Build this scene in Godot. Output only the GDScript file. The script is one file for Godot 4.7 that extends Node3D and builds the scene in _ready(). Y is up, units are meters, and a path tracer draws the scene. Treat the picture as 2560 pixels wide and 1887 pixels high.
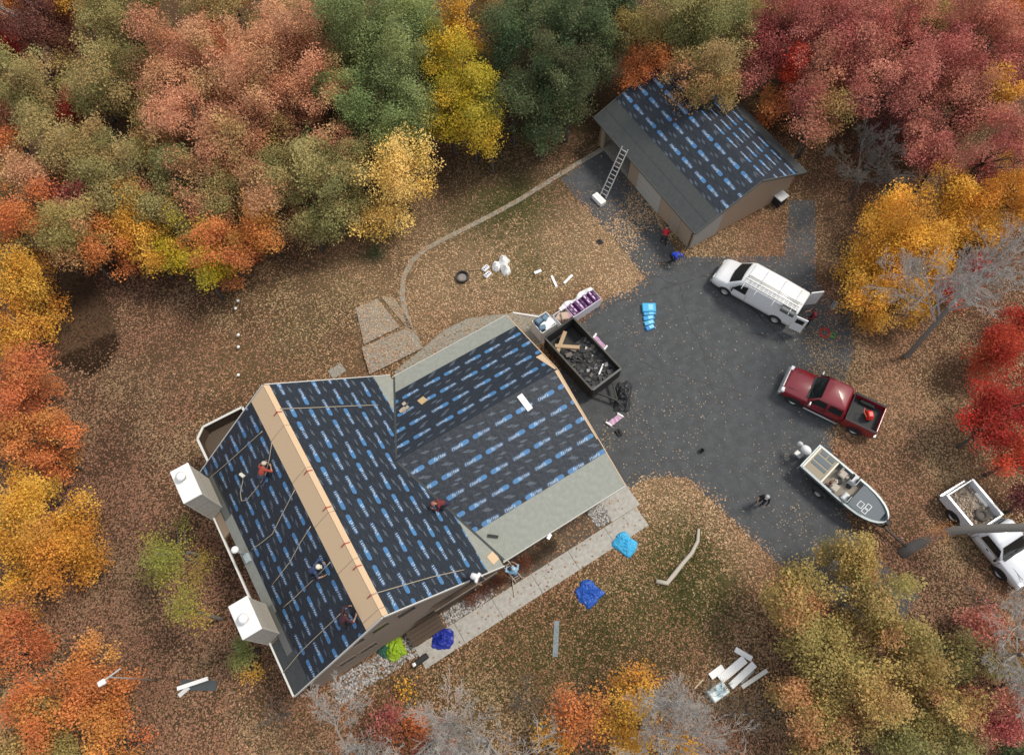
extends Node3D
# World axes follow the house: +x runs along the wing's ridge, +z along the main ridge, y is up, metres.
const CAM_H := 40.5
const F := 1807.65           # focal length in photograph pixels (2560 wide)
const RX := Vector3(0.85177412, -0.01163199, 0.52378006)
const RY := Vector3(-0.48184187, -0.40990639, 0.77447089)
const RZ := Vector3(0.20569215, -0.91205343, -0.35475243)
# house, measured from the photograph
const ZA := -18.43
const ZB := -5.88
const XR := -3.26
const HR := 8.59
const XE := 2.585
const HE := 2.88
const XL := -8.95
const HL := 3.25
const ZN := -18.31
const ZS := -6.1
const HW := 2.74
const XW := 10.34
const ZW := -12.92
const HWR := 4.97

var rng := RandomNumberGenerator.new()
var mats := {}
var taken := {}
var leaf_mesh := {}
var head_mesh: ArrayMesh
var hand_mesh: ArrayMesh
var zone_w := 512
var zone_x0 := -45.0
var zone_z0 := -85.0
var zone_s := 130.0
var z_green := PackedFloat32Array()
var z_gold := PackedFloat32Array()
var z_dark := PackedFloat32Array()


func _ready() -> void:
	rng.seed = 11
	set_view_and_light()
	make_materials()
	make_zones()
	build_ground()
	build_paving()
	build_house()
	build_garage()
	build_woods()
	build_vehicles()
	build_yard_things()
	build_roof_things()
	build_people()
	scatter_leaves()


# ------------------------------------------------------------------ camera, sky, sun
func set_view_and_light() -> void:
	var cam := Camera3D.new()
	cam.name = "camera"
	cam.transform = Transform3D(Basis(RX, -RY, -RZ), Vector3(0, CAM_H, 0))
	cam.fov = 55.13
	cam.near = 0.1
	cam.far = 600.0
	add_child(cam)
	cam.current = true
	var sky_m := ProceduralSkyMaterial.new()
	sky_m.sky_top_color = Color(0.90, 0.92, 0.95)
	sky_m.sky_horizon_color = Color(0.80, 0.83, 0.86)
	sky_m.sky_curve = 0.2
	sky_m.ground_bottom_color = Color(0.2, 0.17, 0.14)
	sky_m.ground_horizon_color = Color(0.5, 0.5, 0.5)
	sky_m.sun_angle_max = 2.0
	sky_m.sky_energy_multiplier = 0.74
	var sky := Sky.new()
	sky.sky_material = sky_m
	var env := Environment.new()
	env.background_mode = Environment.BG_SKY
	env.sky = sky
	env.tonemap_mode = Environment.TONE_MAPPER_LINEAR
	env.tonemap_exposure = 2.0
	env.ambient_light_source = Environment.AMBIENT_SOURCE_SKY
	env.sdfgi_enabled = true
	env.ssao_enabled = true
	env.ssil_enabled = true
	var we := WorldEnvironment.new()
	we.name = "environment"
	we.environment = env
	add_child(we)
	var sun := DirectionalLight3D.new()
	sun.name = "sun"
	sun.light_color = Color(1.0, 0.965, 0.91)
	sun.light_energy = 0.5
	sun.light_angular_distance = 14.0
	sun.shadow_enabled = true
	add_child(sun)
	sun.look_at_from_position(Vector3(33, 50, 5), Vector3.ZERO, Vector3.UP)


# ------------------------------------------------------------------ pixel -> place
func ray(px: float, py: float) -> Vector3:
	return RX * (px - 1280.0) + RY * (py - 943.5) + RZ * F


func g(px: float, py: float, h := 0.0) -> Vector3:
	var d := ray(px, py)
	var t := (h - CAM_H) / d.y
	return Vector3(d.x * t, h, d.z * t)


func on_plane(px: float, py: float, p0: Vector3, n: Vector3) -> Vector3:
	var d := ray(px, py)
	var c := Vector3(0, CAM_H, 0)
	return c + d * ((p0 - c).dot(n) / d.dot(n))


func on_roof(px: float, py: float, which: String, lift := 0.0) -> Vector3:
	var a: Vector3
	var b: Vector3
	var along := Vector3(0, 0, 1)
	if which == "ml":
		a = Vector3(XR, HR, 0)
		b = Vector3(XL, HL, 0)
	elif which == "mr":
		a = Vector3(XR, HR, 0)
		b = Vector3(XE, HE, 0)
	elif which == "ws":
		a = Vector3(0, HWR, ZW)
		b = Vector3(0, HW, ZS)
		along = Vector3(1, 0, 0)
	elif which == "wn":
		a = Vector3(0, HWR, ZW)
		b = Vector3(0, HW, ZN)
		along = Vector3(1, 0, 0)
	else:
		a = Vector3(GR, GHR, 0)
		b = Vector3(GX0, GH, 0)
	var n := (b - a).cross(along).normalized()
	if n.y < 0:
		n = -n
	return on_plane(px, py, a + n * lift, n)


func roof_y(x: float, z: float) -> float:
	var y := 0.0
	if x > XL and x < XE and z > ZA and z < ZB:
		y = lerpf(HR, HE, (x - XR) / (XE - XR)) if x > XR else lerpf(HR, HL, (XR - x) / (XR - XL))
	if x > XR and x < XW and z > ZN and z < ZS:
		y = maxf(y, lerpf(HWR, HW, (z - ZW) / (ZS - ZW)) if z > ZW else lerpf(HWR, HW, (ZW - z) / (ZW - ZN)))
	return y


# ------------------------------------------------------------------ nodes
func numbered(n: String) -> String:
	if not taken.has(n):
		taken[n] = 0
		return n
	taken[n] += 1
	return "%s_%03d" % [n, taken[n]]


func tag(o: Node, label: String, category: String, group := "") -> void:
	o.set_meta("label", label)
	o.set_meta("category", category)
	if group:
		o.set_meta("group", group)


func thing(called: String, label: String, category: String, at := Vector3.ZERO, turn := 0.0, group := "") -> Node3D:
	var o := Node3D.new()
	o.name = numbered(called)
	add_child(o)
	o.position = at
	o.rotation.y = turn
	tag(o, label, category, group)
	return o


# a part whose mesh is in its thing's own axes
func part(called: String, st: SurfaceTool, m: Material, parent: Node) -> MeshInstance3D:
	var o := MeshInstance3D.new()
	o.name = called if parent != self else numbered(called)
	o.mesh = st.commit()
	o.material_override = m
	parent.add_child(o, true)
	return o


# a part whose mesh is in world axes, under an unturned thing
func wpart(called: String, st: SurfaceTool, m: Material, parent: Node3D, root: Node3D) -> MeshInstance3D:
	var o := part(called, st, m, parent)
	if parent == root:
		o.position = -root.position
	return o


func setting(called: String, st: SurfaceTool, m: Material) -> MeshInstance3D:
	var o := part(called, st, m, self)
	o.set_meta("kind", "structure")
	return o


# ------------------------------------------------------------------ shapes
func mb(smooth := false) -> SurfaceTool:
	var st := SurfaceTool.new()
	st.begin(Mesh.PRIMITIVE_TRIANGLES)
	st.set_smooth_group(0 if smooth else -1)
	return st


func tri(st: SurfaceTool, a: Vector3, b: Vector3, c: Vector3) -> void:
	st.add_vertex(a)
	st.add_vertex(c)
	st.add_vertex(b)


# corners counter-clockwise as seen from outside
func quad(st: SurfaceTool, a: Vector3, b: Vector3, c: Vector3, d: Vector3) -> void:
	tri(st, a, b, c)
	tri(st, a, c, d)


func quad_uv(st: SurfaceTool, p: Array, uv: Array) -> void:
	for i in [0, 2, 1, 0, 3, 2]:
		st.set_uv(uv[i])
		st.set_uv2(Vector2(p[i].x + p[i].y * 0.6, p[i].z + p[i].y * 0.3))
		st.add_vertex(p[i])


func done(st: SurfaceTool) -> SurfaceTool:
	st.generate_normals()
	return st


func hexa(st: SurfaceTool, p: Array) -> void:
	# p: 4 bottom corners then 4 top corners, both counter-clockwise from above
	quad(st, p[3], p[2], p[1], p[0])
	quad(st, p[4], p[5], p[6], p[7])
	for i in 4:
		var j := (i + 1) % 4
		quad(st, p[i], p[j], p[4 + j], p[4 + i])


func box(st: SurfaceTool, c: Vector3, s: Vector3, b := Basis.IDENTITY) -> void:
	var p := []
	for y in [-0.5, 0.5]:
		for q in [[-0.5, 0.5], [0.5, 0.5], [0.5, -0.5], [-0.5, -0.5]]:
			p.append(c + b * Vector3(q[0] * s.x, y * s.y, q[1] * s.z))
	hexa(st, p)


# a box whose upper edges are bevelled
func bbox(st: SurfaceTool, c: Vector3, s: Vector3, r: float, b := Basis.IDENTITY) -> void:
	var rings := []
	for l in [[-0.5 * s.y, 0.0], [0.5 * s.y - r, 0.0], [0.5 * s.y, r]]:
		var ring := PackedVector3Array()
		var hx: float = s.x * 0.5 - l[1]
		var hz: float = s.z * 0.5 - l[1]
		var k: float = r * 0.7
		for q in [[-hx + k, hz], [hx - k, hz], [hx, hz - k], [hx, -hz + k], [hx - k, -hz], [-hx + k, -hz], [-hx, -hz + k], [-hx, hz - k]]:
			ring.append(c + b * Vector3(q[0], l[0], q[1]))
		rings.append(ring)
	loft(st, rings, true)


# rings of equal length, each counter-clockwise as seen from the side the loft grows to
func loft(st: SurfaceTool, rings: Array, caps := true, closed := true) -> void:
	var n: int = rings[0].size()
	for i in rings.size() - 1:
		for j in (n if closed else n - 1):
			var k := (j + 1) % n
			quad(st, rings[i][j], rings[i][k], rings[i + 1][k], rings[i + 1][j])
	if caps:
		for j in range(1, n - 1):
			tri(st, rings[0][0], rings[0][j + 1], rings[0][j])
			var l: PackedVector3Array = rings[-1]
			tri(st, l[0], l[j], l[j + 1])


func tube(st: SurfaceTool, pts: Array, radii: Array, sides := 6) -> void:
	var rings := []
	var prev := Vector3.ZERO
	for i in pts.size():
		var d: Vector3 = (pts[mini(i + 1, pts.size() - 1)] - pts[maxi(i - 1, 0)]).normalized()
		var u := prev - d * prev.dot(d)
		if u.length() < 0.01:
			u = d.cross(Vector3(0.31, 0.2, 0.93) if absf(d.y) > 0.7 else Vector3.UP)
		u = u.normalized()
		prev = u
		var v := d.cross(u)
		var ring := PackedVector3Array()
		var r: float = radii[i] if radii.size() > 1 else radii[0]
		for k in sides:
			var a := TAU * k / sides
			ring.append(pts[i] + (u * cos(a) + v * sin(a)) * r)
		rings.append(ring)
	loft(st, rings, true)


# profile of [radius, height] turned round an axis through c
func lathe(st: SurfaceTool, prof: Array, c: Vector3, b := Basis.IDENTITY, sides := 16) -> void:
	var rings := []
	for p in prof:
		var ring := PackedVector3Array()
		for k in sides:
			var a := -TAU * k / sides
			ring.append(c + b * Vector3(cos(a) * p[0], p[1], sin(a) * p[0]))
		rings.append(ring)
	loft(st, rings, true)


# flat outline (world x,z), upper face at y, given thickness
func slab(st: SurfaceTool, pts: Array, y: float, thick: float) -> void:
	var flat := PackedVector2Array()
	for p in pts:
		flat.append(Vector2(p.x, p.z))
	if Geometry2D.is_polygon_clockwise(flat):
		flat.reverse()
	var ids := Geometry2D.triangulate_polygon(flat)
	for i in range(0, ids.size(), 3):
		var v := []
		for k in 3:
			v.append(Vector3(flat[ids[i + k]].x, y, flat[ids[i + k]].y))
		if (v[1] - v[0]).cross(v[2] - v[0]).y > 0:
			tri(st, v[0], v[1], v[2])
		else:
			tri(st, v[0], v[2], v[1])
	if thick > 0:
		for i in flat.size():
			var a := flat[i]
			var b := flat[(i + 1) % flat.size()]
			quad(st, Vector3(a.x, y, a.y), Vector3(b.x, y, b.y), Vector3(b.x, y - thick, b.y), Vector3(a.x, y - thick, a.y))


func px_list(list: Array, h := 0.0) -> Array:
	var out := []
	for p in list:
		out.append(g(p[0], p[1], h))
	return out


# ------------------------------------------------------------------ materials (colours are linear, real-world values)
func mat(r: float, gg: float, b: float, rough := 0.8, metal := 0.0) -> StandardMaterial3D:
	var key := "%s %s %s %s %s" % [r, gg, b, rough, metal]
	if mats.has(key):
		return mats[key]
	var m := StandardMaterial3D.new()
	m.albedo_color = Color(r, gg, b).linear_to_srgb()
	m.roughness = rough
	m.metallic = metal
	mats[key] = m
	return m


func noise_tex(c0: Color, c1: Color, freq: float, seed_: int, octaves := 4, size := 512) -> NoiseTexture2D:
	var n := FastNoiseLite.new()
	n.seed = seed_
	n.frequency = freq
	n.fractal_octaves = octaves
	n.noise_type = FastNoiseLite.TYPE_SIMPLEX_SMOOTH
	var t := NoiseTexture2D.new()
	t.width = size
	t.height = size
	t.seamless = true
	t.noise = n
	var ramp := Gradient.new()
	ramp.set_color(0, c0.linear_to_srgb())
	ramp.set_color(1, c1.linear_to_srgb())
	t.color_ramp = ramp
	return t


# mottled material, pattern repeats every tile metres
func mottled(c0: Color, c1: Color, tile: float, freq: float, rough := 0.9, seed_ := 1, octaves := 5) -> StandardMaterial3D:
	var m := StandardMaterial3D.new()
	m.albedo_texture = noise_tex(c0, c1, freq, seed_, octaves)
	m.uv1_triplanar = true
	m.uv1_world_triplanar = true
	m.uv1_scale = Vector3.ONE / tile
	m.roughness = rough
	return m


func make_materials() -> void:
	mats.asphalt = mottled(Color(0.055, 0.059, 0.063), Color(0.088, 0.093, 0.098), 3.1, 0.05, 0.85, 3)
	mats.asphalt.detail_enabled = true
	mats.asphalt.detail_blend_mode = BaseMaterial3D.BLEND_MODE_MUL
	mats.asphalt.detail_albedo = noise_tex(Color(0.62, 0.62, 0.63), Color(1, 1, 1), 0.008, 9, 5)
	mats.concrete = mottled(Color(0.30, 0.285, 0.255), Color(0.42, 0.40, 0.365), 2.7, 0.016, 0.9, 5)
	mats.old_concrete = mottled(Color(0.17, 0.155, 0.125), Color(0.34, 0.315, 0.26), 1.9, 0.02, 0.95, 6)
	mats.membrane = mottled(Color(0.215, 0.225, 0.20), Color(0.29, 0.30, 0.265), 2.2, 0.012, 0.75, 7)
	mats.dark_membrane = mottled(Color(0.035, 0.04, 0.042), Color(0.06, 0.066, 0.068), 2.2, 0.012, 0.8, 8)
	mats.old_membrane = mottled(Color(0.034, 0.039, 0.041), Color(0.055, 0.06, 0.059), 2.2, 0.012, 0.75, 28)
	mats.osb = mottled(Color(0.46, 0.31, 0.18), Color(0.70, 0.53, 0.36), 0.9, 0.04, 0.85, 10, 3)
	mats.siding = mottled(Color(0.24, 0.19, 0.15), Color(0.30, 0.245, 0.195), 1.6, 0.02, 0.9, 11)
	mats.stucco = mottled(Color(0.34, 0.31, 0.265), Color(0.47, 0.44, 0.385), 1.7, 0.02, 0.95, 12)
	mats.brown = mottled(Color(0.05, 0.032, 0.022), Color(0.10, 0.068, 0.045), 0.8, 0.02, 0.8, 13)
	mats.bark = mottled(Color(0.055, 0.047, 0.04), Color(0.12, 0.106, 0.09), 0.7, 0.03, 0.95, 14)
	mats.pale_bark = mottled(Color(0.13, 0.118, 0.105), Color(0.25, 0.23, 0.21), 0.7, 0.03, 0.95, 15)
	mats.twig = mottled(Color(0.27, 0.25, 0.23), Color(0.44, 0.41, 0.385), 0.7, 0.03, 0.95, 19)
	mats.dull_twig = mottled(Color(0.09, 0.08, 0.07), Color(0.17, 0.155, 0.14), 0.7, 0.03, 0.95, 20)
	mats.soil = mottled(Color(0.022, 0.015, 0.011), Color(0.06, 0.042, 0.030), 1.3, 0.03, 1.0, 16)
	mats.mulch = mottled(Color(0.06, 0.045, 0.032), Color(0.14, 0.105, 0.075), 0.9, 0.04, 1.0, 17)
	mats.white = mat(0.78, 0.78, 0.77, 0.55)
	mats.trim = mat(0.56, 0.55, 0.52, 0.6)
	mats.glass = mat(0.012, 0.015, 0.016, 0.06)
	mats.house_glass = mat(0.012, 0.014, 0.016, 0.2)
	mats.house_glass.metallic_specular = 0.12
	mats.black = mat(0.018, 0.018, 0.019, 0.7)
	mats.rubber = mat(0.02, 0.02, 0.021, 0.85)
	mats.steel = mat(0.42, 0.43, 0.44, 0.4, 0.6)
	mats.rope = mat(0.36, 0.31, 0.24, 0.95)
	for k in ["leaf", "ground_leaf"]:
		var m := StandardMaterial3D.new()
		m.vertex_color_use_as_albedo = true
		m.roughness = 0.75
		m.metallic_specular = 0.25
		m.cull_mode = BaseMaterial3D.CULL_DISABLED
		if k == "leaf":
			m.backlight_enabled = true
			m.backlight = Color(0.7, 0.7, 0.7)
		mats[k] = m
	var p := StandardMaterial3D.new()
	p.vertex_color_use_as_albedo = true
	p.roughness = 0.85
	mats.painted = p
	mats.print = underlay()
	for c in [["van_paint", 0.72, 0.73, 0.74], ["red_paint", 0.20, 0.008, 0.018], ["truck_paint", 0.62, 0.64, 0.68]]:
		var v := StandardMaterial3D.new()
		v.albedo_color = Color(c[1], c[2], c[3]).linear_to_srgb()
		v.roughness = 0.35
		v.clearcoat_enabled = true
		v.clearcoat = 0.6
		v.clearcoat_roughness = 0.15
		mats[c[0]] = v


# printed roofing underlay: one printed row per course, marks 1.33 m apart, the ends alternating
func underlay() -> StandardMaterial3D:
	var w := 1064
	var h := 400
	var im := Image.create(w, h, false, Image.FORMAT_RGB8)
	var base := Color(0.095, 0.135, 0.185)
	im.fill(base)
	var r := RandomNumberGenerator.new()
	r.seed = 5
	for i in 5200:
		var k := r.randf_range(0.75, 1.22)
		im.fill_rect(Rect2i(r.randi() % w, r.randi() % h, 1 + r.randi() % 12, 1), Color(base.r * k, base.g * k, base.b * k))
	# small lines of lettering
	var grey := Color(0.47, 0.52, 0.58)
	for line in [[128, 5], [268, 5], [64, 5], [332, 5]]:
		var x := r.randi() % 60
		while x < w:
			for l in 5 + r.randi() % 12:
				im.fill_rect(Rect2i(x, line[0] + r.randi() % 2, 4, line[1] * 2 - r.randi() % 4), Color(0.22, 0.26, 0.31))
				x += 7
			x += 30 + r.randi() % 120
	# paired short blocks of lettering halfway between the large marks
	for k in 4:
		var bx := 326 + (k % 2) * 532
		var by := 8 if k < 2 else 352
		for row in 2:
			var xx: int = (bx - 60 + row * 34 + r.randi() % 20) % w
			for l in 11:
				im.fill_rect(Rect2i((xx + l * 11) % w, by + row * 24, 8, 16 - r.randi() % 5), grey)
				im.fill_rect(Rect2i((xx + l * 11 + 2) % w, by + row * 24 + 5, 3, 4), base)
	# the large marks: a blue lozenge at one end and pale slanted lettering
	for k in 2:
		var x0 := 60 + k * 532
		var y0 := 152
		var wide := 430
		var tall := 92
		var blue := Color(0.28, 0.48, 0.67)
		var deep := Color(0.17, 0.28, 0.40)
		for y in tall:
			var t := (y - tall * 0.5) / (tall * 0.5)
			var inset := int(tall * 0.5 * (1.0 - sqrt(1.0 - t * t)))
			im.fill_rect(Rect2i(x0 + inset, y0 + y, wide - 2 * inset, 1), deep)
			var b0 := x0 + inset if k == 0 else x0 + int(wide * 0.52)
			var b1 := x0 + int(wide * 0.48) if k == 0 else x0 + wide - inset
			im.fill_rect(Rect2i(b0, y0 + y, b1 - b0, 1), blue)
		var pale := Color(0.66, 0.73, 0.81)
		var shapes := [[[0, 0, 13, 62], [0, 0, 36, 13], [0, 26, 28, 12]], [[0, 16, 13, 46], [0, 16, 34, 11], [0, 34, 34, 10], [0, 51, 34, 11], [24, 16, 11, 26]], [[10, 0, 13, 62]], [[10, 0, 13, 62], [0, 14, 34, 11]], [[0, 16, 13, 46], [0, 16, 34, 11], [0, 34, 34, 10], [0, 51, 34, 11]], [[0, 16, 13, 46], [23, 16, 13, 46], [0, 34, 36, 11]]]
		for l in 6:
			var lx := x0 + 120 + l * 44 + (10 if k == 0 else -104)
			for s in shapes[(l + k * 2) % 6]:
				for y in s[3]:
					im.fill_rect(Rect2i(lx + s[0] + int((62 - s[1] - y) * 0.25), y0 + 15 + s[1] + y, s[2], 1), pale)
	var m := StandardMaterial3D.new()
	m.albedo_texture = ImageTexture.create_from_image(im)
	m.uv1_scale = Vector3(1.0 / 2.66, 1.0, 1)
	m.roughness = 0.6
	m.metallic_specular = 0.5
	m.detail_enabled = true
	m.detail_blend_mode = BaseMaterial3D.BLEND_MODE_MUL
	m.detail_albedo = noise_tex(Color(0.7, 0.7, 0.71), Color(1, 1, 1), 0.012, 33, 5)
	m.detail_uv_layer = BaseMaterial3D.DETAIL_UV_2
	m.uv2_scale = Vector3(0.21, 0.21, 1)
	var wr := FastNoiseLite.new()
	wr.seed = 34
	wr.frequency = 0.011
	wr.fractal_octaves = 3
	var wt := NoiseTexture2D.new()
	wt.width = 512
	wt.height = 256
	wt.seamless = true
	wt.as_normal_map = true
	wt.bump_strength = 6.0
	wt.noise = wr
	m.normal_enabled = true
	m.normal_texture = wt
	m.normal_scale = 0.55
	return m


# ------------------------------------------------------------------ ground cover: where it is grassy, gold with leaves, dark brown
func make_zones() -> void:
	var n := zone_w * zone_w
	z_green.resize(n)
	z_gold.resize(n)
	z_dark.resize(n)
	# photo x, y, radius in metres, grass, gold, dark
	var splats := [
		[560, 1010, 4, 0.25, 0, 0.0], [760, 840, 6, 0.35, 0.15, 0], [880, 690, 5, 0.1, 0.35, 0], [1290, 500, 2.2, 0.75, 0.2, 0], [1190, 545, 2.4, 0.65, 0.2, 0], [1110, 700, 5, 0.1, 0.75, 0], [1250, 640, 4, 0.25, 0.75, 0], [1380, 620, 4, 0.12, 0.85, 0],
		[1500, 590, 3.0, 0, 1.0, 0], [1550, 690, 2.5, 0, 1.0, 0], [1330, 690, 2.5, 0.3, 0.6, 0], [1640, 520, 2.2, 0, 1.0, 0], [1800, 600, 2.5, 0, 0.85, 0], [1640, 1260, 3.0, 0.1, 0.9, 0], [1760, 1290, 2.0, 0.1, 0.8, 0],
		[1700, 1330, 2.2, 0.7, 0.1, 0], [1760, 1470, 2.4, 0.95, 0, 0], [1660, 1440, 2.6, 0.6, 0.15, 0], [1480, 1560, 3.2, 0.55, 0.1, 0], [1560, 1640, 3.0, 0.45, 0, 0.1], [1340, 1620, 3.0, 0.6, 0, 0.1], [1210, 1690, 3.0, 0.35, 0, 0.2], [1860, 1380, 2.4, 0.1, 0.6, 0],
		[1000, 1720, 2.0, 0.5, 0, 0.3], [1640, 1660, 3.0, 0.25, 0, 0.2], [1760, 1600, 3.0, 0.25, 0, 0.3], [1900, 1760, 4, 0.0, 0, 0.55], [2100, 1400, 3.5, 0.0, 0, 0.55], [2330, 1420, 5, 0.1, 0, 0.6], [2230, 1180, 4, 0.1, 0.15, 0.3], [2230, 1000, 4, 0.0, 0.4, 0.1],
		[2160, 820, 4, 0, 0.2, 0.4], [2080, 600, 4, 0, 0.2, 0.4], [1350, 470, 4, 0.15, 0.2, 0.55], [1240, 440, 3, 0.4, 0, 0.5], [1150, 470, 4, 0.1, 0.15, 0.6], [1400, 330, 5, 0.25, 0, 0.8], [1180, 640, 1, 0.0, 0.5, 0],
		[330, 690, 5, 0, 0, 0.6], [420, 900, 4, 0.05, 0, 0.4], [250, 1120, 5, 0, 0, 0.6], [300, 1400, 5, 0, 0, 0.7], [420, 1620, 5, 0.05, 0, 0.55], [560, 1780, 5, 0.15, 0, 0.3], [300, 1750, 5, 0.0, 0, 0.7], [600, 1500, 3, 0.0, 0, 0.6], [780, 1780, 4, 0.2, 0, 0.4],
		[400, 300, 14, 0.1, 0, 1.1], [900, 150, 12, 0.1, 0, 1.1], [2100, 150, 14, 0.1, 0, 1.1], [1500, 80, 10, 0.1, 0, 1.1], [100, 500, 9, 0.05, 0, 1.0], [90, 1250, 8, 0, 0, 0.8], [1500, 1800, 5, 0.05, 0, 0.5], [2300, 1750, 7, 0.05, 0, 0.8], [2400, 700, 7, 0.05, 0, 0.8]]
	for s in splats:
		var c := g(s[0], s[1])
		var r: float = s[2]
		var k := zone_s / zone_w
		var reach := int(r * 1.9 / k)
		var ci := int((c.x - zone_x0) / k)
		var cj := int((c.z - zone_z0) / k)
		for j in range(maxi(0, cj - reach), mini(zone_w, cj + reach + 1)):
			for i in range(maxi(0, ci - reach), mini(zone_w, ci + reach + 1)):
				var dx := (i - ci) * k / r
				var dz := (j - cj) * k / r
				var w := exp(-1.3 * (dx * dx + dz * dz))
				if w < 0.02:
					continue
				var at := j * zone_w + i
				z_green[at] += s[3] * w * 0.82
				z_gold[at] += s[4] * w
				z_dark[at] += s[5] * w * 0.85


var dark_patch := PackedVector2Array()  # outline of a darker patch of ground and leaves


func zone(x: float, z: float) -> Vector3:
	var k := zone_s / zone_w
	var i := clampi(int((x - zone_x0) / k), 0, zone_w - 1)
	var j := clampi(int((z - zone_z0) / k), 0, zone_w - 1)
	var at := j * zone_w + i
	return Vector3(minf(z_green[at], 1.0), minf(z_gold[at], 1.0), minf(z_dark[at], 1.0))


func build_ground() -> void:
	for q in [[130, 690], [215, 665], [262, 690], [285, 760], [296, 860], [270, 912], [215, 945], [150, 925], [60, 880], [60, 760]]:
		var c := g(q[0], q[1])
		dark_patch.append(Vector2(c.x, c.z))
	var im := Image.create(zone_w, zone_w, false, Image.FORMAT_RGB8)
	var n1 := FastNoiseLite.new()
	n1.seed = 4
	n1.frequency = 0.03
	n1.fractal_octaves = 4
	for j in zone_w:
		for i in zone_w:
			var at := j * zone_w + i
			var v := n1.get_noise_2d(i, j)
			var gr := clampf(z_green[at] * (1.0 + v * 1.6), 0.0, 1.0)
			var go := clampf(z_gold[at] * (1.0 + v * 0.8), 0.0, 1.0)
			var da := clampf(z_dark[at] * (1.0 + v * 0.6), 0.0, 1.0)
			var c := Vector3(0.17, 0.102, 0.06) * (1.0 + v * 0.6)
			c = c.lerp(Vector3(0.35, 0.245, 0.145), go * 0.85)
			c = c.lerp(Vector3(0.085, 0.055, 0.038), da * 0.75)
			c = c.lerp(Vector3(0.10, 0.105, 0.038), gr * 0.8)
			var wx := zone_x0 + (i + 0.5) * zone_s / zone_w
			var wz := zone_z0 + (j + 0.5) * zone_s / zone_w
			if wx < 0.0 and wz > -32.0 and wz < -10.0 and Geometry2D.is_point_in_polygon(Vector2(wx + v * 0.8, wz - v * 0.8), dark_patch):
				c *= 0.3   # ground colour much darker inside this outline
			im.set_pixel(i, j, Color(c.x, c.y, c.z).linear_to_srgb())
	var m := StandardMaterial3D.new()
	m.albedo_texture = ImageTexture.create_from_image(im)
	m.roughness = 1.0
	m.metallic_specular = 0.1
	m.detail_enabled = true
	m.detail_blend_mode = BaseMaterial3D.BLEND_MODE_MUL
	m.detail_albedo = noise_tex(Color(0.34, 0.32, 0.31), Color(1, 1, 1), 0.07, 21, 4)
	m.detail_uv_layer = BaseMaterial3D.DETAIL_UV_2
	m.uv2_scale = Vector3(1 / 3.3, 1 / 3.3, 1)
	var st := mb()
	var big := 320.0
	var p := [Vector3(-big, 0, big), Vector3(big, 0, big), Vector3(big, 0, -big), Vector3(-big, 0, -big)]
	for i in [0, 2, 1, 0, 3, 2]:
		st.set_uv(Vector2((p[i].x - zone_x0) / zone_s, (p[i].z - zone_z0) / zone_s))
		st.set_uv2(Vector2(p[i].x, p[i].z))
		st.add_vertex(p[i])
	setting("ground", done(st), m)


const DRIVE := [[1402, 448], [1500, 375], [1530, 372], [1560, 420], [1640, 540], [1700, 640], [1840, 640], [1960, 640], [1975, 500], [2040, 500], [2040, 700], [2125, 800], [2138, 880], [2112, 960], [2088, 1060], [2080, 1160], [2100, 1240], [2140, 1340], [2225, 1420], [2300, 1490], [2240, 1580], [2130, 1560], [1965, 1430], [1840, 1310], [1725, 1200], [1660, 1192], [1610, 1200], [1580, 1225], [1525, 1235], [1400, 1000], [1390, 880], [1480, 775], [1530, 738], [1580, 722], [1612, 695], [1570, 640], [1530, 590], [1470, 530]]
var drive_poly := PackedVector2Array()
var paved := []


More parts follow.
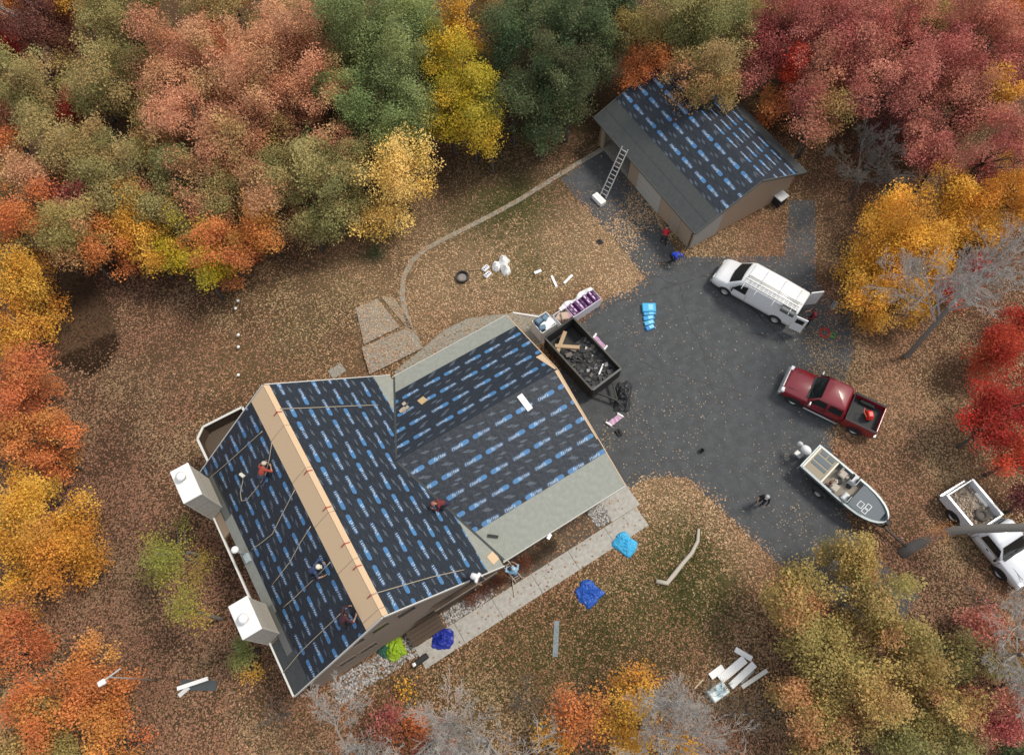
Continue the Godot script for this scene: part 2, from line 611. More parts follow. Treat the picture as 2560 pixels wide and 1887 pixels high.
func build_paving() -> void:
	for p in DRIVE:
		var w := g(p[0], p[1])
		drive_poly.append(Vector2(w.x, w.z))
	var st := mb()
	slab(st, px_list(DRIVE), 0.012, 0.012)
	setting("driveway", done(st), mats.asphalt)
	# cracks: thin tar filled lines
	var tar := mat(0.018, 0.018, 0.02, 0.6)
	for c in [[[1650, 725], [1700, 710], [1760, 690], [1800, 680], [1840, 700]], [[1690, 715], [1640, 690], [1590, 705]], [[1760, 1050], [1800, 1000], [1850, 960]], [[1960, 1110], [1900, 1125], [1830, 1150], [1765, 1175]], [[1985, 1330], [2010, 1290], [2040, 1270]], [[1480, 780], [1560, 750], [1640, 735]], [[1950, 855], [1890, 835], [1830, 820]], [[1700, 715], [1720, 800], [1760, 880], [1775, 960], [1800, 1000]], [[1830, 700], [1880, 770], [1960, 850], [1990, 900]], [[1600, 905], [1680, 935], [1775, 960], [1880, 990]], [[1765, 1175], [1700, 1150], [1640, 1160]], [[1830, 1150], [1850, 1220], [1900, 1290], [1960, 1330]]]:
		var s := mb()
		var pts := px_list(c, 0.0)
		for i in pts.size() - 1:
			var a: Vector3 = pts[i]
			var b: Vector3 = pts[i + 1]
			var steps := 5
			for k in steps:
				var q0 := a.lerp(b, k / float(steps)) + Vector3(sin(k * 2.1 + i), 0, cos(k * 3.7 + i)) * 0.06 * (1 if k > 0 else 0)
				var q1 := a.lerp(b, (k + 1) / float(steps)) + Vector3(sin((k + 1) * 2.1 + i), 0, cos((k + 1) * 3.7 + i)) * 0.06 * (1 if k < steps - 1 else 0)
				var sd := (q1 - q0).cross(Vector3.UP).normalized() * (0.03 + 0.014 * sin(k * 1.7))
				var up := Vector3(0, 0.016, 0)
				quad(s, q0 - sd + up, q0 + sd + up, q1 + sd + up, q1 - sd + up)
		setting("driveway_crack", done(s), tar)
	# curved garden path, in separate poured lengths
	var line := [[1508, 372], [1440, 412], [1370, 455], [1290, 505], [1210, 548], [1130, 588], [1065, 622], [1028, 655], [1008, 695], [1005, 740], [1014, 785], [1030, 830], [1052, 868]]
	var pts2 := px_list(line)
	for i in pts2.size() - 1:
		var s := mb()
		var d0: Vector3 = (pts2[mini(i + 1, pts2.size() - 1)] - pts2[maxi(i - 1, 0)]).normalized()
		var d1: Vector3 = (pts2[mini(i + 2, pts2.size() - 1)] - pts2[i]).normalized()
		var w := 0.17
		var s0 := d0.cross(Vector3.UP) * w
		var s1 := d1.cross(Vector3.UP) * w
		var gap: Vector3 = (pts2[i + 1] - pts2[i]).normalized() * 0.012
		var ring := [pts2[i] - s0 + gap, pts2[i] + s0 + gap, pts2[i + 1] + s1 - gap, pts2[i + 1] - s1 - gap]
		slab(s, ring, 0.05, 0.08)
		setting("garden_path", done(s), mats.old_concrete)
		pave(ring, 0.053, 0.6)
	# stepped slabs by the back door
	for q in [[[[905, 872], [1018, 822], [1058, 872], [925, 938]], 0.16, "stone_step"], [[[890, 772], [944, 748], [1000, 818], [910, 862]], 0.08, "patio"], [[[952, 741], [985, 745], [1045, 838], [1016, 818]], 0.05, "patio"]]:
		var s := mb()
		var ring := px_list(q[0])
		slab(s, ring, q[1], q[1] + 0.05)
		setting(q[2], done(s), mats.old_concrete)
		pave(ring, q[1] + 0.004, 0.85)
	# walk along the wing's back eave
	var back := px_list([[1056, 872], [1110, 825], [1170, 797], [1230, 788], [1285, 783], [1420, 790], [1390, 850], [1000, 960], [985, 930]])
	st = mb()
	slab(st, back, 0.05, 0.1)
	setting("path", done(st), mats.old_concrete)
	pave(back, 0.054, 0.24)
	# front walk: separate slabs with open joints, then the pad at the wing's corner
	var x := -3.4
	var widths := [2.4, 2.35, 2.5, 2.4, 2.45, 2.2]
	for w in widths:
		st = mb()
		var ring := [Vector3(x, 0, -5.15), Vector3(x + w - 0.02, 0, -5.15), Vector3(x + w - 0.02, 0, -3.95), Vector3(x, 0, -3.95)]
		slab(st, ring, 0.06, 0.12)
		setting("walkway", done(st), mats.concrete)
		pave(ring, 0.064, 0.025)
		x += w
	st = mb()
	var pad := [Vector3(9.25, 0, -6.9), Vector3(11.15, 0, -6.9), Vector3(11.15, 0, -5.17), Vector3(9.25, 0, -5.17)]
	slab(st, pad, 0.06, 0.12)
	setting("walkway", done(st), mats.concrete)
	pave(pad, 0.064, 0.03)
	# mulched bed between walk and wall
	st = mb()
	slab(st, [Vector3(-1.6, 0, -7.2), Vector3(9.23, 0, -7.2), Vector3(9.23, 0, -5.17), Vector3(-1.6, 0, -5.17)], 0.025, 0.03)
	setting("planting_bed", done(st), mats.mulch)


func paved_at(x: float, z: float) -> Array:
	var p := Vector2(x, z)
	for ring in paved:
		var c: Vector3 = ring[0][0]
		if absf(c.x - x) > 16 or absf(c.z - z) > 16:
			continue
		if Geometry2D.is_point_in_polygon(p, ring[1]):
			return ring
	return []


func pave(ring: Array, y: float, keep: float) -> void:
	var poly := PackedVector2Array()
	for v in ring:
		poly.append(Vector2(v.x, v.z))
	paved.append([ring, poly, y, keep])


# ------------------------------------------------------------------ house
func bar(st: SurfaceTool, a: Vector3, b: Vector3, w: float, h: float) -> void:
	var d := (b - a).normalized()
	var s := d.cross(Vector3.UP)
	if s.length() < 0.05:
		s = Vector3.RIGHT
	s = s.normalized()
	var u := s.cross(d)
	box(st, (a + b) * 0.5, Vector3(w, h, a.distance_to(b)), Basis(s, u, -d))


func slope_point(kind: String, s: float, t: float) -> Vector3:
	# s: metres down the slope from the ridge, t: the coordinate along the ridge
	match kind:
		"mr":
			return Vector3(XR, HR, t) + Vector3(XE - XR, HE - HR, 0).normalized() * s
		"ml":
			return Vector3(XR, HR, t) + Vector3(XL - XR, HL - HR, 0).normalized() * s
		"ws":
			return Vector3(t, HWR, ZW) + Vector3(0, HW - HWR, ZS - ZW).normalized() * s
		"wn":
			return Vector3(t, HWR, ZW) + Vector3(0, HW - HWR, ZN - ZW).normalized() * s
		"gl":
			return Vector3(GR, GHR, t) + Vector3(GX0 - GR, GH - GHR, 0).normalized() * s
	return Vector3(GR, GHR, t) + Vector3(GX1 - GR, GH - GHR, 0).normalized() * s


func slope_normal(kind: String) -> Vector3:
	var n := (slope_point(kind, 1, 0) - slope_point(kind, 0, 0)).cross(slope_point(kind, 0, 1) - slope_point(kind, 0, 0)).normalized()
	return n if n.y > 0 else -n


# one lapped course of sheet on a slope: from s0 to s1 down the slope, between two ends that may slant
func course(called: String, kind: String, s0: float, s1: float, t00: float, t01: float, t10: float, t11: float, m: Material, parent: Node, u_off := 0.0, lap := 0.03, v0 := 0.0, v1 := 1.0) -> void:
	var n := slope_normal(kind)
	var st := mb()  # leaves darker inside the same outline
	var lo := s1 + lap
	var p := [slope_point(kind, lo, t10) + n * 0.016, slope_point(kind, lo, t11) + n * 0.016, slope_point(kind, s0, t01) + n * 0.004, slope_point(kind, s0, t00) + n * 0.004]
	var uv := [Vector2(t10 + u_off, v1), Vector2(t11 + u_off, v1), Vector2(t01 + u_off, v0), Vector2(t00 + u_off, v0)]
	if (p[1] - p[0]).cross(p[2] - p[0]).dot(n) < 0:
		p.reverse()
		uv.reverse()
	quad_uv(st, p, uv)
	part(called, done(st), m, parent)


func wing_t(s: float, which: String) -> float:
	# x where the wing slope meets the main slope, s metres below the wing ridge
	var y := slope_point(which, s, 0).y
	return XR + (HR - y) / (HR - HE) * (XE - XR)


func main_t(s: float, south: bool) -> float:
	var y := slope_point("mr", s, 0).y
	if y >= HWR:
		return ZW
	var k := (HWR - y) / (HWR - HW)
	return ZW + k * ((ZS if south else ZN) - ZW)


func window(root: Node3D, x0: float, x1: float, y0: float, y1: float, y2: float, z: float) -> void:
	# a window in a wall that faces +z; the head may slant from y1 (at x0) to y2 (at x1)
	var fr := mb()
	var t := 0.05
	var zc := z + 0.012
	bar(fr, Vector3(x0, y0, zc), Vector3(x1, y0, zc), 0.024, t)
	bar(fr, Vector3(x0, y1, zc), Vector3(x1, y2, zc), 0.024, t)
	box(fr, Vector3(x0, (y0 + y1) / 2, zc), Vector3(t, y1 - y0, 0.024))
	box(fr, Vector3(x1, (y0 + y2) / 2, zc), Vector3(t, y2 - y0, 0.024))
	var w := wpart("window", done(fr), mats.siding, root, root)
	var pn := mb()
	quad(pn, Vector3(x0, y0, z + 0.012), Vector3(x1, y0, z + 0.012), Vector3(x1, y2, z + 0.012), Vector3(x0, y1, z + 0.012))
	part("pane", done(pn), mats.house_glass, w)


func build_house() -> void:
	var root := thing("house", "house under reroofing with printed underlay on its steep main roof and low wing", "house", Vector3(1, 0, -12))
	# walls
	var st := mb()
	var x0 := XL + 0.55
	var x1 := XE - 0.35
	var zs := -6.05
	var zn := ZA + 0.35
	var y0 := lerpf(HR, HL, (XR - x0) / (XR - XL)) - 0.24
	var y1 := lerpf(HR, HE, (x1 - XR) / (XE - XR)) - 0.24
	for z in [zs, zn]:
		st = mb()
		var dz := -0.2 if z == zs else 0.2
		var face := [Vector3(x0, -0.1, z), Vector3(x1, -0.1, z), Vector3(x1, y1, z), Vector3(XR, HR - 0.3, z), Vector3(x0, y0, z)]
		var back := []
		for v in face:
			back.append(v + Vector3(0, 0, dz))
		for f in [face, back]:
			for i in range(1, 4):
				if (z == zs) == (f == face):
					tri(st, f[0], f[i], f[i + 1])
				else:
					tri(st, f[0], f[i + 1], f[i])
		wpart("wall", done(st), mats.siding, root, root)
	st = mb()
	box(st, Vector3(x0 + 0.1, y0 / 2, (zs + zn) / 2), Vector3(0.2, y0, zs - zn - 0.41))
	wpart("wall", done(st), mats.siding, root, root)
	st = mb()
	box(st, Vector3(x1 - 0.1, y1 / 2, (zs + zn) / 2), Vector3(0.2, y1, zs - zn - 0.41))
	wpart("wall", done(st), mats.siding, root, root)
	st = mb()
	var wx := XW - 0.35
	box(st, Vector3((x1 + wx) / 2, 1.25, ZS - 0.5), Vector3(wx - x1, 2.5, 0.2))
	wpart("wall", done(st), mats.siding, root, root)
	st = mb()
	box(st, Vector3((x1 + wx) / 2, 1.25, ZN + 0.5), Vector3(wx - x1, 2.5, 0.2))
	wpart("wall", done(st), mats.siding, root, root)
	st = mb()
	var ge := [Vector3(wx, 0, ZS - 0.41), Vector3(wx, 0, ZN + 0.41), Vector3(wx, 2.6, ZN + 0.41), Vector3(wx, HWR - 0.25, ZW), Vector3(wx, 2.6, ZS - 0.41)]
	for i in range(1, 4):
		tri(st, ge[0], ge[i], ge[i + 1])
	for i in range(1, 4):
		tri(st, ge[0] - Vector3(0.2, 0, 0), ge[i + 1] - Vector3(0.2, 0, 0), ge[i] - Vector3(0.2, 0, 0))
	wpart("wall", done(st), mats.siding, root, root)
	# windows of the gable and of the wing front
	window(root, -6.75, -5.82, 2.05, 2.9, 2.9, zs)
	window(root, -5.62, -4.66, 2.05, 2.9, 2.9, zs)
	window(root, -4.3, -3.42, 5.15, 5.95, 5.95, zs)
	window(root, -2.98, -2.06, 5.0, 5.9, 5.9, zs)
	window(root, -5.35, -4.7, 5.05, 5.7, 6.2, zs)
	for x in [3.4, 5.6, 7.6]:
		window(root, x, x + 1.1, 0.9, 2.0, 2.0, ZS - 0.4)
	# front door and brown timber front under the steep slope
	st = mb()
	box(st, Vector3(0.35, 1.1, zs + 0.035), Vector3(3.6, 2.2, 0.07))
	var panel := wpart("timber_front", done(st), mats.brown, root, root)
	st = mb()
	box(st, Vector3(1.2, 1.03, zs + 0.1), Vector3(0.95, 2.06, 0.05))
	var door := wpart("door", done(st), mat(0.10, 0.05, 0.03, 0.5), root, root)
	st = mb(true)
	lathe(st, [[0.0, 0.0], [0.03, 0.01], [0.03, 0.05], [0.0, 0.06]], Vector3(0.82, 1.0, zs + 0.125), Basis(Vector3.RIGHT, PI / 2), 8)
	part("handle", done(st), mats.steel, door)
	for y in [2.35, 2.85]:
		st = mb()
		bar(st, Vector3(-1.5, y, zs + 0.12), Vector3(2.2, y, zs + 0.12), 0.2, 0.16)
		part("beam", done(st), mats.brown if y > 2.5 else mats.siding, panel)
	for k in 4:
		st = mb()
		box(st, Vector3(-2.45, 0.46, -5.9 + k * 0.215), Vector3(1.9, 0.05, 0.2))
		wpart("porch_plank", done(st), mats.brown, root, root)
	for k in 2:
		st = mb()
		box(st, Vector3(-3.2 + k * 1.5, 0.21, -5.57), Vector3(0.12, 0.42, 0.8))
		wpart("porch_support", done(st), mats.brown, root, root)
	st = mb()
	for k in 5:
		box(st, Vector3(-2.0, 0.62 + k * 0.2, -5.99), Vector3(1.5, 0.16, 0.04))
	wpart("timber_screen", done(st), mats.brown, root, root)
	# main roof deck
	st = mb()
	var th := Vector3(0, -0.2, 0)
	for k in ["mr", "ml"]:
		var end := 8.16 if k == "mr" else 7.2
		var a0 := slope_point(k, 0, ZA)
		var a1 := slope_point(k, 0, ZB)
		var b0 := slope_point(k, end, ZA)
		var b1 := slope_point(k, end, ZB)
		if k == "ml":
			hexa(st, [b0 + th, b1 + th, a1 + th, a0 + th, b0, b1, a1, a0])
		else:
			hexa(st, [a0 + th, a1 + th, b1 + th, b0 + th, a0, a1, b1, b0])
	for zz in [[ZA, -17.75], [-15.85, -14.6], [-9.9, -9.7], [-8.6, ZB]]:
		var a0 := slope_point("ml", 7.2, zz[0])
		var a1 := slope_point("ml", 7.2, zz[1])
		var b0 := slope_point("ml", 7.86, zz[0])
		var b1 := slope_point("ml", 7.86, zz[1])
		hexa(st, [b0 + th, b1 + th, a1 + th, a0 + th, b0, b1, a1, a0])
	var roof := wpart("roof", done(st), mat(0.30, 0.22, 0.15, 0.9), root, root)
	# exposed sheathing along the ridge, board by board
	var z := ZA
	var k2 := 0
	while z < ZB - 0.1:
		var zz := minf(z + 2.44, ZB)
		course("sheathing_board", "ml", 0.015, 1.27, z + 0.014, zz - 0.014, z + 0.014, zz - 0.014, mats.osb, roof, 0.0, 0.0)
		course("sheathing_board", "mr", 0.02, 0.33, z + 0.014, zz - 0.014, z + 0.014, zz - 0.014, mats.osb, roof, 0.0, 0.0)
		z += 2.44
		k2 += 1
	# printed underlay, main right slope
	var offs := [0.3, 0.95, 0.15, 0.75, 0.4, 1.05, 0.6]
	var i2 := 0
	var s := 0.33
	while s < 6.9:
		var e := minf(s + 1.02, 6.92)
		var vend := (e - s) / 1.02
		var cuts := [s, e]
		var apex := (HR - HWR) / (HR - HE) * 8.16
		if apex > s and apex < e:
			cuts = [s, apex, e]
		for c in cuts.size() - 1:
			var c0: float = cuts[c]
			var c1: float = cuts[c + 1]
			var lap := 0.03 if c == cuts.size() - 2 else 0.0
			if slope_point("mr", c1 - 0.01, 0).y > HWR:
				course("underlay_strip", "mr", c0, c1, ZA, ZB, ZA, ZB, mats.print, roof, offs[i2 % 7], lap, (c0 - s) / 1.02, (c1 - s) / 1.02)
			else:
				course("underlay_strip", "mr", c0, c1, ZA, main_t(c0, false), ZA, main_t(c1, false), mats.print, roof, offs[i2 % 7], lap, (c0 - s) / 1.02, (c1 - s) / 1.02)
				course("underlay_strip", "mr", c0, c1, main_t(c0, true), ZB, main_t(c1, true), ZB, mats.print, roof, offs[i2 % 7], lap, (c0 - s) / 1.02, (c1 - s) / 1.02)
		s += 1.02
		i2 += 1
	course("eave_membrane", "mr", 6.93, 8.15, ZA, main_t(6.93, false), ZA, main_t(8.15, false), mats.membrane, roof, 0, 0.02)
	course("eave_membrane", "mr", 6.93, 8.15, main_t(6.93, true), ZB, main_t(8.15, true), ZB, mats.membrane, roof, 0, 0.02)
	# main left slope
	s = 1.28
	i2 = 0
	while s < 6.35:
		var e := minf(s + 1.02, 6.4)
		course("underlay_strip", "ml", s, e, ZA, ZB, ZA, ZB, mats.print, roof, 0.55 + offs[(i2 * 3) % 7], 0.03, 0.0, (e - s) / 1.02)
		s += 1.02
		i2 += 1
	course("eave_membrane", "ml", 6.41, 7.19, -15.2, -9.6, -15.2, -9.6, mats.membrane, roof, 0, 0.0)
	course("underlay_strip", "ml", 6.41, 7.19, ZA, -17.9, ZA, -17.9, mats.print, roof, 0.1, 0.0, 0.0, 0.76)
	course("underlay_strip", "ml", 7.2, 7.84, ZA, -17.9, ZA, -17.9, mats.dark_membrane, roof, 0, 0.0)
	course("eave_membrane", "ml", 6.41, 7.19, -17.9, -15.2, -17.9, -15.2, mats.dark_membrane, roof, 0, 0.0)
	course("eave_membrane", "ml", 6.41, 7.84, -8.55, ZB, -8.55, ZB, mats.dark_membrane, roof, 0, 0.0)
	course("eave_membrane", "ml", 6.41, 7.19, -9.6, -8.56, -9.6, -8.56, mats.dark_membrane, roof, 0, 0.0)
	# sheet metal saddle behind each chimney
	for zc in [-16.8, -9.15]:
		st = mb()
		var n := slope_normal("ml") * 0.03
		var q := [slope_point("ml", 6.55, zc - 0.9) + n, slope_point("ml", 6.55, zc + 1.6) + n, slope_point("ml", 7.1, zc + 1.6) + n, slope_point("ml", 7.1, zc - 0.9) + n]
		quad(st, q[0], q[3], q[2], q[1])
		part("flashing", done(st), mat(0.16, 0.17, 0.165, 0.5, 0.3), roof)
	# fascia boards
	var up := Vector3(0, -0.09, 0)
	var rim := [["ml", ZB + 0.03, 0.0, 7.9], ["mr", ZB + 0.03, 0.0, 8.16], ["ml", ZA - 0.03, 0.0, 7.9], ["mr", ZA - 0.03, 0.0, 8.16]]
	for r in rim:
		st = mb()
		bar(st, slope_point(r[0], r[2], r[1]) + up, slope_point(r[0], r[3], r[1]) + up, 0.045, 0.2)
		part("rake_board", done(st), mats.trim, roof)
	st = mb()
	bar(st, slope_point("ml", 7.93, ZA) + Vector3(-0.02, -0.06, 0), slope_point("ml", 7.93, ZB) + Vector3(-0.02, -0.06, 0), 0.09, 0.2)
	part("fascia_board", done(st), mats.trim, roof)
	# wing roof
	st = mb()
	for k in ["ws", "wn"]:
		var len_ := (Vector3(0, HWR, ZW) - Vector3(0, HW, ZS if k == "ws" else ZN)).length()
		var a0 := slope_point(k, 0, wing_t(0, k))
		var a1 := slope_point(k, 0, XW)
		var b0 := slope_point(k, len_, wing_t(len_, k))
		var b1 := slope_point(k, len_, XW)
		if k == "ws":
			hexa(st, [b0 + th, b1 + th, a1 + th, a0 + th, b0, b1, a1, a0])
		else:
			hexa(st, [a0 + th, a1 + th, b1 + th, b0 + th, a0, a1, b1, b0])
	var wroof := wpart("roof", done(st), mat(0.30, 0.22, 0.15, 0.9), root, root)
	for k in ["ws", "wn"]:
		var len_ := (Vector3(0, HWR, ZW) - Vector3(0, HW, ZS if k == "ws" else ZN)).length()
		var plain := 2.05 if k == "ws" else 1.25
		s = 0.38 if k == "ws" else 0.30
		course("underlay_strip", k, 0.0, s, wing_t(0, k), XW, wing_t(s, k), XW, mats.print, wroof, 0.2, 0.03, 0.68, 1.0)
		i2 = 0
		while s < len_ - plain - 0.02:
			var e := minf(s + 1.03, len_ - plain)
			course("underlay_strip", k, s, e, wing_t(s, k), XW, wing_t(e, k), XW, mats.print, wroof, offs[(i2 * 2 + 1) % 7], 0.03, 0.0, (e - s) / 1.03)
			s += 1.03
			i2 += 1
		var rows := 2 if k == "ws" else 1
		for c in rows:
			var c0 := len_ - plain + 0.01 + c * plain / rows
			var c1 := len_ - plain + (c + 1) * plain / rows
			course("eave_membrane", k, c0, c1, wing_t(c0, k), XW, wing_t(c1, k), XW, mats.membrane, wroof, 0, 0.02)
		# eave fascia and gutter edge
		st = mb()
		bar(st, slope_point(k, len_ + 0.04, XE + 0.1) + up, slope_point(k, len_ + 0.04, XW) + up, 0.05, 0.18)
		part("fascia_board", done(st), mats.trim, wroof)
		st = mb()
		bar(st, slope_point(k, 0, XW + 0.03) + up, slope_point(k, len_, XW + 0.03) + up, 0.045, 0.2)
		part("rake_board", done(st), mats.osb, wroof)
	# loose tapering sheathing strip left bare along the wing's rake
	st = mb()
	var nw := slope_normal("wn") * 0.02
	var ns := slope_normal("ws") * 0.02
	quad(st, slope_point("wn", 1.6, XW - 0.02) + nw, slope_point("wn", 1.6, XW - 0.42) + nw, slope_point("wn", 0.1, XW - 0.1) + nw, slope_point("wn", 0.1, XW - 0.02) + nw)
	quad(st, slope_point("ws", 0.0, XW - 0.17) + ns, slope_point("ws", 4.3, XW - 0.06) + ns, slope_point("ws", 4.3, XW - 0.01) + ns, slope_point("ws", 0.0, XW - 0.01) + ns)
	part("sheathing_board", done(st), mats.osb, wroof)
	# valley lining
	for south in [true, false]:
		st = mb()
		var kind := "ws" if south else "wn"
		var len_ := (Vector3(0, HWR, ZW) - Vector3(0, HW, ZS if south else ZN)).length()
		var n := slope_normal(kind) * 0.03
		var wd := 0.12
		var a := slope_point(kind, 0.1, wing_t(0.1, kind))
		var b := slope_point(kind, len_ - 0.05, wing_t(len_ - 0.05, kind))
		var sd := Vector3(wd, 0, 0)
		quad(st, a + n, b + n, b + n + sd, a + n + sd)
		part("valley_lining", done(st), mats.dark_membrane, wroof)
	# chimneys
	for c in [[-17.7, -15.9], [-10.28, -8.66]]:
		st = mb()
		bbox(st, Vector3(-8.76, 3.2, (c[0] + c[1]) / 2), Vector3(0.88, 6.6, c[1] - c[0]), 0.02)
		var ch := wpart("chimney", done(st), mats.stucco, root, root)
		st = mb()
		bbox(st, Vector3(-8.76, 6.54, (c[0] + c[1]) / 2), Vector3(0.94, 0.1, c[1] - c[0] + 0.06), 0.03)
		part("chimney_cap", done(st), mat(0.74, 0.73, 0.70, 0.7), ch)
		for y in [5.3, 3.9]:
			st = mb()
			box(st, Vector3(-8.76, y, (c[0] + c[1]) / 2), Vector3(0.896, 0.022, c[1] - c[0] + 0.016))
			part("seam", done(st), mat(0.20, 0.18, 0.155, 0.9), ch)
		for xx in [-9.19, -8.33]:
			st = mb()
			box(st, Vector3(xx, 3.3, c[1] - 0.04), Vector3(0.06, 6.3, 0.1))
			part("corner_board", done(st), mat(0.46, 0.43, 0.38, 0.8), ch)
		st = mb(true)
		var zc: float = c[0] + (0.62 if c[0] < -12 else 0.9)
		lathe(st, [[0.15, 6.55], [0.15, 6.85]], Vector3(-8.76, 0, zc), Basis.IDENTITY, 14)
		part("flue", done(st), mats.steel, ch)
		st = mb(true)
		lathe(st, [[0.02, 6.86], [0.24, 6.9], [0.24, 6.94], [0.12, 7.02], [0.0, 7.04]], Vector3(-8.76, 0, zc), Basis.IDENTITY, 16)
		part("flue_cover", done(st), mat(0.82, 0.82, 0.82, 0.35, 0.2), ch)
	# plumbing stack with round white cap, and a skewed tin vent
	st = mb(true)
	var b0 := on_roof(612, 1388, "ml")
	tube(st, [b0 - Vector3(0, 0.1, 0), b0 + Vector3(0, 1.35, 0)], [0.06], 10)
	var pipe := wpart("vent_pipe", done(st), mat(0.3, 0.32, 0.34, 0.5), root, root)
	st = mb(true)
	lathe(st, [[0.05, 1.3], [0.15, 1.34], [0.19, 1.43], [0.14, 1.53], [0.0, 1.57]], b0, Basis.IDENTITY, 14)
	part("vent_cap", done(st), mats.white, pipe)
	st = mb()
	box(st, on_roof(618, 1395, "ml", 0.08), Vector3(0.25, 0.2, 0.45), Basis(Vector3(0, 0, 1), 0.6))
	wpart("roof_vent", done(st), mat(0.45, 0.52, 0.56, 0.4, 0.4), root, root)
	# balcony on the far gable
	var fl := [Vector3(-5.3, 0, ZA + 0.3), Vector3(-5.3, 0, -20.8), Vector3(-7.6, 0, -20.85), Vector3(-8.12, 0, -20.35), Vector3(-8.1, 0, ZA + 0.3)]
	st = mb()
	slab(st, fl, 2.5, 0.2)
	var deck := wpart("balcony", done(st), mats.mulch, root, root)
	for i in range(0, 4):
		st = mb()
		var a: Vector3 = fl[i] + Vector3(0, 3.42, 0)
		var b: Vector3 = fl[i + 1] + Vector3(0, 3.42, 0)
		bar(st, a, b, 0.12, 0.06)
		part("handrail", done(st), mats.trim, deck)
		st = mb()
		bar(st, a - Vector3(0, 0.5, 0), b - Vector3(0, 0.5, 0), 0.05, 0.78)
		part("railing_panel", done(st), mats.brown, deck)
	for i in [1, 2, 3, 4]:
		st = mb()
		box(st, fl[i] + Vector3(0, 1.25, 0), Vector3(0.12, 2.5, 0.12))
		part("post", done(st), mats.brown, deck)


# ------------------------------------------------------------------ detached garage
const GX0 := 23.62
const GX1 := 32.75
const GR := 28.2
const GHR := 4.62
const GH := 2.55
const GZ0 := -28.45
const GZ1 := -17.15


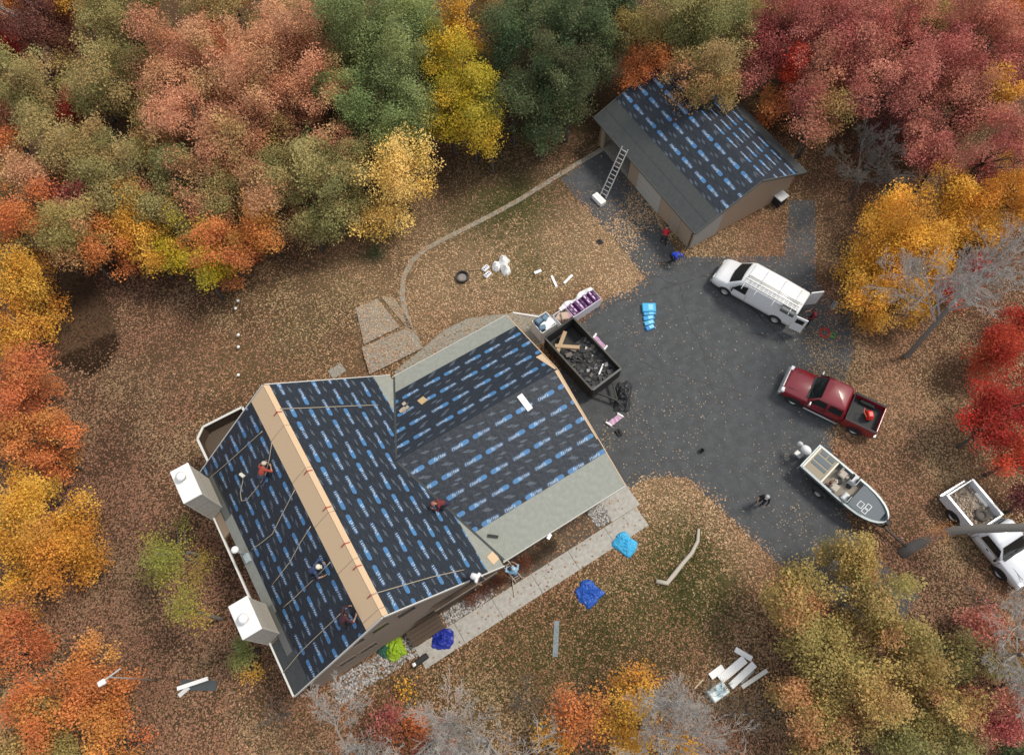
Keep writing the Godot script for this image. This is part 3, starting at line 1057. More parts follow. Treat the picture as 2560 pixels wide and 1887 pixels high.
func build_garage() -> void:
	var root := thing("garage", "detached tan garage with dark printed underlay roof and open doorway", "garage", Vector3(28.2, 0, -22.8))
	var st := mb()
	var xa := 24.0
	var xb := 32.3
	var za := -28.1
	var zb := -17.55
	# gable ends
	for z in [za, zb]:
		st = mb()
		for dz in [0.0, -0.15 if z == zb else 0.15]:
			var f := [Vector3(xa, 0, z + dz), Vector3(xb, 0, z + dz), Vector3(xb, GH - 0.06, z + dz), Vector3(GR, GHR - 0.2, z + dz), Vector3(xa, GH - 0.06, z + dz)]
			for i in range(1, 4):
				if (z == zb) == (dz == 0.0):
					tri(st, f[0], f[i], f[i + 1])
				else:
					tri(st, f[0], f[i + 1], f[i])
		wpart("wall", done(st), mat(0.35, 0.265, 0.19, 0.9), root, root)
	st = mb()
	box(st, Vector3(xb - 0.08, 1.2, (za + zb) / 2), Vector3(0.16, 2.4, zb - za - 0.31))
	wpart("wall", done(st), mat(0.35, 0.265, 0.19, 0.9), root, root)
	# front wall with the open doorway
	st = mb()
	for seg in [[za + 0.155, -27.6, 0.0, 2.4], [-27.6, -24.5, 2.1, 2.4], [-24.5, zb - 0.155, 0.0, 2.4]]:
		box(st, Vector3(xa + 0.08, (seg[2] + seg[3]) / 2, (seg[0] + seg[1]) / 2), Vector3(0.16, seg[3] - seg[2], seg[1] - seg[0]))
	wpart("wall", done(st), mat(0.35, 0.265, 0.19, 0.9), root, root)
	st = mb()
	slab(st, [Vector3(xa, 0, za), Vector3(xb, 0, za), Vector3(xb, 0, zb), Vector3(xa, 0, zb)], 0.03, 0.03)
	wpart("floor", done(st), mats.old_concrete, root, root)
	st = mb()
	for k in 4:
		box(st, Vector3(xa - 0.02, 0.3 + k * 0.52, -22.2), Vector3(0.05, 0.5, 2.5))
	wpart("garage_door", done(st), mat(0.40, 0.39, 0.36, 0.6), root, root)
	st = mb()
	box(st, Vector3(xa - 0.02, 1.02, -19.3), Vector3(0.05, 2.04, 0.92))
	var d := wpart("door", done(st), mat(0.34, 0.28, 0.22, 0.6), root, root)
	st = mb(true)
	lathe(st, [[0.0, 0.0], [0.035, 0.01], [0.035, 0.05], [0.0, 0.06]], Vector3(xa - 0.05, 1.0, -18.95), Basis(Vector3(0, 0, 1), PI / 2), 8)
	part("handle", done(st), mats.steel, d)
	st = mb()
	box(st, Vector3(25.2, 1.1, zb + 0.012), Vector3(2.2, 2.2, 0.03))
	wpart("wall_panel", done(st), mat(0.36, 0.35, 0.32, 0.8), root, root)
	st = mb()
	var th := Vector3(0, -0.16, 0)
	for k in ["gl", "gr"]:
		var l := (slope_point("gl", 0, 0) - Vector3(GX0, GH, 0)).length() if k == "gl" else Vector2(GX1 - GR, GHR - GH).length()
		var a0 := slope_point(k, 0, GZ0)
		var a1 := slope_point(k, 0, GZ1)
		var b0 := slope_point(k, l, GZ0)
		var b1 := slope_point(k, l, GZ1)
		if k == "gl":
			hexa(st, [b0 + th, b1 + th, a1 + th, a0 + th, b0, b1, a1, a0])
		else:
			hexa(st, [a0 + th, a1 + th, b1 + th, b0 + th, a0, a1, b1, b0])
	var roof := wpart("roof", done(st), mat(0.2, 0.15, 0.1, 0.9), root, root)
	for k in ["gl", "gr"]:
		var l := Vector2(GX0 - GR, GHR - GH).length() if k == "gl" else Vector2(GX1 - GR, GHR - GH).length()
		var plain := 1.85 if k == "gl" else 0.95
		var s := 0.0
		var i := 0
		while s < l - plain - 0.02:
			var e := minf(s + 1.02, l - plain)
			course("underlay_strip", k, s, e, GZ0, GZ1, GZ0, GZ1, mats.print, roof, 0.35 * i, 0.03, 0.0, (e - s) / 1.02)
			s += 1.02
			i += 1
		for c in 2:
			course("eave_membrane", k, l - plain + 0.01 + c * plain / 2, l - plain + (c + 1) * plain / 2, GZ0, GZ1, GZ0, GZ1, mats.old_membrane, roof, 0, 0.01)
		for z in [GZ0 - 0.02, GZ1 + 0.02]:
			st = mb()
			bar(st, slope_point(k, 0, z) + Vector3(0, -0.08, 0), slope_point(k, l, z) + Vector3(0, -0.08, 0), 0.04, 0.16)
			part("rake_board", done(st), mat(0.10, 0.10, 0.095, 0.7), roof)
		st = mb()
		bar(st, slope_point(k, l + 0.03, GZ0) + Vector3(0, -0.08, 0), slope_point(k, l + 0.03, GZ1) + Vector3(0, -0.08, 0), 0.05, 0.16)
		part("fascia_board", done(st), mat(0.12, 0.12, 0.115, 0.7), roof)


# ------------------------------------------------------------------ trees
const PAL := {
	"tan": [[0.44, 0.25, 0.135], [0.48, 0.235, 0.14], [0.39, 0.27, 0.12], [0.44, 0.20, 0.115]],
	"olive": [[0.24, 0.215, 0.085], [0.29, 0.235, 0.095], [0.36, 0.245, 0.11], [0.20, 0.205, 0.08]],
	"green": [[0.165, 0.215, 0.08], [0.20, 0.245, 0.095], [0.26, 0.265, 0.085], [0.175, 0.205, 0.085]],
	"dark": [[0.06, 0.09, 0.042], [0.085, 0.115, 0.05], [0.135, 0.155, 0.07], [0.085, 0.085, 0.042]],
	"yellow": [[0.44, 0.34, 0.025], [0.38, 0.30, 0.03], [0.48, 0.32, 0.04], [0.33, 0.29, 0.04]],
	"gold": [[0.56, 0.31, 0.045], [0.50, 0.25, 0.04], [0.46, 0.20, 0.04], [0.58, 0.36, 0.07]],
	"orange": [[0.50, 0.195, 0.065], [0.47, 0.155, 0.055], [0.48, 0.24, 0.065], [0.44, 0.14, 0.06]],
	"red": [[0.42, 0.035, 0.025], [0.36, 0.05, 0.035], [0.44, 0.08, 0.035], [0.30, 0.03, 0.03]],
	"rose": [[0.40, 0.13, 0.11], [0.44, 0.175, 0.135], [0.34, 0.085, 0.08], [0.42, 0.19, 0.12]],
	"maroon": [[0.10, 0.032, 0.034], [0.13, 0.04, 0.04], [0.08, 0.03, 0.03], [0.15, 0.06, 0.045]],
	"mixed": [[0.27, 0.225, 0.08], [0.32, 0.225, 0.085], [0.40, 0.20, 0.095], [0.34, 0.245, 0.085]],
	"straw": [[0.62, 0.42, 0.11], [0.56, 0.37, 0.09], [0.60, 0.38, 0.13], [0.64, 0.46, 0.16]],
	"birch": [[0.27, 0.235, 0.045], [0.23, 0.23, 0.05], [0.36, 0.25, 0.045], [0.20, 0.21, 0.05]],
}
# what each kind is called, in each part of the wood
const KIND := {"tan": "oak_tree", "olive": "oak_tree", "green": "ash_tree", "dark": "oak_tree", "yellow": "maple_tree", "gold": "maple_tree", "orange": "maple_tree", "red": "maple_tree", "rose": "oak_tree", "maroon": "maple_tree", "mixed": "oak_tree", "birch": "birch_tree", "straw": "maple_tree"}
const LOOK := {"tan": "pinkish tan", "olive": "olive tan", "green": "fresh green", "dark": "dark green", "yellow": "lemon yellow", "gold": "golden yellow", "orange": "burnt orange", "red": "bright red", "rose": "dusty rose", "maroon": "dark maroon", "mixed": "olive orange", "birch": "yellow green", "straw": "pale straw yellow"}


func sprig(leaves: int, spread: float, size: float, seed_: int) -> ArrayMesh:
	var r := RandomNumberGenerator.new()
	r.seed = seed_
	var st := mb()
	for i in leaves:
		var d := Vector3(r.randfn(), r.randfn() * 0.6, r.randfn())
		var c := d.limit_length(2.0) * spread * 0.5
		var n := (Vector3(r.randfn() * 0.75, 1.0, r.randfn() * 0.75)).normalized()
		var u := n.cross(Vector3(r.randf() - 0.5, 0.1, r.randf() - 0.5)).normalized()
		var v := n.cross(u)
		var s := size * r.randf_range(0.6, 1.5)
		var k := r.randf_range(0.84, 1.16)
		st.set_color(Color(k, k, k))
		var a := c - u * s * 0.5
		var b := c + v * s * 0.36 + n * s * 0.1
		var e := c + u * s * 0.5
		var f := c - v * s * 0.36 + n * s * 0.1
		tri(st, a, b, e)
		tri(st, a, e, f)
	st.generate_normals()
	return st.commit()


func outside_buildings(p: Vector3) -> Vector3:
	if p.x > GX0 - 1.0 and p.x < GX1 + 0.8 and p.z > GZ0 - 1.0 and p.z < GZ1 + 0.8:
		p.z = GZ0 - 1.0 - 0.1 * (p.x - GX0)
	for r in [[XL - 0.8, XE + 0.6, ZA - 3.2, ZB + 1.6], [XE, XW + 1.2, ZN - 1.0, ZS + 2.6]]:
		if p.x > r[0] and p.x < r[1] and p.z > r[2] and p.z < r[3]:
			p.z = r[3] if p.z > (r[2] + r[3]) * 0.5 else r[2]
	return p


var all_trees := []
var sprigs := 0


func tree(dx: float, dy: float, rd: float, hc: float, kind: String, where: String, density := 1.0, tall := 1.3, fine := false) -> void:
	var r := RandomNumberGenerator.new()
	r.seed = int(dx * 131 + dy * 17 + rd)
	var px := dx * 1.1424
	var py := dy * 1.1424
	var c := g(px, py, hc)
	var depth := (c - Vector3(0, CAM_H, 0)).dot(RZ)
	var big := rd * 1.1424 * depth / F
	if hc > 4.5:
		big *= 1.2
		var deep := where.begins_with("beyond") or where.begins_with("behind")
		hc = maxf(hc * 0.52 if deep else minf(hc * 0.52, big * tall * 1.08), big * tall * 0.88)
		c = g(px, py, hc)
	var base := outside_buildings(Vector3(c.x + r.randfn() * 0.3, 0, c.z + r.randfn() * 0.3))
	var size_word := "small" if big < 1.75 else "mid sized" if big < 2.35 else "large"
	var near := ""
	var best := 1e9
	for o in all_trees:
		if o[4] != kind and absf(o[0] - dx) + absf(o[1] - dy) > 1.0:
			var d2 := Vector2(o[0] - dx, o[1] - dy).length()
			if d2 < best:
				best = d2
				near = o[4]
	var species: String = KIND[kind].trim_suffix("_tree")
	var label: String = size_word + " " + LOOK[kind] + " " + species + " " + where
	if near and where.split(" ").size() < 6:
		label = size_word + " " + LOOK[kind] + " " + species + " beside the " + LOOK[near] + " " + KIND[near].trim_suffix("_tree") + " " + where
	var root := thing(KIND[kind], label, "tree", base, 0.0, LOOK[kind] + " trees " + where)
	var mid := c - base
	# trunk
	var st := mb(true)
	var tr := 0.05 + big * 0.026
	var top := mid + Vector3(r.randfn() * 0.2, big * tall * 0.4, r.randfn() * 0.2)
	tube(st, [Vector3(0, -0.15, 0), Vector3(0, 0.4, 0), Vector3(0, hc * 0.35, 0).lerp(mid, 0.15), mid * 0.7 + Vector3(0, 0, 0), top], [tr * 1.5, tr * 1.1, tr * 0.85, tr * 0.6, tr * 0.15], 7)
	# clumps of foliage
	var n := int(9 + big * 6.5)
	var blobs := []
	for i in n:
		var d := Vector3(r.randfn(), r.randfn() * 0.8 + 0.25, r.randfn()).normalized()
		var q := pow(r.randf(), 0.5)
		var at := mid + Vector3(d.x * big, d.y * big * tall, d.z * big) * q * 0.9
		var br := big * (0.09 + 0.33 * pow(r.randf(), 1.5)) * (1.15 - 0.3 * q)
		blobs.append([at, br, Basis(Vector3(r.randfn(), r.randfn(), r.randfn()).normalized(), r.randf() * TAU) * Basis.from_scale(Vector3(1.35, 0.62, 0.95))])
	for i in mini(n, 14):
		var b: Vector3 = blobs[i][0]
		var from := mid * r.randf_range(0.5, 0.85)
		from.y = minf(from.y, maxf(b.y - big * 0.25, hc * 0.3))
		var m := from.lerp(b, 0.55) + Vector3(0, -0.08 * big, 0)
		tube(st, [from, m, b], [tr * 0.45, tr * 0.28, tr * 0.08], 5)
	part("trunk", done(st), mats.pale_bark if kind == "birch" else mats.bark, root)
	var pal: Array = PAL[kind]
	var main_c := r.randi() % 4
	var where_t: Array[Transform3D] = []
	var cols := PackedColorArray()
	for b in blobs:
		var p0: Array = pal[main_c] if r.randf() < 0.6 else pal[r.randi() % 4]
		var p1: Array = pal[r.randi() % 4]
		var c0 := Vector3(p0[0], p0[1], p0[2])
		var c1 := Vector3(p1[0], p1[1], p1[2])
		var lift := r.randf_range(1.05, 1.6)
		var br: float = b[1]
		var count := int((br * br * 92.0 + br * 9.0) * density)
		for i in count:
			var d := Vector3(r.randfn(), r.randfn() + 0.3, r.randfn()).normalized()
			var rad := br * (0.35 + 0.85 * pow(r.randf(), 0.6))
			var at: Vector3 = b[0] + (b[2] * d) * rad
			if at.y < 0.2:
				continue
			var tilt := Basis(Vector3(d.z, 0, -d.x).normalized() if absf(d.y) < 0.99 else Vector3.RIGHT, acos(clampf(d.y, -1, 1)) * 0.6)
			where_t.append(Transform3D(tilt * Basis(Vector3.UP, r.randf() * TAU) * r.randf_range(0.7, 1.3), at))
			var base_c := c0.lerp(c1, clampf(r.randfn() * 0.16 + 0.3, 0.0, 1.0)) * lift
			var k := r.randf_range(0.86, 1.16)
			var j := r.randf_range(-0.06, 0.06)
			cols.append(Color(base_c.x * (k + j), base_c.y * k, base_c.z * (k - j)))
	crown(root, where_t, cols, "fine" if fine else "broad")


func crown(root: Node3D, where_t: Array[Transform3D], cols: PackedColorArray, kind: String) -> void:
	if not leaf_mesh.has(kind):
		leaf_mesh[kind] = sprig(18, 0.44, 0.098, 3) if kind == "broad" else sprig(11, 0.5, 0.07, 4)
	var mm := MultiMesh.new()
	mm.transform_format = MultiMesh.TRANSFORM_3D
	mm.use_colors = true
	mm.mesh = leaf_mesh[kind]
	mm.instance_count = where_t.size()
	for i in where_t.size():
		mm.set_instance_transform(i, where_t[i])
		mm.set_instance_color(i, cols[i])
	sprigs += where_t.size()
	var o := MultiMeshInstance3D.new()
	o.name = "crown"
	o.set_meta("kind", "stuff")
	o.multimesh = mm
	o.material_override = mats.leaf
	root.add_child(o, true)


func bare_tree(base: Vector3, height: float, label: String, spread: float, seed_: int, m: Material, called := "bare_tree", twig_levels := 5) -> Node3D:
	var r := RandomNumberGenerator.new()
	r.seed = seed_
	var root := thing(called, label, "tree" if called == "bare_tree" else "shrub", base)
	var st := mb()
	var tr := 0.04 + height * 0.0085
	var stack := []
	if called == "bare_tree":
		var fork := Vector3(r.randfn() * 0.25, height * (0.36 if spread > 0.6 else 0.45), r.randfn() * 0.25)
		tube(st, [Vector3(0, -0.2, 0), Vector3(0, 0.3, 0), fork], [tr * 1.6, tr * 1.1, tr * 0.85], 7)
		part("trunk", done(st), m, root)
		st = mb()
		for i in 5:
			var az := r.randf() * TAU
			stack.append([fork * r.randf_range(0.62, 1.0), (Vector3(cos(az), 1.0 / spread, sin(az)) + Vector3(r.randfn(), 0, r.randfn()) * 0.2).normalized(), height * (0.36 if spread > 0.6 else 0.27), tr * 0.55, 0])
	else:
		for i in 9:
			stack.append([Vector3(r.randfn() * 0.15, -0.05, r.randfn() * 0.15), (Vector3(cos(i * 0.7), 1.1, sin(i * 0.7)) + Vector3(r.randfn(), 0, r.randfn()) * 0.2).normalized(), height * 0.5, 0.02, 1])
	while stack.size():
		var s: Array = stack.pop_back()
		var a: Vector3 = s[0]
		var d: Vector3 = s[1]
		var l: float = s[2]
		var w: float = s[3]
		var lev: int = s[4]
		var b := a + d * l * 0.5 + Vector3(r.randfn(), r.randfn(), r.randfn()) * l * 0.05
		var c := b + (d + Vector3(0, 0.12, 0)).normalized() * l * 0.5
		tube(st, [a, b, c], [w, w * 0.75, w * 0.4], 4 if lev < 2 else 3)
		if lev < twig_levels:
			var kids := 5 if lev < 2 else 4
			for k in kids:
				var t := 0.35 + 0.65 * (k + r.randf()) / kids
				var from := a.lerp(b, t * 2.0) if t < 0.5 else b.lerp(c, t * 2.0 - 1.0)
				var nd := (d + Vector3(r.randfn(), r.randfn() * 0.7 + 0.15, r.randfn()) * 0.52).normalized()
				stack.append([from, nd, l * r.randf_range(0.42, 0.66), maxf(w * 0.5, 0.007), lev + 1])
	part("branches", done(st), mats.twig if m == mats.pale_bark else mats.dull_twig, root)
	return root


func build_woods() -> void:
	var nw := "beyond the leafy lawn"
	var nn := "behind the curved path"
	var ne := "behind the garage"
	var e := "beside the parked vehicles"
	var w := "facing the chimneys"
	var sw := "below the chimneys"
	var s := "in front of the gable"
	var se := "at the driveway mouth"
	all_trees = [
		# d = photograph position at 2241 px width: x, y, radius, crown height, kind, place
		[400, 140, 115, 12, "tan", nw], [545, 165, 120, 13, "tan", nw], [425, 285, 115, 11, "tan", nw], [630, 95, 100, 12, "tan", nw], [700, 185, 80, 11, "tan", nw], [520, 340, 85, 9, "tan", nw], [300, 45, 110, 12, "olive", nw], [235, 190, 95, 11, "olive", nw], [55, 195, 95, 12, "olive", nw], [190, 335, 85, 10, "olive", nw], [105, 330, 75, 10, "olive", nw], [270, 400, 80, 9, "olive", nw], [655, 380, 85, 9, "olive", nw], [735, 430, 70, 8, "olive", nw], [600, 440, 75, 8, "tan", nw], [490, 430, 70, 7, "olive", nw], [390, 400, 70, 8, "olive", nw], [750, 330, 60, 8, "tan", nw],
		[50, 470, 75, 10, "orange", nw], [150, 520, 80, 9, "mixed", nw], [75, 400, 65, 10, "tan", nw], [510, 545, 75, 6, "orange", nw], [310, 480, 65, 7, "gold", nw], [405, 540, 62, 6, "yellow", nw], [480, 580, 40, 5, "yellow", nw], [345, 545, 52, 6, "gold", nw], [445, 588, 48, 5.5, "yellow", nw], [295, 520, 40, 6, "gold", nw], [560, 500, 65, 7, "orange", nw], [240, 540, 65, 6, "orange", nw], [420, 470, 60, 7, "olive", nw], [690, 500, 60, 5, "olive", nw], [160, 440, 60, 8, "rose", nw], [20, 560, 50, 8, "mixed", nw],
		[85, 55, 80, 11, "maroon", nw], [15, 110, 50, 9, "red", nw], [155, 245, 45, 7, "red", nw], [165, 150, 55, 7, "maroon", nw], [160, 5, 50, 11, "gold", nw], [470, 30, 80, 10, "olive", nw], [20, 20, 60, 12, "orange", nw],
		[825, 85, 120, 13, "green", nn], [885, 185, 100, 12, "green", nn], [775, 225, 80, 10, "green", nn], [855, 290, 80, 9, "green", nn], [790, 330, 60, 7, "green", nn], [735, 60, 90, 11, "olive", nn], [920, 60, 85, 12, "green", nn], [900, 330, 45, 6, "yellow", nn],
		[985, 55, 60, 12, "gold", nn], [1000, 160, 72, 11, "yellow", nn], [1035, 240, 66, 9, "yellow", nn], [985, 250, 60, 8, "yellow", nn], [1060, 295, 42, 7, "yellow", nn], [950, 120, 55, 12, "yellow", nn], [1055, 195, 50, 10, "yellow", nn], [1110, 55, 80, 12, "dark", nn], [1180, 115, 100, 12, "dark", nn], [1245, 185, 75, 10, "dark", nn], [1130, 215, 65, 9, "dark", nn], [1270, 60, 80, 12, "dark", nn], [1185, 275, 50, 6, "dark", nn], [1310, 120, 60, 8, "dark", nn], [1060, 130, 50, 8, "gold", nn], [1340, 20, 70, 10, "dark", nn], [1180, 10, 80, 13, "dark", nn],
		[1425, 60, 75, 10, "mixed", ne], [1520, 55, 110, 13, "olive", ne], [1570, 140, 75, 12, "olive", ne], [1395, 170, 55, 7, "orange", ne], [1500, 185, 60, 11, "mixed", ne], [1440, 130, 50, 9, "orange", ne], [1570, 205, 45, 9, "mixed", ne], [1620, 60, 60, 12, "olive", ne],
		[1720, 55, 90, 12, "rose", ne], [1800, 45, 80, 13, "rose", ne], [1735, 150, 58, 9, "red", ne], [1800, 150, 70, 11, "rose", ne], [1770, 255, 55, 9, "rose", ne], [1880, 95, 90, 12, "rose", ne], [1965, 50, 80, 13, "rose", ne], [1950, 185, 85, 11, "rose", ne], [2060, 120, 90, 12, "rose", ne], [2140, 55, 90, 13, "rose", ne], [2225, 135, 80, 12, "rose", ne], [2030, 20, 70, 11, "mixed", ne], [2120, 215, 75, 11, "rose", ne], [2000, 280, 50, 8, "rose", ne], [2200, 310, 75, 11, "rose", ne], [2060, 340, 60, 9, "rose", ne], [1690, 240, 45, 5, "orange", ne], [1850, 10, 70, 10, "rose", ne], [2230, 20, 60, 11, "orange", ne], [1640, 170, 45, 8, "rose", ne],
		[2190, 205, 45, 12, "gold", ne], [2205, 430, 85, 10, "gold", e], [2095, 445, 80, 9, "gold", e], [1985, 530, 95, 8, "gold", e], [1920, 590, 65, 6, "gold", e], [2040, 600, 62, 6, "gold", e], [2240, 340, 60, 11, "gold", e], [1940, 480, 50, 6, "gold", e], [2150, 370, 50, 9, "rose", e], [1880, 650, 30, 3, "gold", e], [2085, 640, 35, 4, "red", e], [1905, 645, 62, 6, "gold", e], [1975, 655, 66, 6, "gold", e], [2050, 540, 62, 7, "gold", e], [2105, 520, 62, 8, "gold", e], [1870, 560, 40, 5, "gold", e], [2130, 600, 40, 5, "red", e],
		[2200, 770, 68, 8, "red", e], [2205, 880, 85, 8, "red", e], [2150, 940, 65, 6, "red", e], [2235, 700, 45, 8, "red", e], [2225, 1000, 60, 6, "red", e], [2235, 1090, 40, 5, "maroon", e],
		[50, 620, 75, 8, "gold", w], [35, 715, 70, 7, "gold", w], [90, 660, 45, 6, "gold", w], [55, 850, 90, 9, "orange", w], [95, 940, 75, 8, "orange", w], [25, 960, 70, 9, "orange", w], [110, 1010, 50, 6, "orange", w], [55, 1085, 85, 9, "gold", w], [125, 1195, 85, 8, "gold", w], [40, 1220, 80, 9, "gold", w], [165, 1130, 45, 6, "gold", w], [180, 1240, 45, 6, "gold", w],
		[35, 1350, 60, 7, "orange", sw], [40, 1430, 80, 8, "orange", sw], [195, 1500, 85, 8, "orange", sw], [110, 1560, 85, 8, "orange", sw], [240, 1570, 65, 7, "orange", sw], [50, 1610, 80, 8, "mixed", sw], [255, 1630, 60, 6, "orange", sw], [150, 1640, 60, 8, "mixed", sw],
		[855, 1565, 50, 6, "rose", s], [900, 1600, 48, 7, "orange", s], [885, 1510, 22, 5, "gold", s], [1265, 1570, 75, 8, "orange", s], [1370, 1590, 75, 7, "gold", s], [1215, 1625, 50, 7, "gold", s], [1385, 1492, 52, 5, "gold", s], [1480, 1640, 40, 5, "gold", s], [950, 1640, 45, 6, "rose", s],
		[1765, 1330, 90, 9, "mixed", se], [1870, 1222, 70, 9, "mixed", se], [1905, 1320, 95, 11, "mixed", se], [1810, 1430, 95, 11, "mixed", se], [1975, 1410, 95, 11, "mixed", se], [1880, 1520, 110, 12, "mixed", se], [1765, 1560, 80, 9, "mixed", se], [2045, 1530, 95, 10, "mixed", se], [1975, 1630, 80, 10, "olive", se], [1800, 1640, 70, 9, "mixed", se], [2115, 1440, 62, 8, "olive", se], [2150, 1370, 42, 6, "rose", se], [2185, 1580, 75, 8, "rose", se], [2105, 1625, 65, 8, "olive", se], [2210, 1480, 45, 6, "mixed", se], [2230, 1400, 45, 6, "tan", se], [2220, 1650, 50, 9, "dark", se]]
	# understorey between the tall crowns, and the wood going on past the frame
	var r0 := RandomNumberGenerator.new()
	r0.seed = 440
	for row in [[-45, 0, 2300], [25, 0, 2260], [100, 0, 2260], [175, 0, 2260], [250, 0, 2260], [325, 0, 1000], [400, 0, 780], [470, 0, 600]]:
		var x := 20.0
		while x < row[2]:
			var lim := 520 if x < 600 else 440 if x < 800 else 265 if x < 1050 else 245 if x < 1330 else 130 if x < 1620 else 170 if x < 1720 else 290
			var yy: float = row[0] + r0.randf_range(-20, 20)
			if yy < lim:
				var kinds := ["olive", "tan", "mixed", "orange"] if x < 700 else ["green", "olive"] if x < 960 else ["dark", "dark", "mixed"] if x < 1400 else ["mixed", "olive", "orange"] if x < 1640 else ["rose", "rose", "maroon", "mixed"]
				all_trees.append([x + r0.randf_range(-25, 25), yy, r0.randf_range(42, 62), r0.randf_range(6.5, 8.5), kinds[r0.randi() % kinds.size()], nw if x < 740 else nn if x < 1380 else ne])
			x += 150.0
	for t in all_trees:
		tree(t[0], t[1], t[2], t[3], t[4], t[5], 1.25 if t[5] == se else 0.55 if t[5] == s else 0.9)
	# trees that stand out by themselves
	tree(885, 390, 98, 8, "straw", "with gaps in its crown beside the curved path", 0.36, 1.1)
	tree(840, 480, 62, 5, "straw", "with low boughs beside the curved path", 0.4, 1.0)
	tree(372, 1215, 72, 6.2, "birch", "standing alone between lawn and chimneys", 1.1, 1.5, true)
	tree(404, 1330, 66, 4.2, "birch", "spreading low behind the chimney", 0.85, 1.3, true)
	tree(520, 1435, 34, 1.3, "green", "growing low at the foot of the chimney", 2.2, 0.8, true)
	tree(548, 1475, 24, 0.9, "gold", "growing low at the foot of the chimney", 2.2, 0.7, true)
	# leafless trees
	bare_tree(g(2268, 890), 13.0, "tall grey leafless tree with dark trunk beside the red leaved maples", 0.5, 71, mats.pale_bark)
	bare_tree(g(2125, 500), 6.0, "grey leafless tree with crooked boughs between garage and golden maples", 0.7, 72, mats.bark)
	bare_tree(g(1575, 1815), 8.0, "pale leafless tree with upright limbs near the blue tarps", 0.65, 73, mats.pale_bark)
	bare_tree(g(1212, 1850), 9.5, "grey leafless tree with dense fine twigs in front of the walkway", 0.7, 74, mats.pale_bark)
	bare_tree(g(900, 1868), 6.5, "brownish leafless tree below the gable wall", 0.75, 75, mats.pale_bark)
	bare_tree(g(1110, 1840), 6.5, "small leafless tree with thin twigs near the end of the walkway", 0.7, 76, mats.pale_bark)
	bare_tree(g(2480, 1640), 7.0, "leafless grey tree among the mixed oaks", 0.9, 77, mats.pale_bark)
	bare_tree(g(180, 190), 13.0, "tall bare grey trunk among the maroon maples", 0.5, 78, mats.pale_bark, "bare_tree", 2)
	for i in 6:
		var q: Array = [[1800, 1745], [1880, 1790], [1720, 1850], [1300, 1740], [700, 1790], [2440, 1500]][i]
		bare_tree(g(q[0], q[1]), 1.8, ["leafless brown shrub beside the stack of white planks", "leafless brown shrub under the mixed oaks", "leafless brown shrub near the golden maples", "leafless brown shrub on the lawn near the walkway", "leafless brown shrub below the roof corner", "leafless brown shrub near the white pickup"][i], 1.2, 90 + i, mats.bark, "bare_shrub", 3)
	# leaning trunk over the white pickup
	var lean := thing("leaning_tree", "thick grey trunk leaning out low over the white pickup", "tree", g(2262, 1378))
	var st := mb(true)
	var o := lean.position
	tube(st, [g(2256, 1384, -0.1) - o, g(2285, 1366, 0.5) - o, g(2332, 1344, 1.5) - o, g(2385, 1326, 2.4) - o, g(2450, 1322, 3.3) - o, g(2570, 1318, 4.8) - o, g(2760, 1300, 7.0) - o], [0.33, 0.29, 0.25, 0.23, 0.22, 0.21, 0.18], 12)
	part("trunk", done(st), mats.pale_bark, lean)
	var wt: Array[Transform3D] = []
	var cols := PackedColorArray()
	var r := RandomNumberGenerator.new()
	r.seed = 8
	for i in 50:
		var c := g(2347, 1332, 2.2) - o + Vector3(r.randfn() * 0.35, r.randfn() * 0.1 + 0.1, r.randfn() * 0.2)
		wt.append(Transform3D(Basis(Vector3.UP, r.randf() * TAU) * 0.8, c))
		cols.append(Color(0.46 * r.randf_range(0.8, 1.2), 0.21, 0.08))
	crown(lean, wt, cols, "fine")


# ------------------------------------------------------------------ vehicles; local axes: +z forward, +y up, origin on the ground
func mirror_ring(z: float, half: Array) -> PackedVector3Array:
	# half: [x, y] from bottom to top centre on the +x side
	var ring := PackedVector3Array()
	for p in half:
		ring.append(Vector3(p[0], p[1], z))
	for i in range(half.size() - 1, -1, -1):
		if half[i][0] > 0.001:
			ring.append(Vector3(-half[i][0], half[i][1], z))
	return ring


func wheel(parent: Node3D, x: float, z: float, r: float, w: float, rim_c: Material) -> void:
	var o := Node3D.new()
	o.name = "wheel"
	parent.add_child(o, true)
	o.position = Vector3(x, r, z)
	var b := Basis(Vector3(0, 0, 1), -PI / 2 if x > 0 else PI / 2)
	var st := mb(true)
	lathe(st, [[r * 0.62, -w * 0.5], [r * 0.93, -w * 0.5], [r, -w * 0.32], [r, w * 0.32], [r * 0.93, w * 0.5], [r * 0.64, w * 0.5], [r * 0.62, w * 0.3]], Vector3.ZERO, b, 20)
	part("tyre", done(st), mats.rubber, o)
	st = mb()
	lathe(st, [[r * 0.61, -w * 0.2], [r * 0.63, w * 0.42], [r * 0.52, w * 0.46], [r * 0.45, w * 0.34], [r * 0.2, w * 0.38], [r * 0.1, w * 0.45], [0.0, w * 0.45]], Vector3.ZERO, b, 10)
	part("rim", done(st), rim_c, o)


func glass(parent: Node3D, p: Array, called := "window") -> void:
	var st := mb()
	quad(st, p[0], p[1], p[2], p[3])
	part(called, done(st), mats.glass, parent)


func arch(parent: Node3D, x: float, z: float, r: float) -> void:
	# dark wheel well
	var st := mb()
	var s := signf(x)
	var ring := []
	for k in 13:
		var a := PI * k / 12.0
		ring.append(Vector3(x, r + sin(a) * r * 1.2, z + cos(a) * r * 1.22))
	for k in 12:
		if s > 0:
			tri(st, Vector3(x, r * 0.9, z), ring[k + 1], ring[k])
		else:
			tri(st, Vector3(x, r * 0.9, z), ring[k], ring[k + 1])
	part("wheel_well", done(st), mats.black, parent)


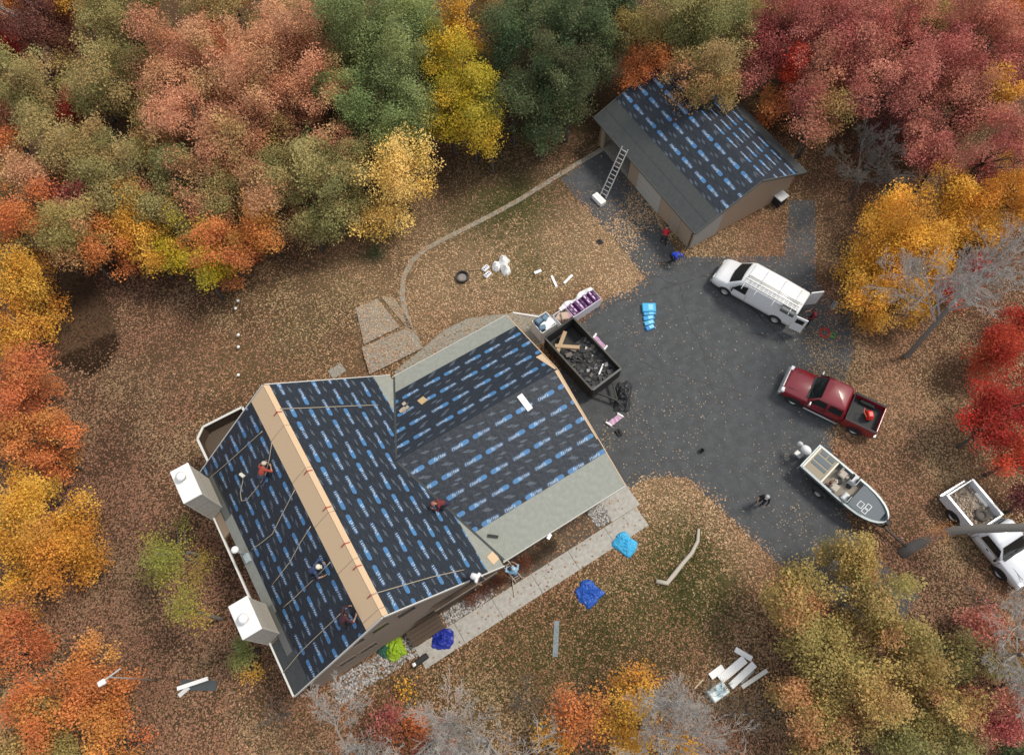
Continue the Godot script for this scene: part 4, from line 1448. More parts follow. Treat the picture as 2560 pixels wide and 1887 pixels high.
func build_van() -> void:
	var a := g(1932, 803)
	var b := g(1808, 733)
	var f := (b - a).normalized()
	var side := f.cross(Vector3.UP)           # towards the right of the van
	var at := (a + b) * 0.5 + side * 0.92
	var t := thing("work_van", "white work van with roof ladder rack and both rear doors open", "van", at, atan2(f.x, f.z))
	var st := mb(true)
	var rings := []
	for s in [[-2.78, 0.93, 0.40, 1.93, 0.74, 0.85], [-2.70, 0.98, 0.36, 2.0, 0.78, 0.9], [-1.0, 1.0, 0.36, 2.06, 0.80, 0.92], [0.9, 1.0, 0.36, 2.05, 0.79, 0.92], [1.12, 1.0, 0.36, 1.94, 0.76, 0.9], [1.45, 1.0, 0.36, 1.62, 0.78, 0.9], [1.78, 1.0, 0.36, 1.27, 0.86, 0.94], [1.85, 1.0, 0.36, 1.22, 0.88, 0.95], [2.35, 0.99, 0.36, 1.14, 0.84, 0.93], [2.68, 0.95, 0.38, 1.03, 0.76, 0.88], [2.80, 0.86, 0.42, 0.86, 0.62, 0.76]]:
		var yt: float = s[3]
		var belt := minf(1.12, yt - 0.14)
		rings.append(mirror_ring(s[0], [[s[1] * 0.9, s[2]], [s[1], s[2] + 0.1], [s[1], 0.7 if yt > 0.9 else 0.6], [s[1] * 0.985, belt], [lerpf(s[5], s[1], 0.15) if yt > 1.3 else s[5] + 0.02, maxf(belt + 0.02, yt - 0.14)], [s[5], yt - 0.07], [s[4], yt - 0.012], [0.0, yt + 0.02]]))
	loft(st, rings)
	part("body", done(st), mats.van_paint, t)
	# windscreen, side windows
	var gs := mb(true)
	for k in 6:
		var x0 := -0.84 + 1.68 * k / 6.0
		var x1 := -0.84 + 1.68 * (k + 1) / 6.0
		var bow0 := 0.1 * (1.0 - pow(x0 / 0.84, 2.0))
		var bow1 := 0.1 * (1.0 - pow(x1 / 0.84, 2.0))
		quad(gs, Vector3(x0, 1.30, 1.74 + bow0), Vector3(x1, 1.30, 1.74 + bow1), Vector3(x1 * 0.88, 1.965, 1.13 + bow1 * 0.6), Vector3(x0 * 0.88, 1.965, 1.13 + bow0 * 0.6))
	part("windscreen", done(gs), mats.glass, t)
	for s in [-1, 1]:
		var q := [Vector3(0.985 * s, 1.14, 0.5), Vector3(0.985 * s, 1.14, 1.42), Vector3(0.935 * s, 1.72, 1.05), Vector3(0.925 * s, 1.86, 0.5)]
		var o := Vector3(0.03 * s, 0.012, 0)
		for i in 4:
			q[i] += o
		if s > 0:
			q.reverse()
		glass(t, q)
		st = mb()
		bbox(st, Vector3(1.13 * s, 1.22, 1.36), Vector3(0.2, 0.26, 0.1), 0.03)
		part("side_mirror", done(st), mats.black, t)
		st = mb()
		box(st, Vector3(0.62 * s, 0.78, 2.775), Vector3(0.34, 0.18, 0.08))
		part("headlight", done(st), mat(0.6, 0.62, 0.63, 0.15), t)
		for z in [1.72, -1.83]:
			arch(t, 1.004 * s, z, 0.37)
			wheel(t, 0.92 * s, z, 0.37, 0.24, mat(0.55, 0.55, 0.55, 0.4, 0.5))
	st = mb()
	bbox(st, Vector3(0, 0.5, 2.82), Vector3(1.86, 0.22, 0.16), 0.05)
	part("bumper", done(st), mat(0.25, 0.25, 0.25, 0.4, 0.5), t)
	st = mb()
	box(st, Vector3(0, 1.15, -2.775), Vector3(1.6, 1.35, 0.03))  # black panel painted as the shade inside the load space
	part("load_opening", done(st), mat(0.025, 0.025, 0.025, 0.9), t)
	# open rear doors
	st = mb()
	bbox(st, Vector3(0.98, 1.18, -3.16), Vector3(0.08, 1.45, 0.76), 0.02, Basis(Vector3.UP, 0.12))
	var d := part("rear_door", done(st), mats.van_paint, t)
	st = mb()
	bbox(st, Vector3(-1.25, 1.18, -3.10), Vector3(0.08, 1.45, 0.8), 0.02, Basis(Vector3.UP, 0.75))
	part("rear_door", done(st), mats.van_paint, t)
	st = mb()
	box(st, Vector3(1.03, 1.5, -3.15), Vector3(0.02, 0.42, 0.5), Basis(Vector3.UP, 0.12))
	part("window", done(st), mats.glass, d)
	# roof ribs and rack on the far side
	for x in [0.18, 0.3]:
		st = mb()
		box(st, Vector3(x, 2.085, -0.85), Vector3(0.045, 0.02, 3.4))
		part("roof_rib", done(st), mat(0.5, 0.5, 0.5, 0.5), t)
	st = mb(true)
	for x in [0.62, 0.98]:
		tube(st, [Vector3(x, 2.24, -2.6), Vector3(x, 2.24, 1.0)], [0.028], 6)
	part("rack_rail", done(st), mats.white, t)
	for z in [-2.3, -1.2, 0.0, 0.85]:
		st = mb(true)
		tube(st, [Vector3(-0.75, 2.1, z), Vector3(-0.72, 2.2, z), Vector3(1.0, 2.24, z), Vector3(1.42, 2.12, z)], [0.022], 6)
		part("rack_bar", done(st), mats.white, t)
	st = mb()
	for x in [0.64, 0.98]:
		box(st, Vector3(x, 2.29, -0.9), Vector3(0.05, 0.06, 3.5))
	for k in 13:
		box(st, Vector3(0.81, 2.29, -2.5 + k * 0.27), Vector3(0.29, 0.03, 0.03))
	part("rack_ladder", done(st), mat(0.50, 0.51, 0.52, 0.4, 0.4), t)
	for x in [0.35, 0.45]:
		st = mb(true)
		tube(st, [Vector3(x, 2.28, -2.7), Vector3(x + 0.04, 2.28, 0.9)], [0.03], 6)
		part("rack_pipe", done(st), mats.trim, t)
	for sx in [-1, 1]:
		st = mb()
		bar(st, Vector3(0.1 * sx, 1.31, 1.86), Vector3(0.6 * sx, 1.50, 1.64), 0.02, 0.015)
		part("wiper", done(st), mats.black, t)
		for z in [0.42, 1.5]:
			st = mb()
			box(st, Vector3(0.998 * sx, 0.85, z), Vector3(0.012, 0.6, 0.018))
			part("door_seam", done(st), mat(0.2, 0.2, 0.2, 0.6), t)
	st = mb()
	bbox(st, Vector3(1.05, 2.05, -2.2), Vector3(0.5, 0.3, 0.9), 0.05)
	part("rack_box", done(st), mat(0.10, 0.11, 0.11, 0.5), t)


func pickup(called: String, label: String, a: Vector3, b: Vector3, base: float, paint: Material, cab: float, over: float, two_row: bool) -> Node3D:
	# a, b: ground contacts of the rear and front wheel on the side towards the camera
	var f := (b - a).normalized()
	var side := f.cross(Vector3.UP)
	if side.dot(Vector3(0, 0, 0) - a) > 0:
		side = -side
	var at := (a + b) * 0.5 + side * 0.86
	var t := thing(called, label, "pickup truck", at, atan2(f.x, f.z))
	var zr := -base * 0.5
	var zf := base * 0.5
	var nose := zf + 0.95
	var tail := zr - over
	var cab_front := zf - 0.55      # foot of the windscreen
	var cab_back := cab_front - cab
	# lower body: sills, doors, bonnet
	var st := mb(true)
	var rings := []
	for s in [[cab_back - 0.02, 0.98, 1.12], [cab_front - 0.1, 0.99, 1.14], [cab_front + 0.05, 0.99, 1.16], [zf + 0.3, 0.98, 1.13], [nose - 0.22, 0.95, 1.05], [nose - 0.06, 0.9, 0.95], [nose, 0.82, 0.84]]:
		rings.append(mirror_ring(s[0], [[s[1] * 0.9, 0.42], [s[1], 0.5], [s[1], s[2] - 0.28], [s[1] * 0.97, s[2] - 0.1], [s[1] * 0.9, s[2] - 0.03], [s[1] * 0.72, s[2] - 0.005], [s[1] * 0.66, s[2] + 0.03], [0.0, s[2] + 0.05]]))
	loft(st, rings)
	part("body", done(st), paint, t)
	# cab
	st = mb(true)
	rings = []
	for s in [[1.08, 0.0, 0.0, 0.955], [1.2, 0.02, -0.05, 0.94], [1.66, 0.14, -0.46, 0.84], [1.83, 0.22, -0.66, 0.79], [1.90, 0.32, -0.80, 0.70]]:
		var ring := PackedVector3Array()
		var z0: float = cab_back + s[1]
		var z1: float = cab_front + s[2]
		var k := 0.12
		for q in [[-s[3], z1 - k], [-s[3] + k, z1], [s[3] - k, z1], [s[3], z1 - k], [s[3], z0 + k], [s[3] - k, z0], [-s[3] + k, z0], [-s[3], z0 + k]]:
			ring.append(Vector3(q[0], s[0], q[1]))
		rings.append(ring)
	loft(st, rings)
	part("cab", done(st), paint, t)
	# glazing, a touch proud of the cab
	st = mb()
	quad(st, Vector3(-0.80, 1.22, cab_front - 0.03), Vector3(0.80, 1.22, cab_front - 0.03), Vector3(0.70, 1.80, cab_front - 0.57), Vector3(-0.70, 1.80, cab_front - 0.57))
	part("windscreen", done(st), mats.glass, t)
	st = mb()
	quad(st, Vector3(0.76, 1.24, cab_back + 0.01), Vector3(-0.76, 1.24, cab_back + 0.01), Vector3(-0.66, 1.72, cab_back + 0.13), Vector3(0.66, 1.72, cab_back + 0.13))
	part("rear_window", done(st), mats.glass, t)
	var spans := [[cab_back + 0.2, cab_back + cab * 0.44], [cab_back + cab * 0.5, cab_front - 0.16]] if two_row else [[cab_back + 0.25, cab_front - 0.16]]
	for s in [-1, 1]:
		for sp in spans:
			var last: bool = sp[1] > cab_front - 0.3
			var q := [Vector3(0.955 * s, 1.2, sp[0]), Vector3(0.955 * s, 1.2, sp[1]), Vector3(0.85 * s, 1.68, sp[1] - (0.32 if last else 0.02)), Vector3(0.85 * s, 1.68, sp[0] + 0.06)]
			if s > 0:
				q.reverse()
			glass(t, q)
		st = mb()
		bbox(st, Vector3(1.12 * s, 1.28, cab_front - 0.22), Vector3(0.26, 0.24, 0.12), 0.03)
		part("side_mirror", done(st), mats.black if not two_row else mat(0.5, 0.5, 0.5, 0.2, 0.7), t)
		st = mb()
		bbox(st, Vector3(0.78 * s, 0.9, nose - 0.08), Vector3(0.3, 0.2, 0.22), 0.04)
		part("headlight", done(st), mat(0.75, 0.76, 0.78, 0.12), t)
		for z in [zf, zr]:
			arch(t, 1.0 * s, z, 0.39)
			wheel(t, 0.88 * s, z, 0.39, 0.26, mat(0.5, 0.51, 0.52, 0.35, 0.6))
		if two_row:
			st = mb(true)
			tube(st, [Vector3(1.06 * s, 0.44, cab_back + 0.1), Vector3(1.06 * s, 0.44, cab_front - 0.1)], [0.05], 8)
			part("running_board", done(st), mats.steel, t)
	for sx in [-1, 1]:
		for z in ([cab_back + 0.06, cab_back + cab * 0.47, cab_front + 0.02] if two_row else [cab_back + 0.1, cab_front + 0.02]):
			st = mb()
			box(st, Vector3(0.991 * sx, 0.83, z), Vector3(0.012, 0.6, 0.018))
			part("door_seam", done(st), mats.black, t)
		st = mb()
		box(st, Vector3(0.995 * sx, 0.98, cab_back + cab * 0.47 + 0.12), Vector3(0.03, 0.04, 0.16))
		part("door_handle", done(st), mats.black, t)
		st = mb()
		box(st, Vector3(0.62 * sx, 1.165, (cab_front + nose) / 2), Vector3(0.02, 0.015, nose - cab_front - 0.5))
		part("bonnet_seam", done(st), mats.black, t)
		st = mb()
		bar(st, Vector3(0.1 * sx, 1.235, cab_front + 0.0), Vector3(0.62 * sx, 1.40, cab_front - 0.17), 0.02, 0.015)
		part("wiper", done(st), mats.black, t)
	st = mb()
	box(st, Vector3(0, 1.205, cab_front + 0.03), Vector3(1.5, 0.02, 0.12))
	part("cowl", done(st), mats.black, t)
	st = mb()
	bbox(st, Vector3(0, 0.6, nose + 0.02), Vector3(1.9, 0.26, 0.2), 0.06)
	part("front_bumper", done(st), mat(0.4, 0.4, 0.41, 0.3, 0.6), t)
	st = mb()
	box(st, Vector3(0, 0.86, nose - 0.01), Vector3(1.15, 0.2, 0.06))
	part("grille", done(st), mat(0.3, 0.3, 0.31, 0.3, 0.7), t)
	st = mb()
	bbox(st, Vector3(0, 0.58, tail - 0.08), Vector3(1.86, 0.2, 0.18), 0.04)
	part("rear_bumper", done(st), mat(0.35, 0.35, 0.36, 0.3, 0.6), t)
	# cargo bed: two sides, headboard, tailgate, floor
	var bed0 := cab_back - 0.06
	for s in [-1, 1]:
		st = mb()
		bbox(st, Vector3(0.92 * s, 0.88, (bed0 + tail) / 2), Vector3(0.13, 0.76, bed0 - tail), 0.03)
		part("bed_side", done(st), paint, t)
		st = mb()
		box(st, Vector3(0.92 * s, 1.272, (bed0 + tail) / 2), Vector3(0.11, 0.02, bed0 - tail - 0.02))
		part("bed_rail", done(st), mats.black if two_row else paint, t)
		st = mb()
		bbox(st, Vector3(0.76 * s, 0.9, zr), Vector3(0.24, 0.26, 0.9), 0.06)
		part("wheel_box", done(st), mats.black if two_row else mats.trim, t)
	st = mb()
	box(st, Vector3(0, 0.9, bed0 - 0.03), Vector3(1.7, 0.7, 0.05))
	part("headboard", done(st), mats.black if two_row else paint, t)
	st = mb()
	bbox(st, Vector3(0, 0.92, tail + 0.04), Vector3(1.7, 0.7, 0.08), 0.02)
	part("tailgate", done(st), paint, t)
	st = mb()
	box(st, Vector3(0, 0.74, (bed0 + tail) / 2), Vector3(1.7, 0.06, bed0 - tail - 0.1))
	part("bed_floor", done(st), mat(0.03, 0.032, 0.034, 0.8) if two_row else mat(0.34, 0.35, 0.34, 0.8), t)
	t.set_meta("bed", [bed0, tail])
	return t


func boat_half(z: float) -> float:
	if z < 0.6:
		return 0.96 - 0.04 * pow((z - 0.6) / 3.1, 2.0)
	return 0.96 * sqrt(maxf(0.0, 1.0 - pow((z - 0.6) / 2.05, 2.2)))


func build_boat() -> void:
	var a := g(2022, 1140, 1.0)
	var b := g(2208, 1300, 1.0)
	var f := Vector3(b.x - a.x, 0, b.z - a.z).normalized()
	var at := Vector3((a.x + b.x) / 2, 0, (a.z + b.z) / 2)
	var turn := atan2(f.x, f.z)
	# trailer
	var t := thing("boat_trailer", "black single axle trailer under the grey fishing boat", "trailer", at, turn)
	var st := mb()
	for s in [-1, 1]:
		bar(st, Vector3(0.62 * s, 0.48, -2.4), Vector3(0.62 * s, 0.48, 1.4), 0.08, 0.1)
		bar(st, Vector3(0.62 * s, 0.48, 1.4), Vector3(0, 0.46, 2.9), 0.08, 0.1)
	bar(st, Vector3(0, 0.46, 2.7), Vector3(0, 0.42, 4.35), 0.09, 0.09)
	for z in [-2.3, -0.6, 1.3]:
		bar(st, Vector3(-0.62, 0.47, z), Vector3(0.62, 0.47, z), 0.07, 0.07)
	part("frame", done(st), mats.black, t)
	st = mb()
	for s in [-1, 1]:
		bar(st, Vector3(0.5 * s, 0.58, -2.3), Vector3(0.5 * s, 0.58, 1.0), 0.1, 0.1)
	part("bunk", done(st), mats.brown, t)
	for s in [-1, 1]:
		wheel(t, 1.0 * s, -0.75, 0.32, 0.2, mat(0.6, 0.6, 0.6, 0.3, 0.5))
		st = mb()
		bbox(st, Vector3(1.0 * s, 0.68, -0.75), Vector3(0.28, 0.06, 0.95), 0.03)
		part("mudguard", done(st), mats.black, t)
	st = mb()
	bar(st, Vector3(0, 0.45, 2.85), Vector3(0, 1.15, 2.75), 0.09, 0.09)
	box(st, Vector3(0, 1.1, 2.78), Vector3(0.22, 0.16, 0.2))
	part("winch_post", done(st), mats.black, t)
	st = mb(true)
	tube(st, [Vector3(0.14, 0.05, 3.9), Vector3(0.14, 0.62, 3.9)], [0.035], 8)
	part("jockey_stand", done(st), mats.steel, t)
	# boat
	t = thing("fishing_boat", "grey aluminium fishing boat with white outboard motor on its trailer", "boat", at + Vector3(0, 0.6, 0), turn)
	st = mb(true)
	var rings := []
	var zs := [-2.5, -2.0, -1.0, 0.0, 0.8, 1.3, 1.7, 2.05, 2.35, 2.55, 2.63]
	for z in zs:
		var w := boat_half(z)
		var rise := 0.30 * pow(clampf((z - 0.5) / 2.1, 0, 1), 2.0)
		rings.append(mirror_ring(z, [[w, 0.62 + rise * 0.35], [w * 0.98, 0.4 + rise * 0.6], [w * 0.86, 0.14 + rise], [w * 0.5, 0.06 + rise * 1.1], [0.0, 0.0 + rise * 1.2]]))
	for r in rings:
		r.reverse()
	loft(st, rings, true, false)
	part("hull", done(st), mat(0.20, 0.23, 0.26, 0.45, 0.3), t)
	# gunwale cap all round
	st = mb()
	for s in [-1, 1]:
		for i in zs.size() - 1:
			var w0 := boat_half(zs[i])
			var w1 := boat_half(zs[i + 1])
			var y0 := 0.63 + 0.105 * pow(clampf((zs[i] - 0.5) / 2.1, 0, 1), 2.0)
			var y1 := 0.63 + 0.105 * pow(clampf((zs[i + 1] - 0.5) / 2.1, 0, 1), 2.0)
			var i0 := maxf(w0 - 0.13, 0.0)
			var i1 := maxf(w1 - 0.13, 0.0)
			var q := [Vector3(w0 * s, y0, zs[i]), Vector3(w1 * s, y1, zs[i + 1]), Vector3(i1 * s, y1 + 0.015, zs[i + 1]), Vector3(i0 * s, y0 + 0.015, zs[i])]
			if s > 0:
				q.reverse()
			quad(st, q[3], q[2], q[1], q[0])
			var qq := [Vector3(i0 * s, y0 + 0.015, zs[i]), Vector3(i1 * s, y1 + 0.015, zs[i + 1]), Vector3(i1 * s, 0.25, zs[i + 1]), Vector3(i0 * s, 0.25, zs[i])]
			if s > 0:
				qq.reverse()
			quad(st, qq[0], qq[1], qq[2], qq[3])
	part("gunwale", done(st), mat(0.30, 0.34, 0.355, 0.45, 0.3), t)
	st = mb()
	box(st, Vector3(0, 0.34, -2.47), Vector3(1.8, 0.6, 0.07))
	part("transom", done(st), mat(0.30, 0.34, 0.355, 0.45, 0.3), t)
	st = mb()
	box(st, Vector3(0, 0.22, -0.9), Vector3(1.64, 0.04, 3.1))
	part("cockpit_floor", done(st), mat(0.24, 0.21, 0.17, 0.9), t)
	# raised fore deck, with hatches
	st = mb()
	var fore := []
	for z in [0.62, 1.0, 1.4, 1.8, 2.1, 2.35]:
		fore.append(Vector3(maxf(boat_half(z) - 0.14, 0.02), 0, z))
	for i in range(fore.size() - 1, -1, -1):
		fore.append(Vector3(-fore[i].x, 0, fore[i].z))
	slab(st, fore, 0.6, 0.3)
	part("fore_deck", done(st), mat(0.12, 0.14, 0.155, 0.8), t)
	for h in [[-0.28, 1.15, 0.36, 0.26], [-0.08, 1.52, 0.3, 0.24], [-0.42, 1.5, 0.26, 0.24]]:
		st = mb()
		for q in [[-0.5, 0, 0.035, h[3]], [0.5, 0, 0.035, h[3]]]:
			box(st, Vector3(h[0] + q[0] * h[2], 0.612, h[1]), Vector3(0.035, 0.02, h[3] + 0.035))
		for q in [-0.5, 0.5]:
			box(st, Vector3(h[0], 0.612, h[1] + q * h[3]), Vector3(h[2] - 0.036, 0.02, 0.035))
		part("hatch", done(st), mat(0.55, 0.58, 0.6, 0.5), t)
	# aft deck with lids
	st = mb()
	box(st, Vector3(0, 0.43, -1.75), Vector3(1.66, 0.34, 1.2))
	part("aft_deck", done(st), mat(0.28, 0.24, 0.18, 0.85), t)
	for h in [[0.62, -1.98, 0.24, 0.4], [0.62, -1.5, 0.24, 0.4], [0.2, -1.75, 0.36, 0.95], [-0.2, -1.75, 0.2, 0.95]]:
		st = mb()
		bbox(st, Vector3(h[0], 0.61, h[1]), Vector3(h[2], 0.03, h[3]), 0.01)
		part("locker_lid", done(st), mat(0.10, 0.125, 0.14, 0.7), t)
	st = mb()
	box(st, Vector3(0, 0.64, -2.36), Vector3(1.7, 0.07, 0.1))
	box(st, Vector3(0, 0.62, -1.12), Vector3(1.66, 0.05, 0.09))
	part("bulkhead_rail", done(st), mat(0.62, 0.60, 0.52, 0.6), t)
	# consoles and seats
	for c in [[0.58, 0.1], [-0.58, 0.35]]:
		st = mb()
		bbox(st, Vector3(c[0], 0.52, c[1]), Vector3(0.5, 0.6, 0.42), 0.06)
		part("console", done(st), mat(0.5, 0.52, 0.53, 0.5), t)
		st = mb()
		quad(st, Vector3(c[0] - 0.24, 0.82, c[1] + 0.16), Vector3(c[0] + 0.24, 0.82, c[1] + 0.16), Vector3(c[0] + 0.2, 1.08, c[1] + 0.04), Vector3(c[0] - 0.2, 1.08, c[1] + 0.04))
		part("windshield", done(st), mats.glass, t)
	for c in [[0.5, -0.55], [-0.45, -0.4]]:
		st = mb()
		bbox(st, Vector3(c[0], 0.5, c[1]), Vector3(0.46, 0.12, 0.44), 0.05)
		bbox(st, Vector3(c[0], 0.72, c[1] - 0.2), Vector3(0.44, 0.4, 0.1), 0.04)
		part("seat", done(st), mat(0.40, 0.36, 0.31, 0.7), t)
	st = mb(true)
	lathe(st, [[0.17, -0.02], [0.19, 0.0], [0.19, 0.02], [0.17, 0.04]], Vector3(0.58, 0.86, -0.12), Basis(Vector3.RIGHT, 0.9), 14)
	part("steering_wheel", done(st), mats.black, t)
	var cr := RandomNumberGenerator.new()
	cr.seed = 61
	for k in 9:
		st = mb()
		bbox(st, Vector3(cr.randf_range(-0.7, 0.7), 0.27 + cr.randf() * 0.08, cr.randf_range(-0.9, 0.5)), Vector3(cr.randf_range(0.1, 0.32), cr.randf_range(0.06, 0.2), cr.randf_range(0.1, 0.34)), 0.02, Basis(Vector3.UP, cr.randf() * 3.0))
		part("stowed_gear", done(st), [mats.black, mat(0.22, 0.08, 0.05, 0.7), mat(0.45, 0.42, 0.36, 0.7), mat(0.07, 0.09, 0.1, 0.7)][k % 4], t)
	for q in [[-0.86, -0.4, 0.5], [0.8, -1.2, 0.9]]:
		st = mb(true)
		tube(st, [Vector3(q[0], 0.68, q[1]), Vector3(q[0] * 0.9, 0.72, q[1] + 1.9)], [0.012], 5)
		part("fishing_rod", done(st), mats.black, t)
	# outboard
	st = mb(true)
	rings = []
	for s in [[0.35, 0.10, 0.16], [0.6, 0.20, 0.28], [0.78, 0.23, 0.33], [0.95, 0.19, 0.27], [1.02, 0.08, 0.12]]:
		var ring := PackedVector3Array()
		for k in 12:
			var an := -TAU * k / 12
			ring.append(Vector3(cos(an) * s[1], s[0], -2.85 + sin(an) * s[2]))
		rings.append(ring)
	loft(st, rings)
	var motor := part("outboard_motor", done(st), mat(0.66, 0.67, 0.68, 0.4), t)
	st = mb()
	box(st, Vector3(0, -0.05, -2.82), Vector3(0.12, 0.8, 0.2))
	box(st, Vector3(0, -0.2, -2.95), Vector3(0.3, 0.03, 0.4))
	part("lower_unit", done(st), mat(0.5, 0.51, 0.52, 0.4), motor)
	# small kicker beside it
	st = mb(true)
	rings = []
	for s in [[0.35, 0.06, 0.1], [0.55, 0.13, 0.18], [0.72, 0.12, 0.16], [0.8, 0.05, 0.07]]:
		var ring := PackedVector3Array()
		for k in 10:
			var an := -TAU * k / 10
			ring.append(Vector3(0.12 + cos(an) * s[1], s[0], -3.28 + sin(an) * s[2]))
		rings.append(ring)
	loft(st, rings)
	part("trolling_motor", done(st), mat(0.5, 0.51, 0.52, 0.5), t)


func build_dump_trailer() -> void:
	var p := Vector3(13.2, 0, -14.25)
	var t := thing("dump_trailer", "black high sided dump trailer full of torn off roofing", "trailer", p, 0.115)
	var blk := mat(0.022, 0.022, 0.021, 0.65)
	for s in [-1, 1]:
		var st := mb()
		bbox(st, Vector3(1.12 * s, 1.05, 0), Vector3(0.07, 1.1, 4.4), 0.02)
		var w := part("side_wall", done(st), blk, t)
		st = mb()
		bar(st, Vector3(1.12 * s, 1.62, -2.2), Vector3(1.12 * s, 1.62, 2.2), 0.1, 0.05)
		part("top_rail", done(st), mat(0.06, 0.058, 0.05, 0.6), w)
		for k in 6:
			st = mb()
			box(st, Vector3(1.18 * s, 1.0, -2.0 + k * 0.8), Vector3(0.05, 1.0, 0.07))
			part("rib", done(st), blk, w)
		for z in [-0.5, 0.5]:
			wheel(t, 0.95 * s, z, 0.36, 0.22, mats.steel)
	for z in [-2.2, 2.2]:
		var st := mb()
		bbox(st, Vector3(0, 1.05, z), Vector3(2.17, 1.1, 0.06), 0.02)
		var w := part("end_wall", done(st), blk, t)
		st = mb()
		bar(st, Vector3(-1.1, 1.63, z), Vector3(1.1, 1.63, z), 0.12, 0.06)
		part("top_rail", done(st), mat(0.10, 0.105, 0.105, 0.6) if z > 0 else blk, w)
	var st2 := mb()
	box(st2, Vector3(0, 0.52, 0), Vector3(2.16, 0.06, 4.34))
	part("floor", done(st2), blk, t)
	st2 = mb()
	bar(st2, Vector3(0.6, 0.5, 2.2), Vector3(0, 0.45, 3.3), 0.1, 0.12)
	bar(st2, Vector3(-0.6, 0.5, 2.2), Vector3(0, 0.45, 3.3), 0.1, 0.12)
	bar(st2, Vector3(0, 0.42, 3.2), Vector3(0, 0.42, 3.7), 0.08, 0.08)
	box(st2, Vector3(0, 0.2, 3.2), Vector3(0.08, 0.4, 0.08))
	part("drawbar", done(st2), blk, t)
	# what lies in it
	var heap := thing("debris_heap", "heap of torn black shingles and felt lying in the dump trailer", "debris", p + Vector3(0, 0.55, 0), 0.115)
	st2 = mb()
	var nz := FastNoiseLite.new()
	nz.seed = 6
	nz.frequency = 0.9
	for i in 14:
		for j in 28:
			var q := []
			for c in [[0, 0], [0, 1], [1, 1], [1, 0]]:
				var x: float = -1.08 + 2.16 * (i + c[0]) / 14.0
				var z: float = -1.0 + 3.15 * (j + c[1]) / 28.0
				q.append(Vector3(x, 0.45 + 0.22 * nz.get_noise_2d(x, z) + 0.12 * nz.get_noise_2d(x * 4, z * 4), z))
			quad(st2, q[0], q[1], q[2], q[3])
	part("torn_felt", done(st2), mat(0.03, 0.03, 0.031, 0.75), heap)
	var r := RandomNumberGenerator.new()
	r.seed = 77
	for k in 90:
		st2 = mb()
		var c := Vector3(r.randf_range(-1.0, 1.0), 0, r.randf_range(-0.95, 2.1))
		c.y = 0.52 + 0.22 * nz.get_noise_2d(c.x, c.z)
		var bs := Basis(Vector3.UP, r.randf() * TAU) * Basis(Vector3.RIGHT, r.randfn() * 0.45)
		box(st2, c, Vector3(r.randf_range(0.12, 0.4), 0.012, r.randf_range(0.1, 0.3)), bs)
		var v := r.randf()
		part("shingle_scrap", done(st2), mat(0.035, 0.036, 0.04, 0.8) if v < 0.45 else mat(0.075, 0.075, 0.08, 0.8) if v < 0.75 else mat(0.13, 0.115, 0.095, 0.8) if v < 0.93 else mat(0.45, 0.45, 0.44, 0.7), heap)
	for q in [[-0.35, -1.55, 0.55, 1.5, 0.0], [-0.3, -1.05, -0.75, 1.5, 0.05]]:
		var o := thing("box_beam", ["tan boxed beam lying across the trailer end near the white crate", "tan boxed beam lying slantwise against the other beam in the trailer"][0 if q[2] > 0 else 1], "beam", p, 0.115, "tan beams in the dump trailer")
		st2 = mb()
		bbox(st2, Vector3(q[0], 1.12 + q[4], q[1]), Vector3(q[3], 0.2, 0.24), 0.02, Basis(Vector3.UP, q[2]))
		part("beam", done(st2), mat(0.40, 0.28, 0.17, 0.8), o)
	var stick := thing("white_batten", "short white batten lying on the roofing debris in the trailer", "batten", p + Vector3(0, 1.15, 0), 0.115)
	st2 = mb()
	box(st2, Vector3(0.35, 0.0, 1.35), Vector3(0.75, 0.04, 0.09), Basis(Vector3.UP, 0.5))
	part("batten", done(st2), mats.white, stick)
	# tarp bundle on the drawbar
	cloth_heap("tarp_bundle", "black tarp bundled on the drawbar of the dump trailer", Vector3(14.2, 0.0, -11.1), 1.15, 0.55, 0.45, mat(0.03, 0.031, 0.036, 0.5), 41, 0.8)


